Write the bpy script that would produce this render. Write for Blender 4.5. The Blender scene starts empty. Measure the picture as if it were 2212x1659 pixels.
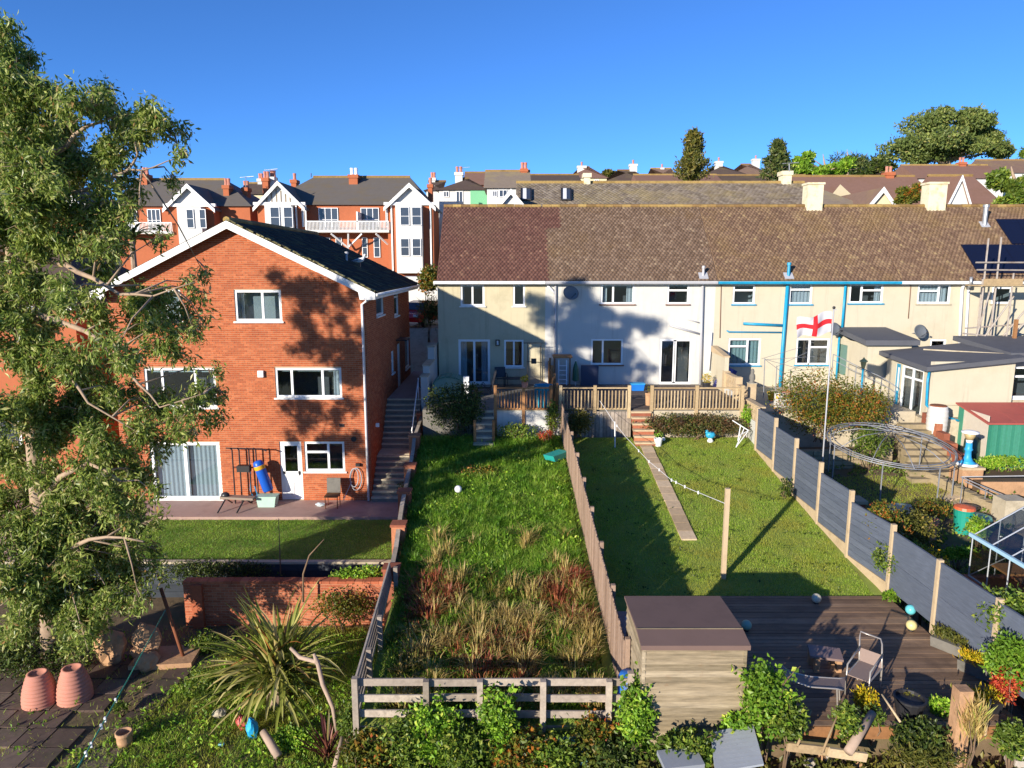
import bpy, math, random
import numpy as np
from mathutils import Vector, Matrix

# ------------------------------------------------------------------ camera, sky, sun, exposure
scene = bpy.context.scene
COL = scene.collection
PITCH = math.radians(9.5)
CZ = 5.6
FPX = 1535.0
cam_d = bpy.data.cameras.new('camera')
cam_d.sensor_width = 36.0
cam_d.lens = 36.0 * FPX / 2212.0
cam_d.clip_start = 0.1
cam_d.clip_end = 6000.0
cam = bpy.data.objects.new('camera', cam_d)
COL.objects.link(cam)
cam.location = (0, 0, CZ)
cam.rotation_euler = (math.radians(90) - PITCH, 0, 0)
scene.camera = cam

SUN_AZ = math.radians(38.5)      # light travels towards +Y, turned this much to +X
SUN_EL = math.radians(14.3)
world = bpy.data.worlds.new('World')
scene.world = world
world.use_nodes = True
wn = world.node_tree
wn.nodes.clear()
wo = wn.nodes.new('ShaderNodeOutputWorld')
bg = wn.nodes.new('ShaderNodeBackground')
sky = wn.nodes.new('ShaderNodeTexSky')
sky.sky_type = 'NISHITA'
sky.sun_disc = False
sky.sun_elevation = SUN_EL
sky.sun_rotation = math.radians(180) + SUN_AZ
sky.air_density = 0.62
sky.dust_density = 0.0
sky.ozone_density = 7.5
sky.altitude = 100
bg.inputs['Strength'].default_value = 0.115
wn.links.new(sky.outputs[0], bg.inputs['Color'])
wn.links.new(bg.outputs[0], wo.inputs['Surface'])

sun_d = bpy.data.lights.new('sun', 'SUN')
sun_d.energy = 4.1
sun_d.angle = math.radians(0.55)
sun_d.color = (1.0, 0.90, 0.75)
sun = bpy.data.objects.new('sun', sun_d)
COL.objects.link(sun)
sun_dir = Vector((math.sin(SUN_AZ) * math.cos(SUN_EL), math.cos(SUN_AZ) * math.cos(SUN_EL), -math.sin(SUN_EL)))
sun.rotation_euler = sun_dir.to_track_quat('-Z', 'Y').to_euler()
sun.location = (-40, -50, 30)

vs = scene.view_settings
vs.view_transform = 'Standard'
vs.look = 'None'
vs.exposure = 0.98
vs.gamma = 1.0
vs.use_curve_mapping = False
scene.cycles.max_bounces = 6
scene.cycles.transparent_max_bounces = 12
scene.cycles.use_denoising = True

# ------------------------------------------------------------------ picking points of the place from the picture
CP, SP = math.cos(PITCH), math.sin(PITCH)
def ray(u, v):
    dx = (u - 1106.0) / FPX
    dy = -(v - 829.5) / FPX
    return Vector((dx, CP + dy * SP, -SP + dy * CP))
def atY(u, v, Y):
    d = ray(u, v); t = Y / d.y
    return Vector((d.x * t, Y, CZ + d.z * t))
def atX(u, v, X):
    d = ray(u, v); t = X / d.x
    return Vector((X, d.y * t, CZ + d.z * t))
def atZ(u, v, z):
    d = ray(u, v); t = (z - CZ) / d.z
    return Vector((d.x * t, d.y * t, z))
GS = 0.147
def garden_z(y, off=0.0):            # the sloping gardens behind the terrace
    return -1.1 + off - GS * (26.5 - y)
def atG(u, v, off=0.0):
    d = ray(u, v)
    # CZ + d.z t = -1.1+off-GS*(26.5 - d.y t)
    t = (-1.1 + off - GS * 26.5 - CZ) / (d.z - GS * d.y)
    return Vector((d.x * t, d.y * t, CZ + d.z * t))

# ------------------------------------------------------------------ object helpers
WL = {}
rng = random.Random(7)
nrg = np.random.default_rng(11)
def link(o, parent=None):
    COL.objects.link(o)
    M = Matrix.Translation(o.location)
    if parent is not None:
        o.parent = parent
        o.matrix_parent_inverse = WL[parent.name].inverted()
    WL[o.name] = M
    return o
def tag(o, label=None, cat=None, group=None, kind=None):
    if label: o['label'] = label
    if cat: o['category'] = cat
    if group: o['group'] = group
    if kind: o['kind'] = kind
    return o
def thing(name, label, cat, loc=(0, 0, 0), group=None):
    o = bpy.data.objects.new(name, None)
    o.empty_display_size = 0.2
    o.location = loc
    link(o)
    return tag(o, label, cat, group)
def S(h):                               # sRGB hex to linear
    h = h.lstrip('#')
    r = []
    for i in (0, 2, 4):
        c = int(h[i:i + 2], 16) / 255.0
        r.append(c / 12.92 if c <= 0.04045 else ((c + 0.055) / 1.055) ** 2.4)
    return tuple(r)

class MB:
    def __init__(s):
        s.v = []; s.f = []; s.m = []
    def add(s, vs_, fs, mi=0):
        k = len(s.v)
        s.v.extend([tuple(p) for p in vs_])
        for f in fs:
            s.f.append(tuple(i + k for i in f)); s.m.append(mi)
        return s
    BF = [(0, 3, 2, 1), (4, 5, 6, 7), (0, 1, 5, 4), (1, 2, 6, 5), (2, 3, 7, 6), (3, 0, 4, 7)]
    def box(s, x0, y0, z0, x1, y1, z1, mi=0):
        if x1 < x0: x0, x1 = x1, x0
        if y1 < y0: y0, y1 = y1, y0
        if z1 < z0: z0, z1 = z1, z0
        return s.add([(x0, y0, z0), (x1, y0, z0), (x1, y1, z0), (x0, y1, z0), (x0, y0, z1), (x1, y0, z1), (x1, y1, z1), (x0, y1, z1)], s.BF, mi)
    def obox(s, c, sx, sy, sz, rz=0.0, rx=0.0, ry=0.0, mi=0):
        M = Matrix.Rotation(rz, 3, 'Z') @ Matrix.Rotation(ry, 3, 'Y') @ Matrix.Rotation(rx, 3, 'X')
        c = Vector(c)
        vs_ = [c + M @ Vector((a * sx / 2, b * sy / 2, d * sz / 2)) for a, b, d in
               ((-1, -1, -1), (1, -1, -1), (1, 1, -1), (-1, 1, -1), (-1, -1, 1), (1, -1, 1), (1, 1, 1), (-1, 1, 1))]
        return s.add(vs_, s.BF, mi)
    def beam(s, p, q, w, h, up=(0, 0, 1), mi=0):
        p = Vector(p); q = Vector(q)
        d = (q - p).normalized(); upv = Vector(up)
        if abs(d.dot(upv)) > 0.98: upv = Vector((0, 1, 0))
        a = d.cross(upv).normalized(); b = a.cross(d).normalized()
        vs_ = []
        for e in (p, q):
            for i, j in ((-1, -1), (1, -1), (1, 1), (-1, 1)):
                vs_.append(e + a * (i * w / 2) + b * (j * h / 2))
        return s.add(vs_, [(0, 1, 2, 3), (7, 6, 5, 4), (0, 4, 5, 1), (1, 5, 6, 2), (2, 6, 7, 3), (3, 7, 4, 0)], mi)
    def tube(s, pts, r, n=6, mi=0, closed=False):
        pts = [Vector(p) for p in pts]
        N = len(pts)
        rs = r if isinstance(r, (list, tuple)) else [r] * N
        rings = []
        prev = None
        for i, p in enumerate(pts):
            if closed:
                d = pts[(i + 1) % N] - pts[i - 1]
            else:
                d = pts[min(i + 1, N - 1)] - pts[max(i - 1, 0)]
            d.normalize()
            if prev is None:
                a = d.orthogonal().normalized()
            else:
                a = prev - d * prev.dot(d)
                if a.length < 1e-5: a = d.orthogonal()
                a.normalize()
            prev = a
            b = d.cross(a)
            rings.append([p + (a * math.cos(2 * math.pi * k / n) + b * math.sin(2 * math.pi * k / n)) * rs[i] for k in range(n)])
        vs_ = [q for rg in rings for q in rg]
        fs = []
        for i in range(N if closed else N - 1):
            j = (i + 1) % N
            for k in range(n):
                k2 = (k + 1) % n
                fs.append((i * n + k, i * n + k2, j * n + k2, j * n + k))
        if not closed:
            fs.append(tuple(reversed(range(n)))); fs.append(tuple((N - 1) * n + k for k in range(n)))
        return s.add(vs_, fs, mi)
    def cyl(s, p, q, r, n=12, r2=None, mi=0):
        return s.tube([p, q], [r, r if r2 is None else r2], n, mi)
    def lathe(s, c, prof, n=16, mi=0, M=None):
        c = Vector(c); vs_ = []; fs = []
        for (r, z) in prof:
            for k in range(n):
                a = 2 * math.pi * k / n
                p = Vector((r * math.cos(a), r * math.sin(a), z))
                if M is not None: p = M @ p
                vs_.append(c + p)
        for i in range(len(prof) - 1):
            for k in range(n):
                k2 = (k + 1) % n
                fs.append((i * n + k, i * n + k2, (i + 1) * n + k2, (i + 1) * n + k))
        fs.append(tuple(reversed(range(n)))); fs.append(tuple((len(prof) - 1) * n + k for k in range(n)))
        return s.add(vs_, fs, mi)
    def ball(s, c, r, n=12, m=8, sc=(1, 1, 1), mi=0):
        prof = [(max(1e-4, r * math.sin(math.pi * i / m)), -r * math.cos(math.pi * i / m)) for i in range(m + 1)]
        M = Matrix.Diagonal(Vector(sc))
        return s.lathe(c, prof, n, mi, M)
    def prism(s, poly, d0, d1, fn, mi=0):      # poly of 2-D points, fn(a, b, d) -> 3-D
        n = len(poly)
        vs_ = [fn(a, b, d0) for a, b in poly] + [fn(a, b, d1) for a, b in poly]
        fs = [tuple(range(n)), tuple(reversed(range(n, 2 * n)))]
        for i in range(n):
            j = (i + 1) % n
            fs.append((i, i + n, j + n, j))
        return s.add(vs_, fs, mi)
    def quad(s, a, b, c, d, mi=0):
        return s.add([a, b, c, d], [(0, 1, 2, 3)], mi)
    def build(s, name, mat, parent=None, smooth=False, fix=True):
        me = bpy.data.meshes.new(name)
        loc = Vector((0, 0, 0))
        if parent is None and s.v:
            A = np.array(s.v)
            loc = Vector(((A[:, 0].min() + A[:, 0].max()) / 2, (A[:, 1].min() + A[:, 1].max()) / 2, A[:, 2].min()))
            s.v = (A - np.array(loc)).tolist()
        me.from_pydata(s.v, [], s.f)
        ms = mat if isinstance(mat, (list, tuple)) else [mat]
        for m_ in ms: me.materials.append(m_)
        if len(ms) > 1: me.polygons.foreach_set('material_index', s.m)
        if smooth: me.polygons.foreach_set('use_smooth', [True] * len(me.polygons))
        if fix and len(s.f) < 60000:
            import bmesh
            bm = bmesh.new(); bm.from_mesh(me)
            bmesh.ops.recalc_face_normals(bm, faces=bm.faces)
            bm.to_mesh(me); bm.free()
        me.update()
        o = bpy.data.objects.new(name, me)
        o.location = loc
        return link(o, parent)

def np_mesh(name, V, F, mat, parent=None, kind=None):
    """V (n,3), F (m,k) arrays -> one mesh object, fast"""
    V = np.asarray(V, dtype=np.float32); F = np.asarray(F, dtype=np.int32)
    me = bpy.data.meshes.new(name)
    me.vertices.add(len(V)); me.vertices.foreach_set('co', V.ravel())
    k = F.shape[1]
    me.loops.add(F.size); me.loops.foreach_set('vertex_index', F.ravel())
    me.polygons.add(len(F))
    me.polygons.foreach_set('loop_start', np.arange(0, F.size, k, dtype=np.int32))
    me.polygons.foreach_set('use_smooth', np.zeros(len(F), dtype=bool))
    me.materials.append(mat)
    me.update(calc_edges=True)
    o = bpy.data.objects.new(name, me)
    link(o, parent)
    if kind: o['kind'] = kind
    return o
def mesh_data(mb, name, mat):
    me = bpy.data.meshes.new(name)
    me.from_pydata(mb.v, [], mb.f)
    ms = mat if isinstance(mat, (list, tuple)) else [mat]
    for m_ in ms: me.materials.append(m_)
    if len(ms) > 1: me.polygons.foreach_set('material_index', mb.m)
    import bmesh
    bm = bmesh.new(); bm.from_mesh(me); bmesh.ops.recalc_face_normals(bm, faces=bm.faces); bm.to_mesh(me); bm.free()
    me.update()
    return me
def inst(name, me, loc, parent, rot=None):
    """one more object of a shared mesh, placed in world space under its parent"""
    o = bpy.data.objects.new(name, me)
    o.location = loc
    if rot is not None: o.rotation_euler = rot
    COL.objects.link(o)
    if parent is not None:
        o.parent = parent
        o.matrix_parent_inverse = WL[parent.name].inverted()
    WL[o.name] = Matrix.LocRotScale(Vector(loc), o.rotation_euler, None)
    return o

# ------------------------------------------------------------------ materials
def new_mat(name):
    m = bpy.data.materials.new(name); m.use_nodes = True
    nt = m.node_tree; nt.nodes.clear()
    return m, nt
def mixc(nt, fac, a, b, mode='MIX'):
    n = nt.nodes.new('ShaderNodeMix'); n.data_type = 'RGBA'; n.blend_type = mode; n.clamp_factor = True
    for sock, val in ((n.inputs[0], fac), (n.inputs[6], a), (n.inputs[7], b)):
        if hasattr(val, 'is_linked'): nt.links.new(val, sock)
        elif isinstance(val, (tuple, list)): sock.default_value = (*val[:3], 1)
        else: sock.default_value = val
    return n.outputs[2]
def noise(nt, scale, detail=4, rough=0.6, stretch=None, vec=None):
    n = nt.nodes.new('ShaderNodeTexNoise')
    n.inputs['Scale'].default_value = scale; n.inputs['Detail'].default_value = detail; n.inputs['Roughness'].default_value = rough
    g = nt.nodes.new('ShaderNodeNewGeometry')
    src = g.outputs['Position']
    if stretch:
        mp = nt.nodes.new('ShaderNodeMapping'); mp.inputs['Scale'].default_value = stretch
        nt.links.new(src, mp.inputs['Vector']); src = mp.outputs[0]
    nt.links.new(src, n.inputs['Vector'])
    return n.outputs['Fac']
def ramp(nt, fac, stops):
    r = nt.nodes.new('ShaderNodeValToRGB')
    e = r.color_ramp.elements
    while len(e) < len(stops): e.new(0.5)
    for i, (p, c) in enumerate(stops):
        e[i].position = p
        e[i].color = (*c[:3], 1) if isinstance(c, (tuple, list)) else (c, c, c, 1)
    nt.links.new(fac, r.inputs[0])
    return r.outputs[0]
def math_n(nt, op, a, b=None):
    n = nt.nodes.new('ShaderNodeMath'); n.operation = op
    for s_, v_ in ((n.inputs[0], a), (n.inputs[1], b)):
        if v_ is None: continue
        if hasattr(v_, 'is_linked'): nt.links.new(v_, s_)
        else: s_.default_value = v_
    return n.outputs[0]
def island(nt):
    g = nt.nodes.new('ShaderNodeNewGeometry'); o = nt.nodes.new('ShaderNodeObjectInfo')
    return math_n(nt, 'FRACT', math_n(nt, 'ADD', g.outputs['Random Per Island'], o.outputs['Random']))
def finish(nt, col, rough=0.7, metal=0.0, bump=None, bdist=0.01, bstr=0.5, spec=0.4):
    b = nt.nodes.new('ShaderNodeBsdfPrincipled'); o = nt.nodes.new('ShaderNodeOutputMaterial')
    if hasattr(col, 'is_linked'): nt.links.new(col, b.inputs['Base Color'])
    else: b.inputs['Base Color'].default_value = (*col[:3], 1)
    if hasattr(rough, 'is_linked'): nt.links.new(rough, b.inputs['Roughness'])
    else: b.inputs['Roughness'].default_value = rough
    b.inputs['Metallic'].default_value = metal
    b.inputs['Specular IOR Level'].default_value = spec
    if bump is not None:
        bn = nt.nodes.new('ShaderNodeBump'); bn.inputs['Distance'].default_value = bdist; bn.inputs['Strength'].default_value = bstr
        nt.links.new(bump, bn.inputs['Height']); nt.links.new(bn.outputs[0], b.inputs['Normal'])
    nt.links.new(b.outputs[0], o.inputs['Surface'])
    return b
def M_plain(name, col, rough=0.6, var=0.25, scale=6, metal=0.0, dirt=None, dscale=1.3, bump=0.004, spec=0.4, stretch=None):
    """one colour with soft variation, optional stains, fine relief"""
    m, nt = new_mat(name)
    n1 = noise(nt, scale, 5, 0.65, stretch)
    c = mixc(nt, n1, tuple(x * (1 - var) for x in col), tuple(min(1, x * (1 + var)) for x in col))
    if dirt:
        n2 = noise(nt, dscale, 6, 0.7, stretch)
        c = mixc(nt, ramp(nt, n2, [(0.5, 0.0), (0.72, 0.75)]), c, dirt)
    finish(nt, c, rough, metal, n1 if bump else None, bump, 0.5, spec)
    return m
def M_render(name, col, rough=0.9, var=0.05, scale=3, dirt=None, dscale=1.0, bump=0.006):
    """painted render: soft patches, thin vertical rain streaks, fine relief"""
    m, nt = new_mat(name)
    n1 = noise(nt, 40, 4, 0.7)
    c = mixc(nt, noise(nt, scale, 5, 0.65), tuple(x * (1 - var) for x in col), tuple(min(1, x * (1 + var)) for x in col))
    c = mixc(nt, ramp(nt, noise(nt, dscale, 6, 0.7), [(0.5, 0.0), (0.72, 0.7)]), c, dirt)
    st = noise(nt, 1.0, 5, 0.75, (4.5, 4.5, 0.22))
    c = mixc(nt, ramp(nt, st, [(0.54, 0.0), (0.75, 0.55)]), c, tuple(x * 0.62 for x in dirt))
    finish(nt, c, rough, 0, n1, bump, 0.5, 0.3)
    return m
def M_pieces(name, stops, rough=0.85, fine=0.2, fscale=25, dirt=None, dscale=0.8, dlo=0.5, dhi=0.7, bump=0.004, stretch=None):
    """colour differs from piece to piece (bricks, tiles, boards)"""
    m, nt = new_mat(name)
    isl = island(nt)
    c = ramp(nt, isl, stops)
    n1 = noise(nt, fscale, 5, 0.7, stretch)
    c = mixc(nt, 1.0, c, ramp(nt, n1, [(0.25, 1 - fine), (0.75, 1 + fine * 0.4)]), 'MULTIPLY')
    if dirt:
        n2 = noise(nt, dscale, 7, 0.7)
        c = mixc(nt, ramp(nt, n2, [(dlo, 0.0), (dhi, 0.85)]), c, dirt)
    finish(nt, c, rough, 0, n1, bump, 0.6, 0.3)
    return m
def M_leaf(name, stops, transl=0.35, rough=0.45, clump=None, cscale=1.2):
    m, nt = new_mat(name)
    c = ramp(nt, island(nt), stops)
    if clump:
        n2 = noise(nt, cscale, 3, 0.5)
        c = mixc(nt, ramp(nt, n2, [(0.42, 0.0), (0.62, 0.8)]), c, clump)
    b = nt.nodes.new('ShaderNodeBsdfPrincipled'); b.inputs['Roughness'].default_value = rough
    b.inputs['Specular IOR Level'].default_value = 0.35
    t = nt.nodes.new('ShaderNodeBsdfTranslucent'); mx = nt.nodes.new('ShaderNodeMixShader'); o = nt.nodes.new('ShaderNodeOutputMaterial')
    mx.inputs[0].default_value = transl
    nt.links.new(c, b.inputs['Base Color']); nt.links.new(c, t.inputs['Color'])
    nt.links.new(b.outputs[0], mx.inputs[1]); nt.links.new(t.outputs[0], mx.inputs[2]); nt.links.new(mx.outputs[0], o.inputs['Surface'])
    return m
def M_glass(name, tint=(0.75, 0.82, 0.86), refl=0.08):
    m, nt = new_mat(name)
    t = nt.nodes.new('ShaderNodeBsdfTransparent'); t.inputs[0].default_value = (*tint, 1)
    g = nt.nodes.new('ShaderNodeBsdfGlossy'); g.inputs['Roughness'].default_value = 0.03; g.inputs[0].default_value = (1, 1, 1, 1)
    lw = nt.nodes.new('ShaderNodeLayerWeight'); lw.inputs['Blend'].default_value = 0.5
    f = math_n(nt, 'ADD', math_n(nt, 'MULTIPLY', math_n(nt, 'POWER', lw.outputs['Facing'], 4.0), 0.6), refl)
    mx = nt.nodes.new('ShaderNodeMixShader'); o = nt.nodes.new('ShaderNodeOutputMaterial')
    nt.links.new(f, mx.inputs[0]); nt.links.new(t.outputs[0], mx.inputs[1]); nt.links.new(g.outputs[0], mx.inputs[2]); nt.links.new(mx.outputs[0], o.inputs['Surface'])
    return m

G = {}
G['upvc'] = M_plain('upvc', (0.78, 0.79, 0.80), 0.35, 0.05, 4, bump=0)
G['glass'] = M_glass('glass')
G['glass_house'] = M_glass('glass_house', (.68, .70, .69), .12)
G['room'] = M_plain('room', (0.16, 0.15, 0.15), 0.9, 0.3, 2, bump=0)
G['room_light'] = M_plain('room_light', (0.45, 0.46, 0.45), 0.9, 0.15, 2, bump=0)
G['curtain'] = M_plain('curtain', (0.60, 0.59, 0.58), 0.9, 0.15, 5, stretch=(6, 6, 0.3))
G['curtain_green'] = M_plain('curtain_green', (0.35, 0.45, 0.42), 0.9, 0.2, 5, stretch=(6, 6, 0.3))
G['blind'] = M_plain('blind', (0.68, 0.72, 0.68), 0.8, 0.05, 3, bump=0)
G['dark'] = M_plain('dark', (0.02, 0.02, 0.023), 0.5, 0.3, 6)
G['black_metal'] = M_plain('black_metal', (0.025, 0.025, 0.03), 0.35, 0.3, 8)
G['brick'] = M_pieces('brick', [(0, S('a0502f')), (0.5, S('af5c36')), (1, S('bb6a43'))], 0.85, 0.3, 9, S('92482c'), 0.6, 0.5, 0.85)
G['mortar'] = M_plain('mortar', S('b49a80'), 0.95, 0.15, 12)
G['brick_old'] = M_pieces('brick_old', [(0, S('8f5440')), (0.5, S('a5644a')), (1, S('b57858'))], 0.9, 0.3, 14, S('6d4a3a'), 1.2, 0.55, 0.75)
G['fascia'] = M_plain('fascia', (0.76, 0.76, 0.75), 0.45, 0.06, 3, dirt=(0.5, 0.5, 0.46), dscale=2.5)
G['render_cream'] = M_render('render_cream', S('bcb397'), 0.9, 0.06, 3, dirt=S('aaa186'), dscale=1.1)
G['render_white'] = M_render('render_white', S('c3c2bd'), 0.9, 0.04, 3, dirt=S('b9b8b1'), dscale=0.9)
G['render_pale'] = M_render('render_pale', S('bdb5a0'), 0.9, 0.05, 3, dirt=S('b5ab95'), dscale=0.9)
G['teal'] = M_plain('teal_paint', S('1f8fb8'), 0.4, 0.12, 6, dirt=S('1a6f90'), dscale=4)
G['sill_brown'] = M_plain('sill_brown', S('7a5a48'), 0.8, 0.2, 8)
G['pipe_white'] = M_plain('pipe_white', S('d9dade'), 0.45, 0.06, 5)
G['pipe_grey'] = M_plain('pipe_grey', S('a8a9ae'), 0.5, 0.1, 5)
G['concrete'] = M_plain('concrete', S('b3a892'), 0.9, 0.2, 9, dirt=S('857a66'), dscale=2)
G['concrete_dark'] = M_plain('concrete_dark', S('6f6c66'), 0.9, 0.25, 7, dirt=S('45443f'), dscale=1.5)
G['paving_pink'] = M_plain('paving_pink', S('a58a80'), 0.9, 0.15, 4, dirt=S('8a6f66'), dscale=1.2)
G['wood_grey'] = M_pieces('wood_grey', [(0, S('8a7f72')), (0.5, S('a3968a')), (1, S('b7aa9a'))], 0.85, 0.35, 9, S('6d6459'), 2.0, 0.55, 0.75, stretch=(1, 1, 1))
G['wood_tan'] = M_pieces('wood_tan', [(0, S('9a8262')), (0.5, S('b19a76')), (1, S('c6b08c'))], 0.85, 0.3, 12, S('7d6a52'), 2.2, 0.55, 0.75)
G['wood_brown'] = M_pieces('wood_brown', [(0, S('7a5538')), (0.5, S('976b45')), (1, S('ae8055'))], 0.85, 0.3, 12, S('5c432f'), 2.0, 0.55, 0.75)
G['wood_pink'] = M_pieces('wood_pink', [(0, S('877060')), (0.5, S('9a8270')), (1, S('ad9482'))], 0.85, 0.3, 12, S('75594a'), 2.0, 0.55, 0.78)
G['metal'] = M_plain('metal', S('a7a9ab'), 0.45, 0.15, 8, metal=0.6, dirt=S('8a7a6c'), dscale=3)
G['soil'] = M_plain('soil', S('5d4a38'), 0.95, 0.4, 5, dirt=S('4a5030'), dscale=1.2, bump=0.04)
G['terracotta'] = M_plain('terracotta', S('b87c69'), 0.8, 0.12, 5, dirt=S('a87265'), dscale=3)
G['ceramic'] = M_plain('white_plastic', (0.75, 0.76, 0.77), 0.4, 0.05, 4, bump=0)
# ------------------------------------------------------------------ building helpers
class Fr:
    """a wall plane: origin, right axis, outward normal; pt(s, h, out) gives a world point"""
    def __init__(s, o, r, n):
        s.o = Vector(o); s.r = Vector(r); s.n = Vector(n)
    def pt(s, a, h, out=0.0):
        return s.o + s.r * a + Vector((0, 0, h)) + s.n * out
    def box(s, mb, a0, a1, h0, h1, o0, o1, mi=0):
        c = [s.pt(a, h, o) for o in (o0, o1) for a, h in ((a0, h0), (a1, h0), (a1, h1), (a0, h1))]
        mb.add(c, [(0, 1, 2, 3), (7, 6, 5, 4), (0, 4, 5, 1), (1, 5, 6, 2), (2, 6, 7, 3), (3, 7, 4, 0)], mi)
    def rect(s, u0, v0, u1, v1):
        """picture rectangle -> (a0, a1, h0, h1) on this plane"""
        def hit(u, v):
            d = ray(u, v); c = Vector((0, 0, CZ))
            t = (s.o - c).dot(s.n) / d.dot(s.n)
            p = c + d * t - s.o
            return p.dot(s.r), p.z
        a, h1 = hit(u0, v0); b, h0 = hit(u1, v1)
        return (min(a, b), max(a, b), min(h0, h1), max(h0, h1))

def wall(fr, a0, a1, h0, h1, ops, name, mat, parent, gable=None, thick=0.12):
    """flat wall with real openings; gable = (apex_a, apex_h) adds the triangle above h1"""
    mb = MB()
    A = sorted({a0, a1, *[min(max(o[0], a0), a1) for o in ops], *[min(max(o[1], a0), a1) for o in ops]})
    H = sorted({h0, h1, *[min(max(o[2], h0), h1) for o in ops], *[min(max(o[3], h0), h1) for o in ops]})
    for i in range(len(A) - 1):
        for j in range(len(H) - 1):
            ca, ch = (A[i] + A[i + 1]) / 2, (H[j] + H[j + 1]) / 2
            if any(o[0] < ca < o[1] and o[2] < ch < o[3] for o in ops): continue
            mb.quad(fr.pt(A[i], H[j]), fr.pt(A[i + 1], H[j]), fr.pt(A[i + 1], H[j + 1]), fr.pt(A[i], H[j + 1]))
    for o in ops:
        x0, x1, y0, y1 = o[:4]
        for p, q in (((x0, y0), (x1, y0)), ((x1, y0), (x1, y1)), ((x1, y1), (x0, y1)), ((x0, y1), (x0, y0))):
            mb.quad(fr.pt(*p), fr.pt(*q), fr.pt(*q, -thick), fr.pt(*p, -thick))
    if gable:
        mb.add([fr.pt(a0, h1), fr.pt(a1, h1), fr.pt(gable[0], gable[1])], [(0, 1, 2)])
    return mb.build(name, mat, parent, fix=False)

def wavy(mb, fr, a0, a1, h0, h1, out, amp=0.03, waves=8):
    n = max(8, int(waves * 6))
    vs_ = []
    for i in range(n + 1):
        t = i / n
        w = amp * math.sin(t * waves * 2 * math.pi + rng.random() * 0.6)
        vs_ += [fr.pt(a0 + (a1 - a0) * t, h0, out + w), fr.pt(a0 + (a1 - a0) * t, h1, out + w * 0.6)]
    mb.add(vs_, [(2 * i, 2 * i + 2, 2 * i + 3, 2 * i + 1) for i in range(n)])

def window(house, fr, rc, panes=((0, 0, 1, 1),), sill=None, curtains=(), room='room', frame='upvc', name='window', cmat='curtain', depth=1.4, fw=0.055, proud=-0.03, blind=0, opened=None):
    """frame with sashes; panes, sill, curtains and the room behind are its sub-parts. panes are fractions (a0, h0, a1, h1)"""
    a0, a1, h0, h1 = rc
    mb = MB()
    w = fw
    p0, p1 = proud - 0.06, proud
    fr.box(mb, a0, a1, h0, h0 + w, p0, p1); fr.box(mb, a0, a1, h1 - w, h1, p0, p1)
    fr.box(mb, a0, a0 + w, h0 + w, h1 - w, p0, p1); fr.box(mb, a1 - w, a1, h0 + w, h1 - w, p0, p1)
    ia0, ia1, ih0, ih1 = a0 + w * 0.8, a1 - w * 0.8, h0 + w * 0.8, h1 - w * 0.8
    rects = []
    for (x0, y0, x1, y1) in panes:
        b0, b1 = ia0 + (ia1 - ia0) * x0, ia0 + (ia1 - ia0) * x1
        g0, g1 = ih0 + (ih1 - ih0) * y0, ih0 + (ih1 - ih0) * y1
        k = w * 0.75
        q0, q1 = p0 + 0.005, p1 + 0.012
        fr.box(mb, b0, b1, g0, g0 + k, q0, q1); fr.box(mb, b0, b1, g1 - k, g1, q0, q1)
        fr.box(mb, b0, b0 + k, g0 + k, g1 - k, q0, q1); fr.box(mb, b1 - k, b1, g0 + k, g1 - k, q0, q1)
        rects.append((b0 + k * .8, b1 - k * .8, g0 + k * .8, g1 - k * .8))
    o = mb.build(name, G[frame], house)
    for r in rects:
        g = MB(); fr.box(g, *r, p0 + 0.025, p0 + 0.035); g.build('pane', G['glass'], o)
    if sill:
        g = MB(); fr.box(g, a0 - 0.06, a1 + 0.06, h0 - 0.06, h0 - 0.002, -0.05, 0.07); g.build('sill', G[sill], o)
    if depth:
        g = MB(); D = -depth
        e = 0.25
        b = [(a0 - e, h0 - e), (a1 + e, h0 - e), (a1 + e, h1 + e), (a0 - e, h1 + e)]
        f0 = [fr.pt(*q, -0.13) for q in b]; f1 = [fr.pt(*q, D) for q in b]
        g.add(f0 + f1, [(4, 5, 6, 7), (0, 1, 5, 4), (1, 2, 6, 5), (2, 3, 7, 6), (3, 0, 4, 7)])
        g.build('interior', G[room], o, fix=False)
    for (x0, x1) in curtains:
        g = MB(); wavy(g, fr, a0 + (a1 - a0) * x0, a0 + (a1 - a0) * x1, h0 + 0.03, h1 - 0.02, -0.22, 0.03, max(2, (a1 - a0) * (x1 - x0) * 6))
        g.build('curtain', G[cmat], o, smooth=True, fix=False)
    if blind:
        g = MB(); fr.box(g, a0 + w, a1 - w, h1 - (h1 - h0) * blind, h1 - 0.03, -0.20, -0.185); g.build('blind', G['blind'], o)
    return o

V2 = ((0, 0, .5, 1), (.5, 0, 1, 1))
V3 = ((0, 0, .24, 1), (.24, 0, .72, 1), (.72, 0, 1, 1))

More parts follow.
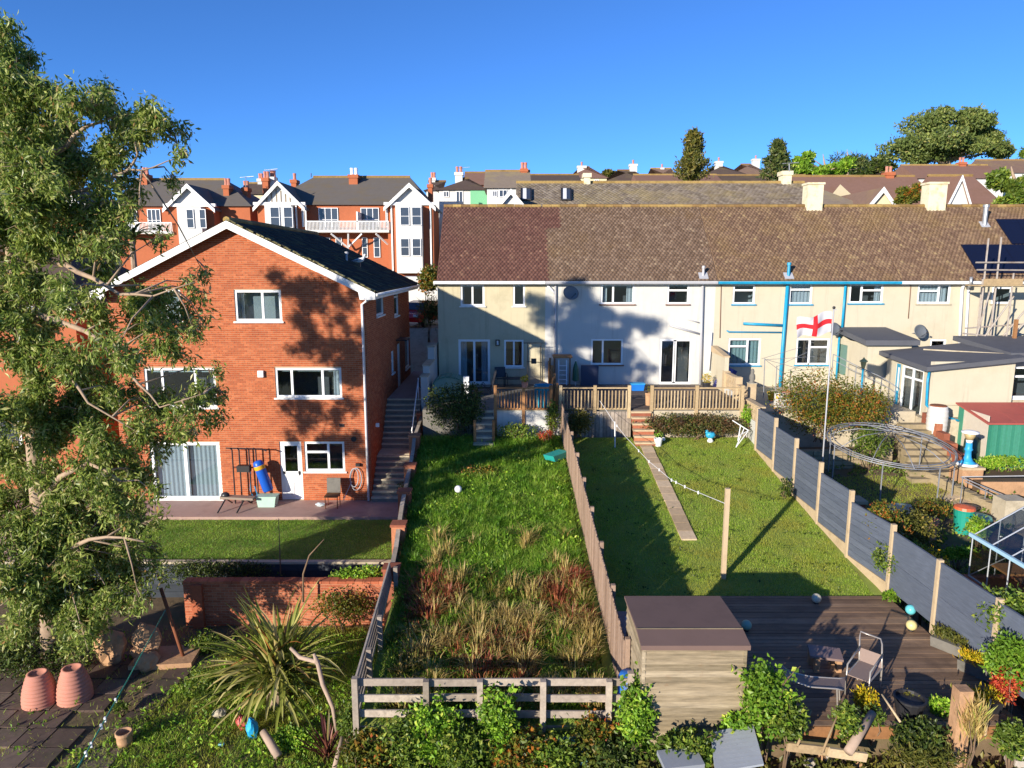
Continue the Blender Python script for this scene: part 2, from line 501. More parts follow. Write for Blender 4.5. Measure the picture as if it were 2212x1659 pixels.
def brickwork(parent, fr, a0, a1, h0, h1, ops, mat, bl=0.225, bh=0.0762, top=None, proud=0.007, n_single=300, focus=None, joint=0.010):
    """running bond, every brick its own little block standing proud of the mortar; the nearest 300 are parts"""
    single = []
    V = []; F = []
    rows = int((h1 - h0) / bh) + 1
    for r in range(rows):
        z0 = h0 + r * bh; z1 = min(z0 + bh - joint, h1)
        if z1 - z0 < 0.02: continue
        lo, hi = a0, a1
        if top:
            lo, hi = top(z1)
            lo = max(lo, a0); hi = min(hi, a1)
            if hi - lo < 0.1: continue
        spans = [(lo, hi)]
        for o in ops:
            if o[3] > z0 and o[2] < z1:
                ns = []
                for (p, q) in spans:
                    if o[1] <= p or o[0] >= q: ns.append((p, q)); continue
                    if o[0] > p: ns.append((p, o[0]))
                    if o[1] < q: ns.append((o[1], q))
                spans = ns
        off = (r % 2) * bl / 2
        k0 = math.floor((lo - a0 - off) / bl)
        for (p, q) in spans:
            k = math.floor((p - a0 - off) / bl)
            while True:
                s0 = a0 + off + k * bl; s1 = s0 + bl - joint
                if s0 >= q: break
                c0, c1 = max(s0, p), min(s1, q)
                k += 1
                if c1 - c0 < 0.025: continue
                full = abs((c1 - c0) - (bl - joint)) < 1e-6 and abs(z1 - z0 - (bh - joint)) < 1e-6
                single.append((c0, c1, z0, z1, full))
    if focus is None: focus = ((a0 + a1) / 2, h0 + 1)
    order = sorted([i for i, b in enumerate(single) if b[4]], key=lambda i: (single[i][0] - focus[0]) ** 2 + (single[i][2] - focus[1]) ** 2)[:n_single]
    chosen = set(order)
    me = None
    if chosen:
        mb = MB(); f2 = Fr((0, 0, 0), fr.r, fr.n)
        f2.box(mb, 0, bl - joint, 0, bh - joint, -0.004, proud)
        me = mesh_data(mb, 'brick', mat)
    for i, (c0, c1, z0, z1, full) in enumerate(single):
        if i in chosen:
            inst('brick', me, fr.pt(c0, z0, rng.uniform(-0.002, 0.002)), parent)
            continue
        e = proud + rng.uniform(-0.002, 0.002)
        k = len(V)
        for o_ in (-0.003, e):
            V += [fr.pt(c0, z0, o_), fr.pt(c1, z0, o_), fr.pt(c1, z1, o_), fr.pt(c0, z1, o_)]
        F += [(k + 4, k + 5, k + 6, k + 7), (k, k + 1, k + 5, k + 4), (k + 1, k + 2, k + 6, k + 5), (k + 2, k + 3, k + 7, k + 6), (k + 3, k, k + 4, k + 7)]
    if F:
        o = np_mesh('brickwork', np.array([tuple(p) for p in V]), F, mat, parent, 'stuff')

def tile_roof(parent, o, right, up, L, H, mat, tw=0.18, ex=0.15, n_single=300, focus=None, bump=0.028, skip=None, left_cut=None):
    """overlapping tiles on a slope: o = lower corner, right / up unit vectors, L x H metres"""
    o = Vector(o); right = Vector(right); up = Vector(up)
    nrm = right.cross(up).normalized()
    if nrm.z < 0: nrm = -nrm
    ss = [0.0, 0.28, 0.45, 0.62, 0.85, 1.0]; hh = [0.0, 0.0, 0.7, 1.0, 0.5, 0.0]
    def tile(base, w):
        P = []
        for (t, lift) in ((0.0, 0.022), (ex + 0.02, 0.004)):
            for s_, h_ in zip(ss, hh):
                P.append(base + right * (s_ * w) + up * t + nrm * (lift + h_ * bump))
        for s_, h_ in zip(ss, hh):
            P.append(base + right * (s_ * w) + nrm * (-0.004))
        n = len(ss); Q = []
        for i in range(n - 1):
            Q.append((i, i + 1, n + i + 1, n + i)); Q.append((2 * n + i, 2 * n + i + 1, i + 1, i))
        return P, Q
    rows = int(H / ex); cells = []
    for r in range(rows):
        off = -(r % 2) * tw / 2
        k = 0
        while True:
            s0 = off + k * tw; k += 1
            if s0 >= L - 0.02: break
            a, b = max(0.0, s0), min(L, s0 + tw - 0.004)
            if b - a < 0.03: continue
            if left_cut and not left_cut((a + b) / 2, r * ex): continue
            if skip and skip((a + b) / 2, r * ex): continue
            cells.append((a, b, r * ex, abs(b - a - tw + 0.004) < 1e-6))
    fx = focus if focus else (L / 2, 0)
    order = sorted([i for i, c in enumerate(cells) if c[3]], key=lambda i: (cells[i][2] - fx[1]) ** 2 * 4 + (cells[i][0] - fx[0]) ** 2)[:n_single]
    ch = set(order)
    me = None
    if ch:
        mb = MB(); P, Q = tile(Vector((0, 0, 0)), tw - 0.004); mb.add(P, Q)
        me = bpy.data.meshes.new('tile'); me.from_pydata([tuple(p) for p in mb.v], [], mb.f); me.materials.append(mat); me.update()
    V = []; F = []
    for i, (a, b, t, full) in enumerate(cells):
        base = o + right * a + up * t + nrm * rng.uniform(-0.004, 0.006)
        if i in ch:
            inst('tile', me, base, parent); continue
        P, Q = tile(base, b - a); k = len(V)
        V += [tuple(p) for p in P]; F += [tuple(j + k for j in q) for q in Q]
    if F: np_mesh('tile_field', np.array(V), F, mat, parent, 'stuff')

def pipe(name, pts, r, mat, parent, n=8):
    return MB().tube(pts, r, n).build(name, mat, parent, smooth=True)

# ------------------------------------------------------------------ leaf and blade clouds
def leaf_cloud(P, D, L, Wd, fold=0.25, jitter=0.3):
    """rhombic folded leaves: points, directions, length, width -> V, F"""
    n = len(P)
    D = D / (np.linalg.norm(D, axis=1, keepdims=True) + 1e-9)
    R = nrg.normal(size=(n, 3)); R -= (R * D).sum(1, keepdims=True) * D
    R /= (np.linalg.norm(R, axis=1, keepdims=True) + 1e-9)
    N = np.cross(D, R)
    s = (1 + jitter * nrg.uniform(-1, 1, n))[:, None]
    l = L * s; w = Wd * s
    a = P; b = P + D * l * 0.45 + R * w * 0.5 + N * w * fold; c = P + D * l; d = P + D * l * 0.45 - R * w * 0.5 + N * w * fold
    V = np.stack([a, b, c, d], 1).reshape(-1, 3)
    i = np.arange(n)[:, None] * 4
    F = np.concatenate([i + np.array([0, 1, 2]), i + np.array([0, 2, 3])], 0)
    return V, F
def rand_dirs(n, up=0.0, out=None):
    D = nrg.normal(size=(n, 3)); D /= np.linalg.norm(D, axis=1, keepdims=True)
    D[:, 2] += up
    if out is not None: D += out
    return D
def ell_pts(n, c, r, shell=0.5, lump=0.25):
    """points in an ellipsoid, denser to its skin, with lumps and gaps"""
    d = nrg.normal(size=(n, 3)); d /= np.linalg.norm(d, axis=1, keepdims=True)
    k = nrg.integers(0, 1 << 30)
    ph = np.sin(d[:, 0] * 5.1 + k % 7) * np.sin(d[:, 1] * 4.3 + k % 5) * np.sin(d[:, 2] * 4.7 + k % 3)
    t = (shell + (1 - shell) * nrg.random(n) ** 0.6) * (1 + lump * ph)
    return np.array(c) + d * t[:, None] * np.array(r), d
def blades(P, h, w, lean=0.35, seg=1):
    """grass: single triangles, bent by a random lean"""
    n = len(P)
    ang = nrg.uniform(0, 2 * np.pi, n)
    R = np.stack([np.cos(ang), np.sin(ang), np.zeros(n)], 1)
    s = nrg.uniform(0.55, 1.25, n)[:, None]
    tip = P + np.stack([nrg.normal(0, lean, n), nrg.normal(0, lean, n), np.ones(n)], 1) * h * s
    V = np.stack([P - R * w / 2, P + R * w / 2, tip], 1).reshape(-1, 3)
    F = np.arange(3 * n).reshape(-1, 3)
    return V, F
def bush(name, label, c, r, n, leaf, mat, group=None, stems=5, cat='shrub', up=0.2, shell=0.45, lump=0.3, fold=0.25, base=None, stem_mat=None, lobes=None):
    """a shrub: stems from the ground, leaf-sized faces through an uneven crown"""
    c = Vector(c)
    base = base if base is not None else c.z - r[2]
    t = thing(name, label, cat, (c.x, c.y, base), group)
    V = []; F = []; k = 0
    L = lobes or [((0, 0, 0), 1.0), *[((rng.uniform(-.55, .55), rng.uniform(-.5, .5), rng.uniform(-.3, .5)), rng.uniform(.4, .6)) for _ in range(5)]]
    tot = sum(q[1] ** 2 for q in L)
    for (off, sc) in L:
        m = int(n * sc ** 2 / tot)
        cc = (c.x + off[0] * r[0], c.y + off[1] * r[1], c.z + off[2] * r[2])
        P, d = ell_pts(m, cc, (r[0] * sc, r[1] * sc, r[2] * sc), shell, lump)
        P = P[P[:, 2] > base - 0.05]; m = len(P)
        v, f = leaf_cloud(P, rand_dirs(m, up), leaf[0], leaf[1], fold)
        V.append(v); F.append(f + k); k += len(v)
    np_mesh('foliage', np.concatenate(V), np.concatenate(F), mat, t)
    mb = MB()
    for i in range(stems):
        e = Vector((c.x + rng.uniform(-.6, .6) * r[0], c.y + rng.uniform(-.6, .6) * r[1], c.z + rng.uniform(-.2, .6) * r[2]))
        b = Vector((c.x + rng.uniform(-.15, .15) * r[0], c.y + rng.uniform(-.15, .15) * r[1], base - 0.05))
        m_ = b.lerp(e, 0.5) + Vector((rng.uniform(-.1, .1), rng.uniform(-.1, .1), 0.05))
        mb.tube([b, m_, e], [0.02, 0.015, 0.006], 5)
    mb.build('stem', stem_mat or G['twig'], t, smooth=True)
    return t
G['twig'] = M_plain('twig', S('6f5b48'), 0.9, 0.3, 20)
G['bark'] = M_plain('bark', S('a08a74'), 0.85, 0.3, 4, dirt=S('6d5a4c'), dscale=2.5, bump=0.02)
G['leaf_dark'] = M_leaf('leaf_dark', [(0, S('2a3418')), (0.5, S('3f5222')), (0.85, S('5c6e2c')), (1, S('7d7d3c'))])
G['leaf_mid'] = M_leaf('leaf_mid', [(0, S('3f5722')), (0.5, S('67822c')), (0.85, S('90a43c')), (1, S('b5b450'))], clump=S('566a28'))
G['leaf_bright'] = M_leaf('leaf_bright', [(0, S('557a24')), (0.5, S('80ac2e')), (0.85, S('a8cc42')), (1, S('d0d45c'))], clump=S('5a7c24'))
G['leaf_yellow'] = M_leaf('leaf_yellow', [(0, S('7a7a1c')), (0.4, S('b3a420')), (0.8, S('d6bb2c')), (1, S('e0a62c'))])
G['leaf_red'] = M_leaf('leaf_red', [(0, S('8a2f22')), (0.5, S('c24b34')), (0.85, S('dc6a4a')), (1, S('d9a24a'))])
G['leaf_autumn'] = M_leaf('leaf_autumn', [(0, S('3c4d1c')), (0.4, S('66762a')), (0.7, S('9a8a34')), (0.88, S('b5702c')), (1, S('a8482c'))], clump=S('5b6626'))
G['leaf_olive'] = M_leaf('leaf_olive', [(0, S('4a4a20')), (0.5, S('6c6a2c')), (0.85, S('8d833a')), (1, S('a08a48'))], clump=S('55602a'))
G['leaf_hedge'] = M_leaf('leaf_hedge', [(0, S('3a4a20')), (0.5, S('56652a')), (0.8, S('75713a')), (1, S('8a5a44'))], clump=S('6d4a3c'), cscale=2.0)
G['leaf_euc'] = M_leaf('leaf_euc', [(0, S('52642f')), (0.35, S('768c40')), (0.65, S('9bad52')), (0.85, S('bec66e')), (0.95, S('d2ce92')), (1, S('b58450'))], transl=0.5, rough=0.35)
G['leaf_gum'] = M_leaf('leaf_gum', [(0, S('55663a')), (0.5, S('7a8a48')), (0.85, S('9ca658')), (1, S('b0aa66'))], transl=0.4, clump=S('687a40'), cscale=.35)
G['leaf_conifer'] = M_leaf('leaf_conifer', [(0, S('28391e')), (0.5, S('44562a')), (0.9, S('667036')), (1, S('7d7a3e'))], transl=0.2)
G['grass_lawn'] = M_leaf('grass_lawn', [(0, S('7f9c32')), (0.4, S('9cbc42')), (0.8, S('b6d056')), (1, S('d0c874'))], transl=0.5, clump=S('b3ae4e'), cscale=0.7)
G['grass_lush'] = M_leaf('grass_lush', [(0, S('5c8428')), (0.4, S('7fa836')), (0.8, S('a2c44a')), (1, S('c4cc6a'))], transl=0.45, clump=S('588a26'), cscale=1.1)
G['grass_dry'] = M_leaf('grass_dry', [(0, S('97844a')), (0.4, S('b79e62')), (0.8, S('d0b87a')), (1, S('a4b050'))], transl=0.35)
G['grass_red'] = M_leaf('grass_red', [(0, S('7d3c2a')), (0.5, S('a0563e')), (1, S('b87c56'))], transl=0.3)
# ------------------------------------------------------------------ the ground
def sheet(name, x0, x1, y0, y1, zf, nx, ny, mat, skirt=0.0, rough=0.0, kind='structure'):
    ys = np.linspace(y0, y1, ny + 1)
    mb = MB()
    for y in ys:
        xs = np.linspace(x0(y) if callable(x0) else x0, x1(y) if callable(x1) else x1, nx + 1)
        for x in xs:
            mb.v.append((x, y, zf(x, y) + (rng.uniform(-rough, rough) if rough else 0)))
    for j in range(ny):
        for i in range(nx):
            k = j * (nx + 1) + i
            mb.f.append((k, k + 1, k + nx + 2, k + nx + 1)); mb.m.append(0)
    if skirt:
        def side(idx):
            n0 = len(mb.v)
            for i in idx:
                x, y, z = mb.v[i]; mb.v.append((x, y, z - skirt))
            for q in range(len(idx) - 1):
                mb.f.append((idx[q], n0 + q, n0 + q + 1, idx[q + 1])); mb.m.append(0)
        W = nx + 1
        side([i for i in range(W)]); side([ny * W + i for i in reversed(range(W))])
        side([j * W for j in reversed(range(ny + 1))]); side([j * W + nx for j in range(ny + 1)])
    o = mb.build(name, mat, None, smooth=False, fix=False)
    o['kind'] = kind
    return o
def hill_z(y):
    if y < 24: return -4.9
    if y < 36: return -4.9 + (y - 24) / 12 * 4.4
    if y < 56: return -0.5 + (y - 36) * 0.06
    return 0.7 + (y - 56) * 0.088 if y < 330 else 24.8 + (y - 330) * 0.004
G['hill'] = M_plain('hill_ground', S('5a6234'), 0.95, 0.35, 0.3, dirt=S('5f5747'), dscale=0.15, bump=0.05)
mb = MB()
gx = [-900, -400, -200, -100, -60, -40, -30, -20, -12, -6, 0, 6, 12, 20, 30, 40, 60, 100, 200, 400, 900]
gy = [-300, -60, -10, 5, 15, 24, 27, 30, 33, 36, 42, 50, 56, 70, 90, 120, 160, 220, 330, 600, 1500]
for y in gy:
    for x in gx:
        mb.v.append((x, y, hill_z(y) + (min(abs(x), 300) * 0.02 * max(0, min(1, (y - 60) / 100)) * (1 if x > 0 else -0.6))))
W_ = len(gx)
for j in range(len(gy) - 1):
    for i in range(W_ - 1):
        k = j * W_ + i; mb.f.append((k, k + 1, k + W_ + 1, k + W_)); mb.m.append(0)
gnd = mb.build('ground', G['hill'], None, smooth=True, fix=False); gnd['kind'] = 'structure'

G['lawn_soil'] = M_plain('lawn_soil', S('7a8a3c'), 0.95, 0.3, 3, dirt=S('6f6a38'), dscale=0.8, bump=0.02)
G['soil_wet'] = M_plain('garden_soil', S('6b5a44'), 0.95, 0.35, 4, dirt=S('565a34'), dscale=0.9, bump=0.05)
def wall_x(y): return -3.0 - 0.6 * max(0.0, min(1.0, (y - 17.2) / 9.6))
sheet('overgrown_garden', lambda y: wall_x(y) + 0.05, 1.9, 12.35, 27.0, lambda x, y: garden_z(y) + 0.05 * math.sin(x * 1.7 + y * .9), 14, 36, G['lawn_soil'], 1.6, 0.02)
sheet('lawn', 1.95, 9.3, 16.55, 27.0, lambda x, y: garden_z(y), 14, 20, G['lawn_soil'], 1.6, 0.01)
sheet('lawn_strip', 1.95, 4.2, 11.7, 16.54, lambda x, y: garden_z(max(y, 13.5)) - (.0 if y > 13.5 else .05), 4, 10, G['lawn_soil'], 1.0, 0.01)
sheet('neighbour_garden', 9.45, 32.0, 6.0, 27.3, lambda x, y: garden_z(y, -0.5), 30, 24, G['soil_wet'], 1.0, 0.03)
sheet('lower_garden', -22.0, -3.15, 4.0, 20.2, lambda x, y: -4.3 + 0.03 * math.sin(x * 2) * math.sin(y * 1.6), 24, 20, G['soil_wet'], 0.5, 0.02)
sheet('foreground_bank', -3.1, 2.1, 3.0, 12.3, lambda x, y: -4.2 + 0.06 * math.sin(x * 3), 10, 10, G['soil_wet'], 0.5, 0.05)
sheet('foreground_soil', 2.12, 16.0, 3.0, 11.6, lambda x, y: -3.25 + 0.05 * math.sin(x * 2.2) + 0.03 * math.sin(y * 5), 24, 12, G['soil'], 1.4, 0.04)
sheet('house_lawn', -16.5, lambda y: wall_x(y) - 0.1, 20.25, 23.95, lambda x, y: -3.27, 16, 6, G['lawn_soil'], 1.2, 0.008)

def slab(name, x0, y0, z0, x1, y1, z1, mat):
    o = MB().box(x0, y0, z0, x1, y1, z1).build(name, mat); o['kind'] = 'structure'; return o
slab('brick_house_patio', -20.0, 23.97, -4.3, -3.74, 25.78, -3.17, G['paving_pink'])
slab('side_garden_path', -18.0, 20.3, -4.2, -13.4, 23.95, -3.2, G['paving_pink'])
G['deck_dark'] = M_pieces('deck_dark', [(0, S('4d4440')), (0.5, S('62564f')), (1, S('75675d'))], 0.8, 0.3, 9, S('3d3835'), 1.4, 0.52, 0.75)
slab('terrace_patio', -3.52, 27.42, -2.0, 9.7, 33.6, -0.02, G['concrete_dark'])
slab('upper_patio', 9.72, 27.6, -2.4, 16.0, 33.6, -0.12, G['concrete'])
slab('upper_patio_yard', 16.02, 26.9, -2.4, 32.0, 33.6, -0.3, G['concrete'])

# ------------------------------------------------------------------ the terrace
YT = 33.5
ZE, YE, ZR, YR = 4.92, 33.2, 8.58, 37.3
TX = [-3.48, 1.56, 9.52, 18.0, 27.4]
G['tile_red'] = M_pieces('tile_red', [(0, S('61423a')), (0.5, S('6b4b42')), (0.96, S('77564a')), (1, S('8a6a58'))], 0.85, 0.4, 7, S('665040'), 0.5, 0.48, 0.8)
G['tile_brown'] = M_pieces('tile_brown', [(0, S('695545')), (0.5, S('776252')), (0.96, S('85705e')), (1, S('94806a'))], 0.88, 0.4, 9, S('7a6244'), 0.4, 0.52, 0.8)
G['tile_lichen'] = M_pieces('tile_lichen', [(0, S('6b5444')), (0.5, S('7b6350')), (0.96, S('8b735a')), (1, S('9a8462'))], 0.88, 0.4, 9, S('7f6844'), 0.45, 0.5, 0.75)
G['ridge'] = M_pieces('ridge_tile', [(0, S('7d6240')), (0.5, S('95784a')), (1, S('ab9058'))], 0.9, 0.4, 8, S('6d5a30'), 1.2, 0.5, 0.7)
slope_up = Vector((0, YR - YE, ZR - ZE)); SL = slope_up.length; slope_up.normalize()
def terrace_house(i, name, label, wall_mat, tile_mat, gutter_mat):
    x0, x1 = TX[i], TX[i + 1]
    t = thing(name, label, 'house', ((x0 + x1) / 2, YT, 0))
    fr = Fr((x0, YT, 0), (1, 0, 0), (0, -1, 0))
    return t, fr, x0, x1
def seam(t_): return 2.45 if t_ > SL * .66 else 1.66
def roof_of(t, x0, x1, tile_mat, focus, cut=None, Lx=0):
    mb = MB()
    YB = 2 * YR - YE
    yo = 0.0
    mb.quad((x0, YE, ZE - .03), (x1, YE, ZE - .03), (x1, YR, ZR - .03), (x0, YR, ZR - .03))
    mb.quad((x1, YB, ZE - .03), (x0, YB, ZE - .03), (x0, YR, ZR - .03), (x1, YR, ZR - .03))
    mb.add([(x0, YE, ZE - .03), (x0, YR, ZR - .03), (x0, YB, ZE - .03)], [(0, 1, 2)])
    mb.add([(x1, YE, ZE - .03), (x1, YR, ZR - .03), (x1, YB, ZE - .03)], [(0, 1, 2)])
    r = mb.build('roof', tile_mat, t, fix=False)
    tile_roof(r, (x0, YE - 0.05, ZE - 0.03), (1, 0, 0), slope_up, x1 - x0 + Lx, SL + 0.05, tile_mat, focus=focus, left_cut=cut)
    m = None
    k = 0; x = x0
    me = MB(); me.tube([(0, 0, 0), (0.44, 0, 0)], 0.11, 8); me = mesh_data(me, 'ridge_tile', G['ridge'])
    while x < x1 - 0.2:
        inst('ridge_tile', me, (x, YR, ZR - 0.02 + rng.uniform(-.008, .008)), r); x += 0.45
    return r
def gutter(t, x0, x1, mat, drop=0.0):
    mb = MB()
    pr = [(YE - 0.14, ZE - 0.12), (YE - 0.13, ZE - 0.17), (YE - 0.08, ZE - 0.2), (YE - 0.03, ZE - 0.17), (YE - 0.02, ZE - 0.06), (YE - 0.14, ZE - 0.06)]
    mb.prism(pr, x0, x1, lambda a, b, d: (d, a, b))
    mb.build('gutter', mat, t)
    f = MB(); f.box(x0, YE - 0.018, ZE - 0.22, x1, YT - 0.004, ZE - 0.05); f.build('soffit', G['fascia'] if mat is not G['teal'] else G['render_pale'], t)

# -- the cream end house
tA, frA, x0, x1 = terrace_house(0, 'terrace_house', 'cream rendered end terrace house with dark red tiled roof and white french doors', None, None, None)
opsA = {k: frA.rect(*r) for k, r in dict(up1=(994.5, 613.5, 1046.5, 661), up2=(1108, 612.5, 1134, 661), fd=(990, 733, 1059, 829), lo=(1089, 734, 1131, 793)).items()}
wall(frA, 0, x1 - x0, -0.6, 4.95, list(opsA.values()), 'wall', G['render_cream'], tA)
MB().box(x0 + .002, YT + .15, -0.6, x0 + .02, 41.0, 4.9).build('gable_wall', G['render_cream'], tA)
MB().add([(x0 + .01, YE, ZE - .05), (x0 + .01, YR, ZR - .06), (x0 + .01, 2 * YR - YE, ZE - .05)], [(0, 1, 2)]).build('gable', G['render_cream'], tA, fix=False)
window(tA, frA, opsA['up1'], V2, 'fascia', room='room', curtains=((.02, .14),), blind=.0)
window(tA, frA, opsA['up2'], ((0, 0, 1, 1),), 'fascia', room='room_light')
window(tA, frA, opsA['fd'], V2, 'fascia', name='french_doors', curtains=((.06, .26), (.72, .93)), fw=.07)
window(tA, frA, opsA['lo'], V2, 'fascia')
roof_of(tA, x0, x1, G['tile_red'], (2.5, 0), lambda a, t_: a + TX[0] < seam(t_), 1.0)
gutter(tA, x0 - .15, x1 - .02, G['fascia'])
lt = MB(); c = atY(1075, 740, YT); lt.box(c.x - .1, YT - .12, c.z - .14, c.x + .1, YT - .003, c.z - .1); lt.box(c.x - .1, YT - .12, c.z + .1, c.x + .1, YT - .003, c.z + .14)
for a in (-.09, .09): lt.box(c.x + a - .012, YT - .12, c.z - .1, c.x + a + .012, YT - .003, c.z + .1)
w_ = lt.build('wall_lantern', G['black_metal'], tA); MB().cyl((c.x, YT - .06, c.z - .095), (c.x, YT - .06, c.z + .095), .05, 10).build('lamp_glass', G['ceramic'], w_)

# -- the white house
tB, frB, x0, x1 = terrace_house(1, 'terrace_house', 'white rendered terrace house with grey satellite dish and sliding patio door', None, None, None)
opsB = {k: frB.rect(*r) for k, r in dict(up1=(1298, 613, 1370, 657), up2=(1442, 612, 1488, 657), lo=(1277, 732, 1345, 788), sd=(1425.5, 732, 1492, 830)).items()}
wall(frB, 0, x1 - x0, -0.6, 4.95, list(opsB.values()), 'wall', G['render_white'], tB)
window(tB, frB, opsB['up1'], ((0, 0, .36, 1), (.36, 0, 1, 1)), 'sill_brown', curtains=((.03, .2), (.78, .97)))
window(tB, frB, opsB['up2'], ((0, 0, 1, .68), (0, .68, 1, 1)), 'sill_brown')
window(tB, frB, opsB['lo'], ((0, 0, .36, 1), (.36, 0, 1, 1)), 'sill_brown')
window(tB, frB, opsB['sd'], ((0, 0, .52, 1), (.42, 0, 1, 1)), None, name='sliding_door', fw=.07)
roof_of(tB, x0, x1, G['tile_brown'], (4, 0), lambda a, t_: a + TX[1] >= seam(t_))
gutter(tB, x0, x1 - .02, G['pipe_grey'])

# -- the cream house with blue paint
tC, frC, x0, x1 = terrace_house(2, 'terrace_house', 'pale cream terrace house with bright blue gutter, soil pipes and sills', None, None, None)
opsC = {k: frC.rect(*r) for k, r in dict(up1=(1584, 613, 1630, 657), up2=(1706, 611, 1753, 657), up3=(1836, 613, 1906, 655), lo1=(1574, 731, 1641, 789), lo2=(1721, 731, 1789, 788)).items()}
wall(frC, 0, x1 - x0, -0.7, 4.95, list(opsC.values()), 'wall', G['render_pale'], tC)
TOPL = ((0, 0, 1, .7), (0, .7, 1, 1))
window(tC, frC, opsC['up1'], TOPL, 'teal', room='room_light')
window(tC, frC, opsC['up2'], TOPL, 'teal', curtains=((.04, .96),))
window(tC, frC, opsC['up3'], ((0, 0, .36, 1), (.36, 0, 1, .68), (.36, .68, 1, 1)), 'teal', curtains=((.8, .97),))
window(tC, frC, opsC['lo1'], ((0, 0, .6, .72), (0, .72, .6, 1), (.6, 0, 1, 1)), 'teal', curtains=((.02, .98),), cmat='curtain_green')
window(tC, frC, opsC['lo2'], ((0, 0, .4, 1), (.4, 0, 1, .68), (.4, .68, 1, 1)), 'teal')
roof_of(tC, x0, x1, G['tile_lichen'], (4, 0))
gutter(tC, x0, x1 - .02, G['teal'])

# -- the right-hand cream house
tD, frD, x0, x1 = terrace_house(3, 'terrace_house', 'cream terrace house with solar panels on its roof behind the scaffolding', None, None, None)
opsD = {k: frD.rect(*r) for k, r in dict(up1=(1984, 613, 2051, 656), up2=(2144, 620, 2184, 656), lo1=(2010, 733, 2042, 760), lo2=(2100, 735, 2150, 772)).items()}
wall(frD, 0, x1 - x0, -0.7, 4.95, list(opsD.values()), 'wall', G['render_pale'], tD)
window(tD, frD, opsD['up1'], ((0, 0, .66, .66), (0, .66, .66, 1), (.66, 0, 1, 1)), 'concrete', room='room_light', curtains=((.03, .97),))
window(tD, frD, opsD['up2'], ((0, 0, 1, 1),), 'concrete', room='room_light')
window(tD, frD, opsD['lo1'], ((0, 0, 1, 1),), 'concrete')
window(tD, frD, opsD['lo2'], V2, 'concrete')
roof_of(tD, x0, x1, G['tile_lichen'], (3, 0))
gutter(tD, x0, x1, G['fascia'])
MB().box(x1, YT, -.7, x1 + .05, 41, 4.9).build('gable_wall', G['render_pale'], tD)

def roof_hit(u, v, lift=0.0):
    n = Vector((0, -(ZR - ZE), (YR - YE))).normalized()
    d = ray(u, v); c0 = Vector((0, 0, CZ)); p0 = Vector((0, YE, ZE)) + n * lift
    return c0 + d * ((p0 - c0).dot(n) / d.dot(n))
G['solar'] = M_plain('solar', S('14182c'), 0.12, 0.1, 2, bump=0, spec=0.6)
rn = Vector((0, -(ZR - ZE), (YR - YE))).normalized()
def solar(u0, v0, u1, v1, n):
    a = roof_hit(u0, v0, .1); b = roof_hit(u0, v1, .1)
    b.x = a.x
    for k in range(n):
        px0 = a.x + k * 1.02; px1 = px0 + 1.0
        mb = MB(); q = [Vector((px0, b.y, b.z)), Vector((px1, b.y, b.z)), Vector((px1, a.y, a.z)), Vector((px0, a.y, a.z))]
        mb.add(q + [p - rn * .04 for p in q], [(0, 1, 2, 3), (7, 6, 5, 4), (0, 4, 5, 1), (1, 5, 6, 2), (2, 6, 7, 3), (3, 7, 4, 0)])
        mb.build('solar_panel', G['solar'], tD)
solar(2076, 528, 2100, 589, 4); solar(2151, 473, 2180, 526, 3)

# chimneys, flues
def chimney(parent, u0, v0, u1, v1, mat, name='chimney', pots=0, Y=YR - .35, dy=.7):
    a = atY(u0, v0, Y); b = atY(u1, v1, Y)
    mb = MB(); mb.box(a.x, Y, b.z - .5, b.x, Y + dy, a.z - .1)
    mb.box(a.x - .05, Y - .05, a.z - .1, b.x + .05, Y + dy + .05, a.z)
    c = mb.build(name, mat, parent)
    for k in range(pots):
        x = a.x + (b.x - a.x) * (k + .5) / pots
        MB().lathe((x, Y + dy / 2, a.z), [(.11, 0), (.12, .05), (.09, .12), (.09, .3), (.12, .34)], 10).build('chimney_pot', G['terracotta'], c)
    return c
G['render_stain'] = M_plain('render_stain', S('d4ccb0'), 0.95, 0.12, 5, dirt=S('a89552'), dscale=2.2, bump=.01)
chimney(tC, 1747, 394, 1776, 455, G['render_stain'], pots=0)
chimney(tD, 2009, 393, 2042, 455, G['render_stain'])
def flue(parent, u, v0, v1, r, mat, name='flue_pipe', lift=0):
    b = roof_hit(u, v1); a = atY(u, v0, b.y)
    mb = MB(); mb.cyl((b.x, b.y, b.z - .1), (b.x, b.y, a.z - .12), r, 10); mb.cyl((b.x, b.y, a.z - .12), (b.x, b.y, a.z), r * 1.35, 10)
    o = mb.build(name, mat, parent, smooth=False)
    MB().obox((b.x, b.y - .02, b.z + .05), .42, .42, .03, rx=math.atan2(ZR - ZE, YR - YE)).build('flashing', G['pipe_grey'], o)
flue(tD, 2126, 442, 487, .11, G['metal'])
flue(tB, 1519, 574, 598, .06, G['pipe_grey'], 'vent_pipe')
flue(tC, 1703, 567, 598, .07, G['teal'], 'vent_pipe')

def PY(u, v, out=.09): return atY(u, v, YT - out)
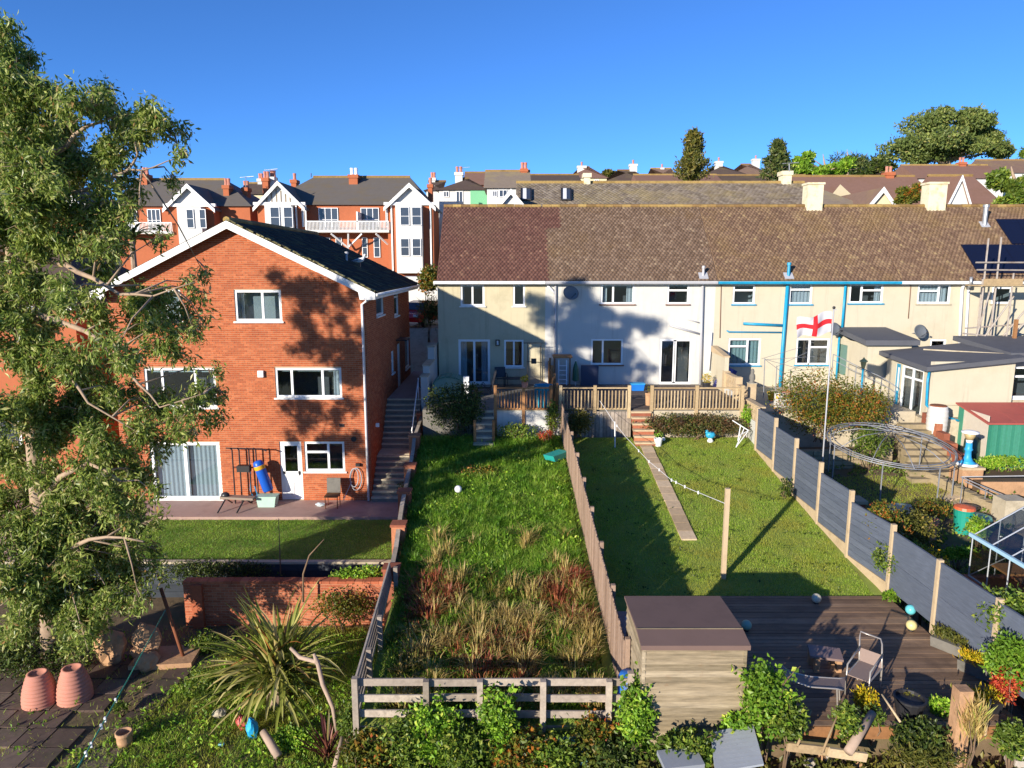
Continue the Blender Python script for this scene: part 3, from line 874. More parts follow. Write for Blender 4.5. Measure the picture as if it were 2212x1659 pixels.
# pipes on the walls
pipe('downpipe', [PY(1178, 612), PY(1192, 626), PY(1200, 636)], .045, G['pipe_white'], tA)
pipe('downpipe', [PY(1200, 612), PY(1199.5, 826)], .05, G['pipe_grey'], tB)
pipe('downpipe', [PY(1518, 612), PY(1512, 832)], .065, G['pipe_grey'], tB)
pipe('waste_pipe', [PY(1446, 703, .07), PY(1510, 721, .07)], .05, G['pipe_grey'], tB)
pipe('waste_pipe', [PY(1486, 690, .06), PY(1510, 697, .06)], .025, G['pipe_grey'], tB)
pipe('downpipe', [PY(1537, 718), PY(1531, 800)], .04, G['pipe_white'], tB)
pipe('soil_pipe', [PY(1702, 606), PY(1690, 760), PY(1684, 850)], .085, G['teal'], tC)
pipe('waste_pipe', [PY(1606, 699, .07), PY(1690, 703, .07)], .065, G['teal'], tC)
pipe('waste_pipe', [PY(1570, 714, .06), PY(1574, 717, .06), PY(1688, 718, .06)], .035, G['teal'], tC)
pipe('downpipe', [PY(1827, 610), PY(1818, 722)], .06, G['teal'], tC)
pipe('cable_conduit', [PY(1558, 614, .02), PY(1555, 730, .02)], .02, G['sill_brown'], tC)
pipe('cable_conduit', [PY(1968, 612, .02), PY(1962, 688, .02)], .02, G['sill_brown'], tD)
pipe('downpipe', [PY(2083, 612), PY(2078, 626), PY(2072, 748)], .07, G['pipe_white'], tD)
pipe('downpipe', [PY(2092, 626), PY(2085, 748)], .06, G['pipe_white'], tD)
pipe('flue_elbow', [atY(2098, 598, 32.9), atY(2097, 616, 32.9), PY(2090, 622)], .07, G['metal'], tD)

def dish(name, label, u, v, r, face, Y=YT):
    c = atY(u, v, Y - .45)
    t = thing(name, label, 'satellite dish', c)
    d = Vector(face).normalized(); M = d.to_track_quat('Z', 'Y').to_matrix()
    prof = [(.001, .02)] + [(r * k / 6, .02 + .22 * r * (k / 6) ** 2) for k in range(1, 7)] + [(r * .99, .22 * r - .005)] + [(r * k / 6 + .001, .22 * r * (k / 6) ** 2 - .012) for k in range(5, -1, -1)]
    mb = MB(); mb.lathe(c, prof, 24, 0, M @ Matrix.Diagonal(Vector((1.0, .78, 1)))); mb.build('reflector', G['dish'], t, smooth=True)
    tip = c + d * r * 1.1 + Vector((0, 0, -r * .35))
    MB().tube([c + Vector((0, 0, -r * .7)), tip], .012, 6).build('arm', G['black_metal'], t)
    MB().obox(tip, .06, .09, .06).build('receiver', G['black_metal'], t)
    MB().tube([c - d * .02, c - d * .15, Vector((c.x - d.x * .2, Y - .02, c.z - .1))], .02, 6).build('bracket', G['pipe_grey'], t)
G['dish'] = M_plain('dish_grey', S('6a7076'), 0.55, 0.1, 6)
dish('satellite_dish', 'grey oval satellite dish on the white house wall', 1231, 634, .42, (.45, -.8, .3))
dish('satellite_dish', 'grey satellite dish above the flat roof near the far right downpipe', 1985, 717, .42, (.35, -.85, .3))
dish('satellite_dish', 'grey satellite dish half hidden behind the flag', 1800, 712, .40, (.45, -.8, .3))
# ------------------------------------------------------------------ the red brick house
YB_ = 25.8
XA, XL, XR = -9.98, -14.62, -5.3
ZAP, ZEV = 7.02, 4.72      # wall apex and wall top at the eaves
tH = thing('brick_house', 'three storey red brick house with white bargeboards and dark tiled roof', 'house', (XA, YB_, -3.17))
frH = Fr((XL, YB_, 0), (1, 0, 0), (0, -1, 0))
WH = XR - XL
opsH = {k: frH.rect(*r) for k, r in dict(w1=(505, 626.5, 610, 694), w2=(593, 794.5, 739.5, 859), w3=(313, 626, 394, 694), w4=(310, 795, 470, 880), sl=(322, 955, 482, 1079), dr=(603, 954, 656.5, 1079), wd=(656.6, 954, 746, 1018)).items()}
wall(frH, 0, WH, -4.2, ZEV, list(opsH.values()), 'wall', G['mortar'], tH, gable=(XA - XL, ZAP))
sl_ = (ZAP - ZEV) / (WH / 2)
def topH(z):
    if z <= ZEV: return (0, WH)
    k = (z - ZEV) / sl_
    return (k, WH - k)
wl = [o for o in bpy.data.objects if o.parent is tH and o.name.startswith('wall')][0]
brickwork(wl, frH, 0, WH, -3.17, ZAP - .06, list(opsH.values()), G['brick'], top=topH, focus=(WH * .62, -1.0))
frS = Fr((XR, YB_, 0), (0, 1, 0), (1, 0, 0))
DEP = 10.9
opsS = {k: frS.rect(*r) for k, r in dict(s1=(811, 622, 829, 678), s2=(850, 616, 861, 680), dr=(857.5, 745, 866, 852), ar=(844.5, 760, 851, 803), s3=(874, 733, 884.5, 790)).items()}
wS = wall(frS, 0, DEP, -4.2, ZEV, list(opsS.values()), 'side_wall', G['mortar'], tH)
brickwork(wS, frS, 0.02, DEP, -3.17, ZEV - .02, list(opsS.values()), G['brick'], n_single=120, focus=(0.5, 0))
MB().box(XL, YB_ + .14, -4.2, XL + .02, YB_ + DEP, ZEV).build('side_wall', G['brick'], tH)
MB().box(XL, YB_ + DEP - .02, -4.2, XR, YB_ + DEP, ZEV).build('rear_wall', G['brick'], tH)
window(tH, frH, opsH['w1'], ((0, 0, .6, 1), (.6, 0, 1, 1)), 'fascia', room='room_light', curtains=((.02, .16),), blind=0, depth=.5)
window(tH, frH, opsH['w2'], V3, 'fascia', curtains=((.86, .97),), blind=.14)
window(tH, frH, opsH['w3'], ((0, 0, .6, 1), (.6, 0, 1, 1)), 'fascia', room='room_light', depth=.5)
window(tH, frH, opsH['w4'], V3, 'fascia', blind=.12)
window(tH, frH, opsH['sl'], V2, 'fascia', name='sliding_door', curtains=((.05, .52), (.54, .96)), fw=.08)
window(tH, frH, opsH['wd'], ((0, 0, .6, .66), (0, .66, .6, 1), (.6, 0, 1, 1)), 'fascia')
# half glazed door
a0, a1, h0, h1 = opsH['dr']
mb = MB(); w = .07
frH.box(mb, a0, a0 + w, h0, h1, -.09, -.03); frH.box(mb, a1 - w, a1, h0, h1, -.09, -.03); frH.box(mb, a0 + w, a1 - w, h1 - w, h1, -.09, -.03)
hm = h0 + (h1 - h0) * .44
for (p, q, r, s_) in ((a0 + w, a1 - w, h0, h0 + .1), (a0 + w, a1 - w, hm, hm + .1), (a0 + w, a1 - w, h1 - w - .1, h1 - w), (a0 + w, a0 + w + .1, h0 + .1, h1 - w - .1), (a1 - w - .1, a1 - w, h0 + .1, h1 - w - .1), ((a0 + a1) / 2 - .05, (a0 + a1) / 2 + .05, h0 + .1, hm)):
    frH.box(mb, p, q, r, s_, -.085, -.035)
dH = mb.build('door', G['upvc'], tH)
mb = MB(); frH.box(mb, a0 + w, a1 - w, h0 + .08, hm + .02, -.075, -.055); mb.build('door_panel', G['upvc'], dH)
mb = MB(); frH.box(mb, a0 + w + .09, a1 - w - .09, hm + .09, h1 - w - .09, -.07, -.06); mb.build('pane', G['glass'], dH)
mb = MB(); frH.box(mb, a1 - w - .07, a1 - w - .04, hm - .05, hm + .12, -.035, .0); mb.build('handle', G['black_metal'], dH)
mb = MB(); frH.box(mb, a0, a1, h0, h1, -1.3, -1.25); mb.build('interior', G['room'], dH)
window(tH, frS, opsS['s1'], ((0, 0, 1, 1),), 'fascia', room='room_light', depth=.4)
window(tH, frS, opsS['s2'], ((0, 0, 1, .62), (0, .62, 1, 1)), 'fascia', depth=.4)
window(tH, frS, opsS['s3'], ((0, 0, 1, 1),), 'fascia', depth=.4)
window(tH, frS, opsS['ar'], ((0, 0, 1, .55), (0, .55, 1, 1)), 'fascia', room='room_light', depth=.4)
mb = MB(); frS.box(mb, opsS['dr'][0], opsS['dr'][1], opsS['dr'][2], opsS['dr'][3], -.08, -.03); mb.build('side_door', G['upvc'], tH)
# roof: two slopes, tiles, white bargeboards
ov, oe = .38, .42
ez = ZEV + .14 - sl_ * oe
Rz = ZAP + .14
G['tile_black'] = M_pieces('tile_black', [(0, S('26241f')), (0.5, S('35322b')), (0.85, S('45422f')), (1, S('5c5a3a'))], 0.9, 0.4, 10, S('55552c'), 0.9, 0.6, 0.8)
G['verge'] = M_pieces('verge', [(0, S('57543a')), (0.5, S('7a7450')), (1, S('98906a'))], .95, .3, 10)
yb0, yb1 = YB_ - ov, YB_ + DEP + .3
mb = MB()
for sx, ex_ in ((-1, XL - oe), (1, XR + oe)):
    q = [(ex_, yb0, ez), (ex_, yb1, ez), (XA, yb1, Rz), (XA, yb0, Rz)]
    mb.add(q + [(x, y, z - .08) for x, y, z in q], MB.BF)
rH = mb.build('roof', G['tile_black'], tH)
for sx, ex_ in ((-1, XL - oe), (1, XR + oe)):
    up_ = Vector((XA - ex_, 0, Rz - ez)); Ls = up_.length; up_.normalize()
    if sx > 0: tile_roof(rH, (ex_ + .06, yb0 - .02, ez - .0), (0, 1, 0), up_, yb1 - yb0, Ls, G['tile_black'], tw=.3, ex=.3, focus=(0, 2.5), bump=.02)
for k in range(44):
    f = (k + .5) / 44; xv = (XR + oe) + (XA - XR - oe) * f
    MB().obox((xv, yb0 + rng.uniform(.02, .14), ez + (Rz - ez) * f + .03 + rng.uniform(-.01, .02)), .14, rng.uniform(.12, .3), .05, ry=math.atan(sl_)).build('verge_tile', G['verge'], rH)
mer = MB(); mer.tube([(0, 0, 0), (0, .44, 0)], .12, 8); mer = mesh_data(mer, 'ridge_tile', G['ridge'])
y = yb0
while y < yb1 - .3:
    inst('ridge_tile', mer, (XA, y, Rz + .0), rH); y += .45
bz = .27
for sx, ex_ in ((-1, XL - oe - .02), (1, XR + oe + .02)):
    mb = MB()
    poly = [(XA, Rz - .03), (ex_, ez - .03), (ex_, ez - bz), (ex_ - sx * .55, ez - bz), (ex_ - sx * .6, ez - .02 + sl_ * .6 - bz), (XA, Rz - bz - .03)]
    mb.prism(poly, yb0 - .03, yb0, lambda a, b, d: (a, d, b))
    mb.build('bargeboard', G['fascia'], tH)
    MB().box(ex_ - .02, yb0 + .02, ez - .24, ex_ + .02, yb1, ez - .06).build('fascia_board', G['fascia'], tH)
    mb = MB(); mb.tube([(ex_ + sx * .06, yb0, ez - .1), (ex_ + sx * .06, yb1, ez - .1)], .06, 8); mb.build('gutter', G['fascia'], tH, smooth=True)
    MB().box(min(ex_ - .01, ex_ - sx * .42), yb0 + .02, ez - .26, max(ex_ - .01, ex_ - sx * .42), yb1, ez - .24).build('soffit', G['fascia'], tH)
pipe('downpipe', [(XR + oe, YB_ - .2, ez - .15), (XR + .1, YB_ - .12, ez - .3), (XR - .1, YB_ - .1, ez - .45), (XR - .1, YB_ - .1, -3.15)], .05, G['pipe_white'], tH)
v0 = atY(565, 807, YB_)
mb = MB(); frv = frH.rect(558, 800, 571, 814); frH.box(mb, *frv, -.02, .12); mb.build('vent_cowl', G['fascia'], tH)
mb = MB(); frH.box(mb, *frH.rect(733, 916, 744, 922), -.01, .02); mb.build('air_vent', G['dark'], tH)
c = atY(764.5, 948, YB_); MB().cyl((c.x, YB_ + .02, c.z), (c.x, YB_ - .06, c.z), .1, 12).build('flue_terminal', G['dark'], tH)
c = atY(806, 923, YB_); MB().box(c.x + .02, YB_ + .4, c.z - .08, c.x + .14, YB_ + .5, c.z + .05).build('security_light', G['upvc'], tH)
p = atX(858, 735, XR + .02); q = atX(861, 708, XR + .02)
MB().box(XR - .01, p.y - .3, p.z, XR + .5, p.y + .9, p.z + .06).build('door_canopy', G['black_metal'], tH)
MB().lathe((XR + .01, 33.2, 5.9), [(.06, -.6), (.06, .1), (.09, .12), (.09, .2)], 10).build('vent_pipe', G['pipe_grey'], tH) if False else None
vp = Vector((-7.1, 31.0, Rz - (abs(-7.1 - XA)) * sl_))
MB().lathe(vp, [(.05, -.05), (.05, .3), (.08, .32), (.08, .42), (.02, .44)], 10).build('vent_pipe', G['pipe_grey'], rH)

# ------------------------------------------------------------------ steps between the brick house and the gardens
tS = thing('outdoor_steps', 'long dark concrete steps climbing beside the brick house wall', 'steps', (-4.5, 27, -3.17))
def flight(y0, z0, y1, z1, n, x0, x1):
    for k in range(n):
        ya = y0 + (y1 - y0) * k / n; zb = z0 + (z1 - z0) * (k + 1) / n
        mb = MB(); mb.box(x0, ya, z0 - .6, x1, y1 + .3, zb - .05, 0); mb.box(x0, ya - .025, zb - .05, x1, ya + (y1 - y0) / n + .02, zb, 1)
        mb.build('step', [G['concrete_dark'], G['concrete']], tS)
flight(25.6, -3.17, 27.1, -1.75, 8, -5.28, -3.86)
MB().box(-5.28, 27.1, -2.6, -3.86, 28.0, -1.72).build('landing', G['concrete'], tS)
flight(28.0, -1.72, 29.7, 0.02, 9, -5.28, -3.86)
o = slab('side_path', -5.28, 29.7, -1.5, -3.86, 37.5, 0.02, G['paving_pink'])
tW = thing('retaining_wall', 'white painted block wall beside the top of the steps', 'wall', (-3.7, 31, 0))
for k, (ya, yb, zt) in enumerate(((29.5, 30.3, .95), (30.3, 32.2, 1.3), (32.2, 36.5, 1.9))):
    mb = MB(); mb.box(-3.84, ya, -1.6, -3.56, yb, zt); mb.build('block_wall', G['render_white'], tW)
    MB().box(-3.88, ya, zt, -3.53, yb, zt + .06).build('coping', G['concrete'], tW)
pipe('handrail', [(-3.95, 27.3, -0.85), (-3.95, 29.6, 0.9)], .025, G['pipe_white'], tS)
for yy, zz in ((27.4, -1.7), (29.5, 0.0)): pipe('rail_post', [(-3.95, yy, zz - .02), (-3.95, yy, zz + .92)], .02, G['pipe_white'], tS)
# ------------------------------------------------------------------ fences and walls of the gardens
tF = thing('board_fence', 'weathered pinkish board fence between the overgrown garden and the lawn', 'fence', (2.0, 20, -2.2))
FX = lambda y: 1.92 + (27.2 - y) * 0.02
yy = 27.3; bay = 0
mbb = MB(); mbb.box(-.011, -.054, 0, .011, .054, 1.36); me_b = mesh_data(mbb, 'board', G['wood_pink'])
mbb = MB(); mbb.box(-.045, -.05, -.3, .045, .05, 1.5); me_p = mesh_data(mbb, 'post', G['wood_pink'])
while yy > 13.5:
    y1 = yy - 1.78
    zb = (garden_z(yy) + garden_z(y1)) / 2
    inst('post', me_p, (FX(yy) + .06, yy, garden_z(yy)), tF)
    for h in (.25, .75, 1.2):
        MB().beam((FX(yy) + .05, yy - .05, garden_z(yy) + h), (FX(y1) + .05, y1 + .05, garden_z(y1) + h), .04, .07).build('rail', G['wood_pink'], tF)
    y = yy - .02
    while y > y1 - .03:
        if rng.random() > .02:
            inst('board', me_b, (FX(y), y, garden_z(y) + .05 + rng.uniform(-.03, .03)), tF, rot=(rng.uniform(-.02, .02), 0, rng.uniform(-.05, .05)))
        y -= .112
    yy = y1 - .02; bay += 1
inst('post', me_p, (FX(yy) + .06, yy, garden_z(yy)), tF)

G['coping'] = M_plain('coping_grey', S('8f8778'), 0.9, 0.25, 6, dirt=S('6f7a50'), dscale=3)
G['slab_tan'] = M_pieces('slab_tan', [(0, S('ac9678')), (0.5, S('bda688')), (1, S('ccb698'))], 0.9, 0.25, 8)
tGW = thing('garden_wall', 'low brick wall topped with weathered fence boards between brick piers beside the steps', 'wall', (-3.3, 22, -3))
def wtop(y): return garden_z(y) + 0.2 + .1 * math.sin(y * 1.3)
y = 29.2
ends = []
while y > 17.3:
    y1 = max(17.2, y - .62)
    xa, xb = wall_x(y) - .1, wall_x(y1) - .1
    z0 = min(wtop(y), wtop(y1)) - .1
    mb = MB(); mb.add([(xa - .12, y, -4), (xa + .12, y, -4), (xb + .12, y1, -4), (xb - .12, y1, -4), (xa - .12, y, z0), (xa + .12, y, z0), (xb + .12, y1, z0), (xb - .12, y1, z0)], MB.BF)
    mb.build('wall_section', G['brick_old'], tGW)
    y = y1
PYW = [28.6, 25.9, 23.6, 21.4, 19.4, 17.25]
for i in range(5):
    ya, yb = PYW[i] - .19, PYW[i + 1] + .19
    zt = (wtop(ya) + wtop(yb)) / 2
    A_ = Vector((wall_x(ya) - .1, ya, wtop(ya) + .16)); B_ = Vector((wall_x(yb) - .1, yb, wtop(yb) + .16))
    n = int((ya - yb) / .125)
    for k in range(n):
        p = A_.lerp(B_, (k + .5) / n)
        MB().box(p.x + .005 + rng.uniform(0, .012), p.y - .058, p.z - .55, p.x + .028 + rng.uniform(0, .012), p.y + .058, p.z + rng.uniform(-.04, .03)).build('fence_board', G['wood_pink'], tGW)
    m_ = A_.lerp(B_, .5) + Vector((rng.uniform(-.02, .02), 0, rng.uniform(-.03, .05)))
    for p, q in ((A_, m_), (m_, B_)):
        MB().beam(p + Vector((0, 0, .02)), q + Vector((0, 0, .02)), .12, .04).build('cap_rail', G['wood_grey'], tGW)
for y in (28.6, 25.9, 23.6, 21.4, 19.4, 17.25):
    x = wall_x(y) - .1
    mb = MB(); mb.box(x - .19, y - .19, -4, x + .19, y + .19, wtop(y) + .2); p_ = mb.build('pier', G['brick_old'], tGW)
    MB().box(x - .22, y - .22, wtop(y) + .2, x + .22, y + .22, wtop(y) + .27).build('pier_cap', G['brick_old'], p_)

tSF = thing('slatted_fence', 'grey slatted wooden fence running down to the front corner post', 'fence', (-3, 15, -3))
for k in range(5):
    d = k * .2
    a = Vector((-3.12 + .01 * k, 17.1, -1.92 - d * .45)); b = Vector((-3.0, 12.5, -2.26 - d))
    MB().beam(a, b, .035, .12).build('rail', G['wood_grey'], tSF)
for y in (16.8, 14.6, 13.4):
    zt = -2.26 + (y - 12.5) / 4.6 * .34
    MB().box(-2.97, y - .05, -4.2, -2.87, y + .05, zt + .08).build('post', G['wood_grey'], tSF)

tFF = thing('rail_fence', 'weathered four rail wooden fence across the front of the overgrown garden', 'fence', (-.5, 12.4, -3.4))
YF = 12.4
posts = [atY(u, 1468, YF) for u in (768, 921, 1037, 1173, 1315)]
posts.append(atY(1362, 1450, YF))
for i, p in enumerate(posts):
    zt = p.z + (.08 if i == 0 else .02)
    mb = MB(); mb.box(p.x - .055, YF - .12, -4.25, p.x + .055, YF - .005, zt); mb.build('post', G['wood_grey'], tFF)
for v in (1475, 1508.5, 1543, 1577):
    z = atY(1040, v, YF).z
    for i in range(5):
        x0_, x1_ = posts[i].x + .01, posts[i + 1].x - .01
        mb = MB(); mb.obox(((x0_ + x1_) / 2, YF + .018, z + rng.uniform(-.012, .012)), x1_ - x0_, .035, .145, ry=rng.uniform(-.006, .006)); mb.build('rail', G['wood_grey'], tFF)

# dark grey panel fence with concrete posts
G['composite'] = M_pieces('composite', [(0, S('596170')), (0.5, S('5e6675')), (1, S('646c7b'))], 0.65, 0.35, 3, S('525a68'), .9, .5, .75, stretch=(1, 1, 10))
G['concrete_post'] = M_plain('concrete_post', S('b9a485'), 0.9, 0.12, 7, dirt=S('9a8668'), dscale=3)
tPF = thing('panel_fence', 'dark grey slatted panel fence with pale concrete posts along the lawn', 'fence', (9.2, 18, -2))
PYs = [25.75 - 1.83 * k for k in range(9)]
PXs = [9.1, 9.1, 9.1, 9.12, 9.18, 9.36, 9.42, 9.5, 9.6]
def pgz(y): return garden_z(y) if y > 16.5 else -2.5 - (16.5 - y) * .02
tops = []
for k in range(8):
    ya, yb = PYs[k], PYs[k + 1]
    gz = (pgz(ya) + pgz(yb)) / 2
    zt = gz + 1.68
    tops.append(zt)
    xa, xb = PXs[k], PXs[k + 1]
    gbh = .34 if ya > 16.7 else .05
    if ya > 16.7:
        mb = MB(); mb.beam((xa, ya - .06, gz - .1), (xb, yb + .06, gz - .1), .05, .62); mb.build('gravel_board', G['concrete_post'], tPF)
    z = gz + .22
    n = 8 if k < 5 else 2; hb = (zt - z) / n
    for j in range(n):
        mb = MB(); mb.beam((xa, ya - .055, z + hb * (j + .5)), (xb, yb + .055, z + hb * (j + .5)), .03, hb - .012); mb.build('slat', G['composite'], tPF)
    MB().beam((xa + .004, ya - .055, (z + zt) / 2), (xb + .004, yb + .055, (z + zt) / 2), .012, zt - z - .02).build('panel_core', G['composite'], tPF)
    MB().beam((xa, ya - .055, zt + .02), (xb, yb + .055, zt + .02), .05, .04).build('top_rail', G['composite'], tPF)
for k in range(9):
    zt = tops[min(k, 7)] if k == 0 else max(tops[k - 1] if k - 1 < 8 else -9, tops[min(k, 7)])
    mb = MB(); mb.box(PXs[k] - .055, PYs[k] - .05, pgz(PYs[k]) - .4, PXs[k] + .055, PYs[k] + .05, zt + .08); mb.build('post', G['concrete_post'], tPF)

# the white stepped wall with pierced blocks, from the house to the fence
tSW = thing('screen_wall', 'stepped garden wall with pierced screen blocks between the two patios', 'wall', (9.5, 30, 0))
XW = 9.55
for (ya, yb, zt, m) in ((33.4, 31.3, 1.55, 'render_pale'), (31.3, 29.6, .25, 'render_white'), (29.6, 27.9, .0, 'render_white'), (27.9, 25.85, -.25, 'render_white')):
    x0_ = XW if ya > 28 else 9.3
    MB().box(x0_ - .09, yb, -2.2, x0_ + .09, ya, zt).build('wall_section', G[m], tSW)
    if m == 'render_pale':
        mb = MB(); mb.add([(x0_ - .13, yb, zt), (x0_ + .13, yb, zt), (x0_ + .13, ya, zt), (x0_ - .13, ya, zt), (x0_ - .13, yb, zt + .06), (x0_ + .13, yb, zt + .06), (x0_ + .13, ya, zt + .3), (x0_ - .13, ya, zt + .3)], MB.BF); mb.build('coping', G['concrete_post'], tSW)
    else:
        # pierced blocks: ring-shaped, 0.29 m
        n = int((ya - yb) / .3)
        for r in range(2):
            for j in range(n):
                yc = ya - .15 - j * .3; zc = zt + .15 + r * .3
                mb = MB()
                for (q0, q1, w0, w1) in ((-.145, .145, -.145, -.105), (-.145, .145, .105, .145), (-.145, -.105, -.105, .105), (.105, .145, -.105, .105)):
                    mb.box(x0_ - .045, yc + q0, zc + w0, x0_ + .045, yc + q1, zc + w1)
                mb.obox((x0_, yc, zc), .08, .05, .30, rx=.78); mb.obox((x0_, yc, zc), .078, .05, .30, rx=-.78)
                mb.build('screen_block', G['concrete_post'], tSW)
        MB().box(x0_ - .12, yb, zt + .605, x0_ + .12, ya, zt + .66).build('coping', G['concrete_post'], tSW)
for ya in (31.3, 29.6, 27.9):
    MB().box(XW - .14, ya - .14, -2, XW + .14, ya + .14, .95).build('pier', G['concrete_post'], tSW)

# ------------------------------------------------------------------ deck fronts and balustrades
def balustrade(label, pxs, y, z0, mat, h=.92, sp=.125, skip=(), foot=None):
    t = thing('balustrade', label, 'balustrade', ((pxs[0] + pxs[-1]) / 2, y, z0))
    mb = MB(); mb.box(-.022, -.02, 0, .022, .02, h - .2); me = mesh_data(mb, 'picket', mat)
    for i in range(len(pxs) - 1):
        a, b = pxs[i] + .05, pxs[i + 1] - .05
        MB().box(a, y - .035, z0 + h - .05, b, y + .05, z0 + h).build('top_rail', mat, t)
        MB().box(a, y - .03, z0 + .04, b, y + .03, z0 + .1).build('bottom_rail', mat, t)
        n = max(1, int((b - a) / sp)); s_ = (b - a) / n
        for k in range(n):
            inst('picket', me, (a + (k + .5) * s_, y - .05, z0 + .08), t, rot=(0, 0, rng.uniform(-.05, .05)))
    for x in pxs:
        MB().box(x - .06, y - .055, foot if foot is not None else z0 - .3, x + .06, y + .055, z0 + h + .08).build('post', mat, t)
    return t
YD = 27.3
X_ = lambda u, v=860: atY(u, v, YD).x
balustrade('brown picket balustrade on the cream house patio', [X_(1070), X_(1131), X_(1190)], YD, -.02, G['wood_brown'], foot=-1.15)
balustrade('short brown picket balustrade beside the green storage box', [X_(998), X_(1027)], YD + .4, -.02, G['wood_brown'], h=.8)
balustrade('grey wooden balustrade on the white house deck, between board fence and steps', [X_(1211), X_(1285), X_(1359)], YD, -.02, G['wood_tan'])
balustrade('tan wooden balustrade on the white house deck, between steps and screen wall', [X_(1408), X_(1505), X_(1603)], YD, -.02, G['wood_tan'])
# white house decking boards
tDK = thing('timber_decking', 'grey timber decking in front of the white house', 'decking', (5.5, 30, 0))
mb = MB(); mb.box(0, 0, 0, 7.35, .142, .028); me = mesh_data(mb, 'deck_board', G['deck_dark'])
for k in range(37): inst('deck_board', me, (2.05, 27.45 + k * .15, -.012), tDK)
# board facing under the deck, left of the steps
tBF = thing('deck_skirting', 'vertical grey boards closing the deck front beside the steps', 'skirting', (4, YD, -1))
x = X_(1208)
while x < X_(1362):
    MB().box(x, YD - .03, -1.3, x + .13, YD - .005, -.06 + rng.uniform(-.01, .01)).build('board', G['wood_grey'], tBF); x += .145
tRW = thing('patio_wall', 'pale painted retaining wall under the brown picket balustrade', 'wall', (.5, 27.4, -1))
MB().box(X_(1066), YD + .0, -1.5, 1.85, 27.41, -.03).build('render', G['render_white'], tRW)
MB().box(X_(1066) - .03, YD - .05, -.03, 1.85, 27.41, -.021 + .02).build('coping', G['concrete'], tRW)
tRW2 = thing('patio_wall', 'low stone retaining wall behind the hedge under the tan balustrade', 'wall', (7.3, 27.4, -1))
MB().box(X_(1410), YD + .0, -1.5, 9.25, 27.41, -.03).build('stonework', G['concrete'], tRW2)

def steps(label, x0, x1, y0, z0, y1, z1, n, mats):
    t = thing('garden_steps', label, 'steps', ((x0 + x1) / 2, y0, z0))
    for k in range(n):
        ya = y0 + (y1 - y0) * k / n; zb = z0 + (z1 - z0) * (k + 1) / n
        MB().box(x0, ya, z0 - .3, x1, y1 + .02, zb - .07).build('riser', mats[0], t)
        MB().box(x0 - .02, ya - .03, zb - .07, x1 + .02, ya + (y1 - y0) / n + .01, zb).build('tread', mats[1], t)
    return t
steps('brick and stone garden steps from lawn up to the white house deck', X_(1364), X_(1406), 26.1, garden_z(26.2) - .05, YD + .1, -.03, 6, [G['brick_old'], G['concrete_post']])
steps('narrow grey concrete steps beside the dark bush', X_(1027), X_(1066), 25.9, garden_z(26.2) - .05, YD + .3, -.03, 6, [G['concrete_dark'], G['concrete']])
for u in (1026, 1066):
    p = atY(u, 945, 26.2)
    o = MB().box(p.x - .05, 26.15, garden_z(26.2) - .2, p.x + .05, 26.25, garden_z(26.2) + .98).build('wooden_post', G['wood_brown'])
    tag(o, 'brown wooden post at the foot of the concrete steps, ' + ('beside the dark bush' if u == 1026 else 'in front of the white wall'), 'post')

# garden path of slabs
tP = thing('slab_path', 'straight path of tan paving slabs down the lawn', 'path', (5.1, 22, -1.8))
pa, pb = atG(1393, 958), atG(1489, 1168)
L = (pb - pa).length; n = 15
for k in range(n):
    c = pa.lerp(pb, (k + .5) / n)
    mb = MB(); mb.obox((c.x + rng.uniform(-.01, .01), c.y, c.z + .025), .44, L / n - .015, .05, rx=math.atan(GS), rz=rng.uniform(-.02, .02)); mb.build('slab', G['slab_tan'] if 'slab_tan' in G else G['concrete_post'], tP)

# clothes pole, line, prop
pole = atG(1562, 1250)
o = MB().box(pole.x - .055, pole.y - .055, pole.z - .3, pole.x + .055, pole.y + .055, 0.0).build('clothes_post', G['concrete_post']); tag(o, 'square pale concrete post standing alone on the lawn', 'post')
tL = thing('washing_line', 'white washing line with pegs from the deck to the lawn post', 'washing line', (4, 22, 0))
lp = [atY(1296, 866, 27.2), atY(1325, 910, 26.3), atY(1352, 944, 25), atY(1400, 995, 22.9), atY(1450, 1036.6, 20.9), atY(1487, 1055, 19.6), atY(1565, 1087, 17.38)]
MB().tube(lp, .008, 5).build('line', G['pipe_white'], tL)
for (i, f) in ((1, .3), (2, .6), (3, .05), (3, .5), (4, .02), (4, .3), (4, .8), (5, .3)):
    p = lp[i].lerp(lp[i + 1], f); MB().obox(p, .03, .03, .09, rz=rng.random()).build('peg', G['ceramic'], tL)
q = atY(1329, 950, 26.0)
o = MB().tube([(q.x, 26.0, garden_z(26) - .1), (q.x - .03, 26.0, garden_z(26) + 1.0)], .022, 8).build('line_prop', G['ceramic']); tag(o, 'short white post on the shaded lawn edge by the deck skirting', 'post')

# ------------------------------------------------------------------ the shed and the dark deck
tD2 = thing('garden_deck', 'dark brown timber deck at the bottom of the lawn', 'decking', (6.5, 14, -2.5))
mb = MB(); mb.box(0, 0, -.03, 1.0, .137, 0); 
y = 11.5; k = 0
G['deck_brown'] = M_pieces('deck_brown', [(0, S('755e4d')), (0.5, S('8a715d')), (1, S('a0866f'))], 0.7, 0.45, 4, S('5c4b41'), 1.6, 0.5, 0.75, stretch=(.25, 1, 1))
while y < 16.45:
    xr = 9.3 + (16.6 - y) * .0
    if y < 12.6: xr = 9.0
    MB().box(4.25, y, -2.53, xr, y + .128, -2.5 + rng.uniform(-.006, .004)).build('deck_board', G['deck_brown'], tD2); y += .14
MB().box(4.35, 11.47, -2.75, 9.0, 11.5, -2.51).build('deck_edge', G['wood_brown'], tD2)
MB().box(4.3, 11.6, -3.3, 9.2, 16.5, -2.56).build('deck_frame', G['soil_wet'], tD2)

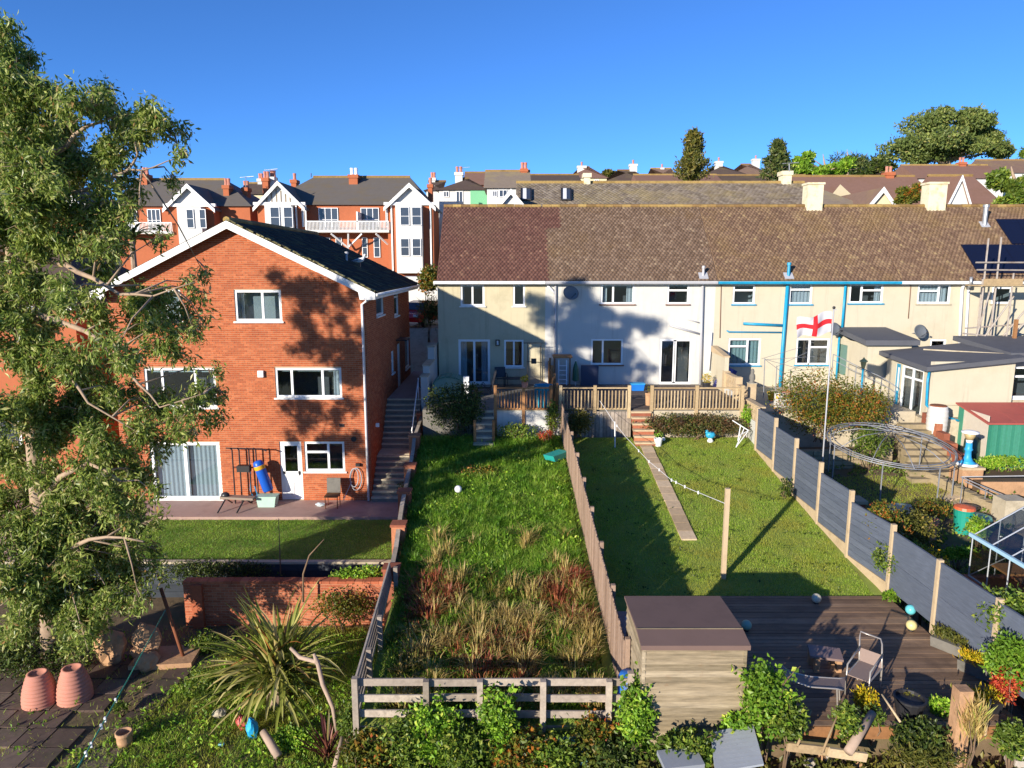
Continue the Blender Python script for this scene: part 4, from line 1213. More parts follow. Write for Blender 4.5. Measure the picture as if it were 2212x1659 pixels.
tSH = thing('garden_shed', 'weathered grey wooden shed with brown felt roof', 'shed', (3.27, 12.8, -2.7))
SX0, SX1, SY0, SY1 = 2.36, 4.17, 11.75, 13.5
zf, zb_, zr_ = -1.06, -1.05, -0.99
G['wood_shed'] = M_pieces('wood_shed', [(0, S('83765f')), (0.5, S('97886f')), (1, S('ae9f86'))], 0.9, 0.6, 3, S('7d5c40'), 1.3, 0.58, 0.75, stretch=(.5, 1, 6))
G['felt'] = M_plain('roof_felt', S('6f5a53'), 0.95, 0.1, 2, dirt=S('5f4d48'), dscale=1.2, bump=.004)
hb = .122; nb = int((zf + .02 + 3.05) / hb)
for k in range(nb):
    z0 = zf - .03 - (k + 1) * hb
    for nm, pts in (('front', ((SX0, SY0), (SX1, SY0))), ('left', ((SX0, SY1), (SX0, SY0))), ('right', ((SX1, SY0), (SX1, SY1)))):
        (xa, ya), (xb, yb) = pts
        d = Vector((xb - xa, yb - ya, 0)).normalized(); nrm = Vector((d.y, -d.x, 0))
        mb = MB(); c = [Vector((xa, ya, z0)) + nrm * .034, Vector((xb, yb, z0)) + nrm * .034, Vector((xb, yb, z0 + hb - .014)) + nrm * .008, Vector((xa, ya, z0 + hb - .014)) + nrm * .008]
        mb.add([*c, *[p - nrm * .03 for p in c]], [(0, 1, 2, 3), (7, 6, 5, 4), (0, 4, 5, 1), (1, 5, 6, 2), (2, 6, 7, 3), (3, 7, 4, 0)])
        mb.build('board', G['wood_shed'], tSH)
MB().box(SX0 + .01, SY0 + .01, -3.05, SX1 - .01, SY1, zb_ - .06).build('inner_wall', G['soil_wet'], tSH)
for (x, y) in ((SX0, SY0), (SX1, SY0)):
    MB().box(x - .03, y - .03, -2.85, x + .03, y + .03, zf - .03).build('corner_trim', G['wood_shed'], tSH)
e = .07
mb = MB(); YM = 12.12
for (ya, za, yb, zb2) in ((SY0 - e, zf, YM, zr_), (YM, zr_, SY1 + e, zb_)):
    c = [(SX0 - e, ya, za), (SX1 + e, ya, za), (SX1 + e, yb, zb2), (SX0 - e, yb, zb2)]
    mb.add([*[(x, y, z - .05) for x, y, z in c], *c], MB.BF)
rS = mb.build('roof', G['felt'], tSH)
MB().box(SX0 - e, YM + .0, zr_ + .002, SX1 + e, YM + .03, zr_ + .012).build('felt_seam', G['wood_shed'], rS)
for (x, y, z) in ((SX0 - e, SY0 - e, zf),):
    MB().box(SX0 - e, SY0 - e - .012, zf - .09, SX1 + e, SY0 - e - .001, zf - .0).build('felt_edge', G['felt'], rS)
o = MB().box(4.22, 11.6, -3.3, 4.32, 11.7, -1.75).build('fence_post', G['wood_tan']); tag(o, 'pale wooden post at the right front corner of the shed', 'post')
# ------------------------------------------------------------------ walls of the lower garden
G['plank_dark'] = M_pieces('plank_dark', [(0, S('30363f')), (0.5, S('3a4049')), (1, S('464c55'))], 0.85, 0.3, 6, S('282b30'), 1.0, 0.5, 0.7, stretch=(.4, 1, 3))
tRB = thing('retaining_wall', 'dark grey plank retaining wall below the brick house lawn', 'wall', (-9, 20.1, -4.3))
for k in range(5):
    for j in range(6):
        xa = -16.0 + j * 2.14
        MB().box(xa + .005, 20.12 + rng.uniform(-.01, .01), -4.35 + k * .225, xa + 2.13, 20.2, -4.135 + k * .225).build('plank', G['plank_dark'], tRB)
MB().box(-16.1, 20.06, -3.22, -3.2, 20.24, -3.15).build('coping', G['concrete'], tRB)
tOB = thing('brick_wall', 'orange brick wall behind the spiky phormium', 'wall', (-5.8, 18.4, -4.3))
YO = 18.4
xa, xb = atY(398, 1290, YO).x, -3.35
frO = Fr((xa, YO, 0), (1, 0, 0), (0, -1, 0))
bw = MB(); bw.box(xa, YO + .0, -4.4, xb, YO + .22, -3.02); w0 = bw.build('wall_core', G['mortar'], tOB)
G['brick_orange'] = M_pieces('brick_orange', [(0, S('a5583c')), (0.5, S('b36648')), (1, S('c07656'))], 0.9, 0.35, 9, S('7d5442'), 1.2, 0.48, 0.75)
brickwork(w0, frO, 0, xb - xa, -4.3, -3.05, [], G['brick_orange'], focus=(2.5, -3.4))
frOl = Fr((xa, YO + .22, 0), (0, -1, 0), (-1, 0, 0))
brickwork(w0, frOl, 0, .22, -4.3, -3.05, [], G['brick_orange'], n_single=0)
k = 0; x = xa
while x < xb - .1:
    MB().box(x, YO - .03, -3.05, x + .215, YO + .25, -2.98 + rng.uniform(-.006, .006)).build('coping_brick', G['brick_orange'], tOB); x += .225
MB().box(xa + .25, YO - .14, -4.35, xa + .55, YO - .008, -3.05).build('pier', G['brick_orange'], tOB)

# ------------------------------------------------------------------ lower garden, left
tSl = thing('slab_paving', 'old mossy paving slabs around the terracotta pots', 'paving', (-11, 14, -4.3))
G['slab_old'] = M_pieces('slab_old', [(0, S('55463e')), (0.5, S('6a594f')), (1, S('7f6d61'))], 0.9, 0.35, 5, S('454a34'), 1.3, 0.52, 0.72)
dirS = (atZ(60, 1640, -4.3) - atZ(260, 1440, -4.3)); dirS.normalize(); sdS = Vector((dirS.y, -dirS.x, 0))
if sdS.x < 0: sdS = -sdS
o0 = atZ(300, 1425, -4.3)
for i in range(10):
    for j in range(-6, 3):
        if j == 1 and i > 0: continue
        c = o0 + dirS * (i * .62) + sdS * (j * .62 + (i % 2) * .06)
        if c.y < 11.2 or rng.random() < .08: continue
        mb = MB(); mb.obox((c.x, c.y, -4.275 + rng.uniform(-.01, .01)), .59, .59, .06, rz=math.atan2(dirS.y, dirS.x) + rng.uniform(-.03, .03), rx=rng.uniform(-.02, .02)); mb.build('slab', G['slab_old'], tSl)
def potted(name, label, base, R, H, rings=9, mat=None):
    """an upturned ribbed pot: wide mouth on the ground, base on top"""
    prof = []
    for i in range(rings * 4 + 1):
        t = i / (rings * 4)
        r = R * (1.0 - .42 * t ** 1.6) * (1 + .05 * math.sin(t * 3.1)) + .012 * math.cos(i * math.pi / 2)
        prof.append((r, H * t))
    prof += [(R * .5, H + .01), (R * .45, H + .005), (R * .42, H - .03), (.02, H - .035)]
    o = MB().lathe(base, prof, 28).build(name, mat or G['terracotta'], smooth=True)
    return tag(o, label, 'pot')
pb_ = atZ(88, 1516, -4.25)
potted('terracotta_pot', 'upturned ribbed terracotta pot nearer the left edge of the paving', pb_, .36, .72)
pb_ = atZ(163, 1508, -4.25)
potted('terracotta_pot', 'upturned ribbed terracotta pot nearer the green washing line', pb_, .36, .76)
tL2 = thing('washing_line', 'taut green washing line with pegs over the slabs', 'washing line', (-8, 13, -2.5))
a, b = atY(357, 1318, 16.8), atY(150, 1690, 10.6)
G['green_line'] = M_plain('green_line', S('2f9a80'), .5, .1, 5)
MB().tube([a, a.lerp(b, .5) + Vector((0, 0, -.04)), b], .013, 6).build('line', G['green_line'], tL2)
for f in (.62, .72, .755, .84, .88):
    p = a.lerp(b, f); MB().obox(p + Vector((0, 0, -.02)), .035, .035, .1, rz=rng.random() * 3, ry=rng.uniform(-.4, .4)).build('peg', G['ceramic'], tL2)
G['rust'] = M_plain('rust', S('7d4a30'), .8, .3, 12)
o = MB().tube([atY(347, 1270, 17.0), atZ(400, 1432, -4.3)], .045, 8).build('leaning_pole', G['rust'], smooth=True); tag(o, 'rusty brown pole leaning in front of the dark retaining wall', 'pole')
def log_(label, pts, r, mat, name='branch', cat='branch'):
    o = MB().tube(pts, r, 8).build(name, mat, smooth=True); return tag(o, label, cat)
G['driftwood'] = M_plain('driftwood', S('a58f7d'), .9, .25, 8, dirt=S('84705f'), dscale=4)
log_('grey dead branch lying across the right side of the phormium', [atY(628, 1400, 13.9), atY(648, 1420, 13.7), atY(686, 1430, 13.4), atY(697, 1478, 13.2), atY(719, 1528, 13.1), atY(727, 1580, 13.1)], [.035, .045, .05, .045, .042, .03], G['driftwood'])
log_('short forked end of the grey dead branch', [atY(678, 1412, 13.45), atY(686, 1433, 13.4)], [.03, .06], G['driftwood'])
log_('tree stump leaning in front of the phormium', [atY(568, 1580, 13.3), atY(584, 1605, 13.1), atY(602, 1635, 12.9)], [.075, .085, .09], G['driftwood'], 'log', 'log')
log_('pale log at the foot of the red spiky plant', [atY(740, 1592, 12.7), atY(722, 1660, 12.2)], [.045, .05], G['driftwood'], 'log', 'log')
log_('thin curved stick standing over the orange wall', [atY(655, 1300, 18.0), atY(655, 1240, 18.0), atY(668, 1200, 18.0), atY(700, 1165, 18.0)], [.03, .025, .02, .012], G['twig'])
log_('thin bare sapling in front of the brick house lawn', [atY(606, 1240, 19.5), atY(604, 1180, 19.5), atY(602, 1120, 19.5)], [.022, .016, .008], G['twig'])
# litter
def crumple(name, label, c, r, mat, cat='litter', sc=(1, 1, .6)):
    mb = MB(); mb.ball((0, 0, 0), 1, 14, 9)
    vs_ = []
    for (x, y, z) in mb.v:
        k = 1 + .14 * math.sin(x * 4 + y * 3) * math.cos(z * 4 + x * 2) + rng.uniform(-.05, .05)
        vs_.append((c[0] + x * r * k * sc[0], c[1] + y * r * k * sc[1], c[2] + z * r * k * sc[2]))
    mb.v = vs_
    o = mb.build(name, mat); return tag(o, label, cat)
def colour(nm, hx, rough=.45): 
    if nm not in G: G[nm] = M_plain(nm, S(hx), rough, .12, 6)
    return G[nm]
crumple('plastic_sack', 'bright blue plastic sack in the weeds below the phormium', atZ(545, 1578, -4.15), .20, colour('blue_plastic', '2a9fd6'), sc=(.6, .6, 1.4))
crumple('plastic_sack', 'red and white crumpled sack left of the blue sack', atZ(524, 1560, -4.15), .17, colour('red_sack', 'b8524a'), sc=(.8, .8, 1.0))
crumple('plastic_sheet', 'small pale blue scrap of plastic on the rough grass', atZ(478, 1608, -4.25), .06, colour('pale_blue', '8cc3d6'))
crumple('stone', 'pale stone lying in the weeds left of the phormium', atZ(474, 1540, -4.2), .15, G['concrete'], 'stone')
def rock(label, c, r, sc, mat='concrete'):
    return crumple('rock', label, c, r, G[mat], 'rock', sc)
G['stone_warm'] = M_plain('stone_warm', S('b08a68'), .95, .3, 6, dirt=S('8a6a50'), dscale=2.5, bump=.03)
rock('tall sunlit rubble stone pile beside the big tree trunk', atZ(238, 1400, -3.9), .45, (.8, .7, 1.1), 'stone_warm')
rock('mossy sunlit stone pillar next to the green line', atZ(318, 1390, -3.85), .42, (.8, .6, 1.3), 'stone_warm')
rock('round boulder at the foot of the stone pillar', atZ(318, 1428, -4.1), .28, (1, 1, .9), 'stone_warm')
rock('small pale stone behind the round boulder', atZ(300, 1408, -4.1), .2, (1, 1, .9), 'stone_warm')
o = MB().obox((*atZ(360, 1420, -4.2)[:2], -4.2), 1.5, .9, .14, rz=.1).build('stone_step', G['stone_warm']); tag(o, 'flat sunlit stone step at the foot of the rusty pole', 'step')
lg = atZ(270, 1608, -4.25)
MBp = MB().lathe(lg, [(.14, 0), (.15, .1), (.15, .22), (.17, .24), (.17, .3), (.13, .3), (.13, .18), (.01, .17)], 18)
o = MBp.build('clay_pot', G['stone_warm'], smooth=True); tag(o, 'small clay pot standing on the slabs beside the green line', 'pot')

# ------------------------------------------------------------------ brick house patio
ZP = -3.17
def onP(u, v): return atZ(u, v, ZP)
tM = thing('exercise_machine', 'black multi gym frame with bench standing against the brick wall', 'gym machine', onP(520, 1090))
Ym = 25.35
T = lambda u, v, Y=Ym: atY(u, v, Y)
for u in (503, 518, 539, 554):
    z1 = T(u, 967).z
    MB().tube([(T(u, 1000).x, Ym, ZP + .02), (T(u, 1000).x, Ym, z1 - .08), (T(u, 1000).x - .06, Ym - .05, z1)], .028, 6).build('upright', G['black_metal'], tM)
MB().tube([T(488, 968), T(566, 970), T(576, 974)], .026, 6).build('top_bar', G['black_metal'], tM)
MB().tube([T(503, 1009), T(566, 1010)], .02, 6).build('cross_bar', G['black_metal'], tM)
MB().box(T(516, 1000).x, Ym - .25, T(516, 1016).z, T(543, 1000).x, Ym - .02, T(516, 1003).z).build('weight_box', G['dark'], tM)
MB().obox((T(524, 1060).x, Ym - .5, ZP + .42), 1.2, .3, .08, ry=.05).build('bench', colour('bench_tan', '8d7f72'), tM)
MB().ball((T(498, 1058).x, Ym - .5, ZP + .5), .16, 12, 8, (1, .8, .8)).build('seat_pad', G['black_metal'], tM, smooth=True)
for u in (500, 540):
    x = T(u, 1060).x
    MB().tube([(x, Ym, ZP + .05), (x - .02, Ym - .5, ZP + .38), (x - .12, Ym - 1.05, ZP + .03)], .03, 6).build('leg', G['black_metal'], tM)
MB().tube([T(541, 1018), T(541, 1060), T(548, 1075), T(556, 1068), T(550, 1050)], .02, 6).build('cable', colour('blue_band', '3a8fc0'), tM)
tag(MB().lathe(Vector(T(580, 1060, 25.3)), [(.17, 0), (.19, .05), (.19, .95), (.19, 1.0), (.17, 1.15), (.1, 1.2)], 16, 0, Matrix.Rotation(-.3, 3, 'Y')).build('punch_bag', [G['dark']], smooth=True), 'blue punch bag with yellow band leaning on the brick wall', 'punch bag')
pbag = bpy.data.objects['punch_bag']; pbag.data.materials.clear()
G['bag_blue'] = M_plain('bag_blue', S('1a56b8'), .35, .1, 5); pbag.data.materials.append(G['bag_blue'])
bb = MB().lathe(Vector(T(580, 1060, 25.3)), [(.196, .86), (.197, .88), (.197, 1.0), (.196, 1.01)], 16, 0, Matrix.Rotation(-.3, 3, 'Y')).build('yellow_band', colour('bag_yellow', 'd6a024'), pbag, smooth=True)
p = onP(579, 1092)
tB1 = thing('storage_tub', 'pale green plastic storage tub under the punch bag', 'storage tub', p)
mb = MB(); mb.prism([(-.3, 0), (.3, 0), (.36, .38), (-.36, .38)], p.y - .2, p.y + .2, lambda a, b, d: (p.x + a, d, ZP + b)); mb.build('tub', colour('tub_green', 'a3c2b4'), tB1)
MB().box(p.x - .38, p.y - .22, ZP + .36, p.x + .38, p.y + .22, ZP + .4).build('rim', colour('tub_green', 'a3c2b4'), tB1)
p = onP(719, 1095)
tC1 = thing('folding_chair', 'brown garden chair standing below the kitchen window of the brick house', 'chair', p)
for sx in (-.22, .22):
    for sy in (-.2, .22): MB().tube([(p.x + sx, p.y + sy, ZP), (p.x + sx, p.y + sy * .9, ZP + .45)], .018, 6).build('leg', G['rust'], tC1)
MB().box(p.x - .25, p.y - .24, ZP + .43, p.x + .25, p.y + .24, ZP + .47).build('seat', G['wood_brown'], tC1)
MB().obox((p.x, p.y + .26, ZP + .75), .5, .04, .55, rx=-.1).build('backrest', G['concrete_dark'], tC1)
crumple('shoe', 'pale blue bag beside the garden chair', onP(692, 1093) + Vector((0, 0, .06)), .14, colour('pale_bag', 'b9c6cc'), 'bag', (1.3, .8, .5))
tHo = thing('garden_hose', 'grey garden hose looped on a hook by the kitchen window', 'hose', T(769, 1012, 25.72))
MB().tube([T(769 + 12 * math.sin(t), 1035 - 24 * math.cos(t), 25.7) for t in [i * 2 * math.pi / 20 for i in range(20)]], .018, 6, closed=True).build('loop', G['pipe_grey'], tHo, smooth=True)
MB().tube([T(765 + 9 * math.sin(t), 1032 - 20 * math.cos(t), 25.68) for t in [i * 2 * math.pi / 20 for i in range(20)]], .018, 6, closed=True).build('loop', G['pipe_grey'], tHo, smooth=True)
MB().tube([T(760, 1040, 25.7), T(750, 1062, 25.6), T(742, 1080, 25.4)], .018, 6).build('tail', G['pipe_grey'], tHo, smooth=True)
MB().box(T(764, 1012).x, 25.66, T(764, 1013).z, T(773, 1012).x, 25.78, T(764, 1007).z).build('hook', G['dark'], tHo)
def pot(label, c, R, H, mat, plant=None, leaf=(.07, .04), n=160, pr=1.2, name='plant_pot'):
    t = thing(name, label, 'pot plant' if plant else 'pot', c)
    MB().lathe(c, [(R * .72, 0), (R * .95, H * .85), (R * 1.06, H * .87), (R * 1.06, H), (R * .9, H), (R * .88, H * .85), (.01, H * .84)], 16).build('pot', mat, t, smooth=False)
    if plant:
        P, d = ell_pts(n, (c[0], c[1], c[2] + H + R * pr * .7), (R * pr, R * pr, R * pr), .3)
        P = P[P[:, 2] > c[2] + H * .7]
        V, F = leaf_cloud(P, rand_dirs(len(P), .4), *leaf); np_mesh('foliage', V, F, G[plant], t)
    return t
pot('black pot with trailing plant at the bottom of the long steps', onP(868, 1078), .17, .3, G['black_metal'], 'leaf_dark')
pot('terracotta pot with red flowers on the lowest step', onP(872, 1055) + Vector((.0, .3, .18)), .14, .25, G['terracotta'], 'leaf_red')
pot('tan bowl on the bottom step beside the red flowers', onP(853, 1066) + Vector((0, .1, .17)), .2, .16, G['stone_warm'])

# gull on the roof
nR = Vector((sl_, 0, 1)).normalized()
def roofH(u, v):
    d = ray(u, v); c0 = Vector((0, 0, CZ)); p0 = Vector((XA, 0, Rz + .05))
    return c0 + d * ((p0 - c0).dot(nR) / d.dot(nR))
gp = roofH(779, 577)
tGu = thing('gull', 'white and grey gull standing on the dark roof of the brick house', 'bird', gp)
G['gull_white'] = M_plain('gull_white', (.75, .75, .74), .7, .05, 8); G['gull_grey'] = M_plain('gull_grey', S('9aa0a8'), .7, .1, 8)
mb = MB(); b0 = gp + Vector((0, 0, .26))
mb.tube([b0 + Vector((-.30, 0, -.02)), b0 + Vector((-.2, 0, .0)), b0 + Vector((-.05, 0, .02)), b0 + Vector((.09, 0, .07)), b0 + Vector((.15, 0, .15)), b0 + Vector((.17, 0, .22)), b0 + Vector((.20, 0, .26)), b0 + Vector((.25, 0, .26))], [.015, .06, .11, .09, .055, .05, .055, .03], 10)
mb.build('body', G['gull_white'], tGu, smooth=True)
for s_ in (-1, 1):
    mb = MB(); mb.tube([b0 + Vector((.05, s_ * .09, .06)), b0 + Vector((-.12, s_ * .11, .05)), b0 + Vector((-.38, s_ * .05, .0))], [.03, .05, .01], 6); mb.build('wing', G['gull_grey'], tGu, smooth=True)
    MB().tube([gp + Vector((-.01, s_ * .04, 0)), gp + Vector((0, s_ * .04, .2))], .01, 5).build('leg', colour('gull_pink', 'c98a70'), tGu)
MB().tube([b0 + Vector((.24, 0, .255)), b0 + Vector((.32, 0, .24))], [.018, .006], 6).build('beak', colour('gull_beak', 'd6a43a'), tGu)

# ------------------------------------------------------------------ things on the terrace patios
Z0 = -.02
def onT(u, v, z=Z0): return atZ(u, v, z)
def chair(label, c, mat, w=.5, rot=0, seat=.43, h=.9, name='patio_chair', fabric=None):
    t = thing(name, label, 'chair', c)
    M_ = Matrix.Rotation(rot, 3, 'Z'); q = lambda x, y, z: Vector(c) + M_ @ Vector((x, y, z))
    for s_ in (-1, 1):
        MB().tube([q(s_ * w / 2, -.25, 0), q(s_ * w / 2, -.22, .62), q(s_ * w / 2, .18, .64), q(s_ * w / 2, .3, 0)], .014, 6).build('side_frame', mat, t)
    mb = MB(); pts = [q(-w / 2, -.24, seat), q(w / 2, -.24, seat), q(w / 2, .2, seat - .03), q(-w / 2, .2, seat - .03)]
    mb.add(pts + [p_ + Vector((0, 0, -.02)) for p_ in pts], [(0, 1, 2, 3), (7, 6, 5, 4), (0, 4, 5, 1), (1, 5, 6, 2), (2, 6, 7, 3), (3, 7, 4, 0)]); mb.build('seat', fabric or mat, t)
    mb = MB(); pts = [q(-w / 2, .2, seat), q(w / 2, .2, seat), q(w / 2, .36, h), q(-w / 2, .36, h)]; off = M_ @ Vector((0, .02, 0))
    mb.add(pts + [p_ + off for p_ in pts], [(0, 1, 2, 3), (7, 6, 5, 4), (0, 4, 5, 1), (1, 5, 6, 2), (2, 6, 7, 3), (3, 7, 4, 0)]); mb.build('backrest', fabric or mat, t)
    return t
chair('black metal patio chair outside the cream house window', onT(1083, 836), G['black_metal'], rot=.2)
tRc = thing('recliner', 'black reclining chair at the top of the concrete steps', 'chair', onT(1048, 850))
p = onT(1048, 850)
MB().obox((p.x - .2, p.y, .28), .9, .5, .08).build('seat', G['black_metal'], tRc); MB().obox((p.x + .38, p.y, .62), .08, .5, .8, ry=.25).build('backrest', G['black_metal'], tRc)
for s_ in (-1, 1): MB().tube([(p.x - .5, p.y + s_ * .24, Z0), (p.x - .1, p.y + s_ * .24, .45), (p.x + .3, p.y + s_ * .24, Z0)], .018, 6).build('leg', G['black_metal'], tRc)
p = onT(1110, 838)
tTb = thing('patio_table', 'low dark patio table behind the brown balustrade', 'table', p)
MB().box(p.x - .5, p.y - .3, .42, p.x + .6, p.y + .3, .46).build('table_top', G['dark'], tTb)
for sx, sy in ((-.45, -.25), (.55, -.25), (-.45, .25), (.55, .25)): MB().box(p.x + sx - .02, p.y + sy - .02, Z0, p.x + sx + .02, p.y + sy + .02, .42).build('leg', G['dark'], tTb)
pot('terracotta pot with yellowing plant on the brown balustrade', Vector((X_(1133), YD - .02, .9)), .13, .22, G['terracotta'], 'leaf_yellow', n=120)
p = onT(1171, 868, -.02)
o = MB().lathe((p.x, 28.0, -.02), [(.3, 0), (.32, .1), (.36, .75), (.38, .9), (.36, .9), (.34, .7), (.01, .6)], 18).build('teal_barrel', colour('teal_plastic', '2c8fa8')); tag(o, 'teal plastic barrel behind the brown balustrade', 'barrel')
tFr = thing('pull_up_frame', 'black pull up frame standing by the cream house wall', 'exercise frame', onT(1153, 825))
Yq = 32.6
for u in (1140, 1168): MB().tube([(atY(u, 780, Yq).x, Yq, Z0), (atY(u, 780, Yq).x, Yq, atY(u, 741, Yq).z)], .022, 6).build('upright', G['black_metal'], tFr)
MB().tube([atY(1131, 741, Yq), atY(1176, 741, Yq)], .02, 6).build('top_bar', G['black_metal'], tFr)
MB().tube([atY(1138, 781, Yq), atY(1171, 783, Yq)], .02, 6).build('cross_bar', G['black_metal'], tFr)
MB().obox(atY(1153, 780, Yq), .24, .1, .24).build('back_pad', G['black_metal'], tFr)
for u in (1140, 1168): MB().box(atY(u, 780, Yq).x - .03, Yq - .5, Z0, atY(u, 780, Yq).x + .03, Yq + .3, Z0 + .05).build('foot', G['black_metal'], tFr)
# divider fence between the patios
tDv = thing('divider_fence', 'weathered board divider between the cream and white house patios', 'fence', (1.75, 30, 0))
y = 33.2
while y > 27.5:
    MB().box(1.70, y - .12, -.6, 1.73, y - .01, 1.15 - (33.2 - y) * .06 + rng.uniform(-.03, .03)).build('board', G['wood_brown'], tDv); y -= .125
for y in (33.1, 31.3, 29.5, 27.6): MB().box(1.735, y - .05, -.6, 1.83, y + .05, 1.3 - (33.2 - y) * .05).build('post', G['wood_brown'], tDv)
tLd = thing('step_ladder', 'white step ladder folded against the white house wall', 'ladder', onT(1216, 834))
Yl = 31.8
for u in (1207, 1224): MB().beam(atY(u, 778, Yl + .3), atY(u, 832, Yl - .0), .04, .05).build('stile', G['pipe_white'], tLd)
for v in (790, 800, 810, 820, 828):
    yq = Yl + .3 - .3 * (v - 778) / 54
    MB().beam(atY(1207, v, yq), atY(1224, v, yq), .06, .025).build('rung', G['pipe_white'], tLd)
tSt = thing('log_store', 'dark open timber frame store behind the step ladder', 'shelter', onT(1215, 834))
Yl = 32.6
for u in (1197, 1231): MB().box(atY(u, 800, Yl).x - .03, Yl - .03, Z0, atY(u, 800, Yl).x + .03, Yl + .03, atY(u, 772, Yl).z).build('post', G['wood_brown'], tSt)
MB().box(atY(1194, 800, Yl).x, Yl - .3, atY(1194, 772, Yl).z, atY(1235, 800, Yl).x, Yl + .5, atY(1194, 770, Yl).z + .04).build('roof', G['wood_brown'], tSt)
p = onT(1274, 836)
o = MB().obox((p.x, p.y + .2, .5), .82, .08, 1.0, rx=.12).build('table_folded', colour('navy_grey', '474c60')); tag(o, 'dark blue grey folded table leaning against the white wall', 'table')
p = onT(1243, 836)
tPs = thing('parasol', 'closed green parasol standing on the white house deck', 'parasol', p)
MB().lathe((p.x, p.y, .25), [(.05, 0), (.16, .05), (.13, .6), (.03, .95)], 12).build('canopy', colour('parasol_green', '2f5f48'), tPs); MB().tube([(p.x, p.y, Z0), (p.x, p.y, 1.25)], .02, 6).build('pole', G['pipe_white'], tPs)
MB().lathe((p.x, p.y, Z0), [(.2, 0), (.2, .05), (.04, .08)], 12).build('base', G['concrete_dark'], tPs)
p = onT(1378, 846)
tRb = thing('recycling_box', 'bright blue recycling box at the top of the garden steps', 'box', p)
mb = MB(); mb.prism([(-.25, 0), (.25, 0), (.3, .32), (-.3, .32)], p.y, p.y + .4, lambda a, b, d: (p.x + a, d, Z0 + b)); mb.build('tub', colour('recycle_blue', '1a6cc0'), tRb)
MB().box(p.x - .32, p.y - .02, Z0 + .32, p.x + .32, p.y + .42, Z0 + .37).build('lid', colour('recycle_teal', '2f93c8'), tRb)
pot('small tan plant pot by the top of the garden steps', Vector((X_(1411), 28.2, Z0)), .16, .55, G['stone_warm'], 'leaf_olive', n=80)
p = onT(1556, 838)
tSun = thing('sun_lounger', 'folded purple blue sun lounger leaning against the patio wall', 'sun lounger', p)
MB().obox((p.x + .1, p.y, .45), .5, .1, 1.1, ry=.45).build('cushion', colour('lounger_blue', '5b5ca8'), tSun); MB().obox((p.x + .35, p.y + .15, .4), .5, .06, 1.0, ry=.45).build('frame', colour('lounger_dark', '3f4280'), tSun)
pot('hanging pot of yellow foliage near the white downpipe', Vector((atY(1526, 828, 32.0).x, 32.0, Z0)), .2, .35, G['black_metal'], 'leaf_yellow', n=260)
# coffee machine-like white appliance behind the patio door is part of the room: skip. green arched store
p = onT(950, 842)
tGa = thing('arched_store', 'green arched plastic garden store beside the cream house wall', 'storage box', (p.x, 30.6, Z0))
prof = [(-.65 * math.cos(t * math.pi / 12) , .62 + .28 * math.sin(t * math.pi / 12)) for t in range(13)]
mb = MB(); mb.prism([(-.65, 0), *[(-.65 * math.cos(t * math.pi / 12), .45 + .36 * math.sin(t * math.pi / 12)) for t in range(13)], (.65, 0)], 30.2, 31.2, lambda a, b, d: (-2.75 + a, d, b)); mb.build('box', colour('store_pale', '7a9a8c'), tGa)
for k in range(9):
    a0_ = math.pi * k / 9; a1_ = math.pi * (k + .9) / 9
    mb = MB(); mb.prism([(-.66 * math.cos(a0_), .46 + .37 * math.sin(a0_)), (-.7 * math.cos(a0_), .47 + .41 * math.sin(a0_)), (-.7 * math.cos(a1_), .47 + .41 * math.sin(a1_)), (-.66 * math.cos(a1_), .46 + .37 * math.sin(a1_))], 30.15, 31.25, lambda a, b, d: (-2.75 + a, d, b)); mb.build('lid_slat', colour('store_green', '4f7f70'), tGa)
o = MB().box(-2.05, 29.6, Z0, -1.82, 29.85, .95).build('utility_box', G['ceramic']); tag(o, 'white upright box beside the green arched store', 'box')
# bicycle on the side path
def bicycle(label, c, ang, mat):
    t = thing('bicycle', label, 'bicycle', c)
    M_ = Matrix.Rotation(ang, 3, 'Z') @ Matrix.Rotation(.18, 3, 'X'); q = lambda x, z: Vector(c) + M_ @ Vector((x, 0, z))
    for x in (-.5, .5):
        w_ = MB().tube([q(x + .33 * math.cos(a), .34 + .33 * math.sin(a)) for a in [i * math.pi / 10 for i in range(20)]], .02, 6, closed=True).build('wheel', G['dark'], t)
        for i in range(6): MB().tube([q(x, .34), q(x + .32 * math.cos(i), .34 + .32 * math.sin(i))], .003, 3).build('spoke', G['metal'], w_)
    mb = MB()
    for a, b in (((-.5, .34), (-.2, .78)), ((-.5, .34), (-.05, .3)), ((-.05, .3), (-.2, .85)), ((-.05, .3), (.33, .75)), ((-.2, .78), (.33, .8)), ((.5, .34), (.3, .95))): mb.tube([q(*a), q(*b)], .018, 6)
    mb.build('frame', mat, t)
    mb = MB(); mb.tube([q(.3, .95) + M_ @ Vector((0, -.25, 0)), q(.27, 1.0), q(.3, .95) + M_ @ Vector((0, .25, 0))], .014, 6); mb.build('handlebar', mat, t)
    MB().obox(q(-.22, .9), .24, .12, .06, rz=ang).build('saddle', G['dark'], t)
bicycle('black bicycle leaning on the white wall at the top of the steps', (-4.1, 32.8, .02), 1.35, G['black_metal'])

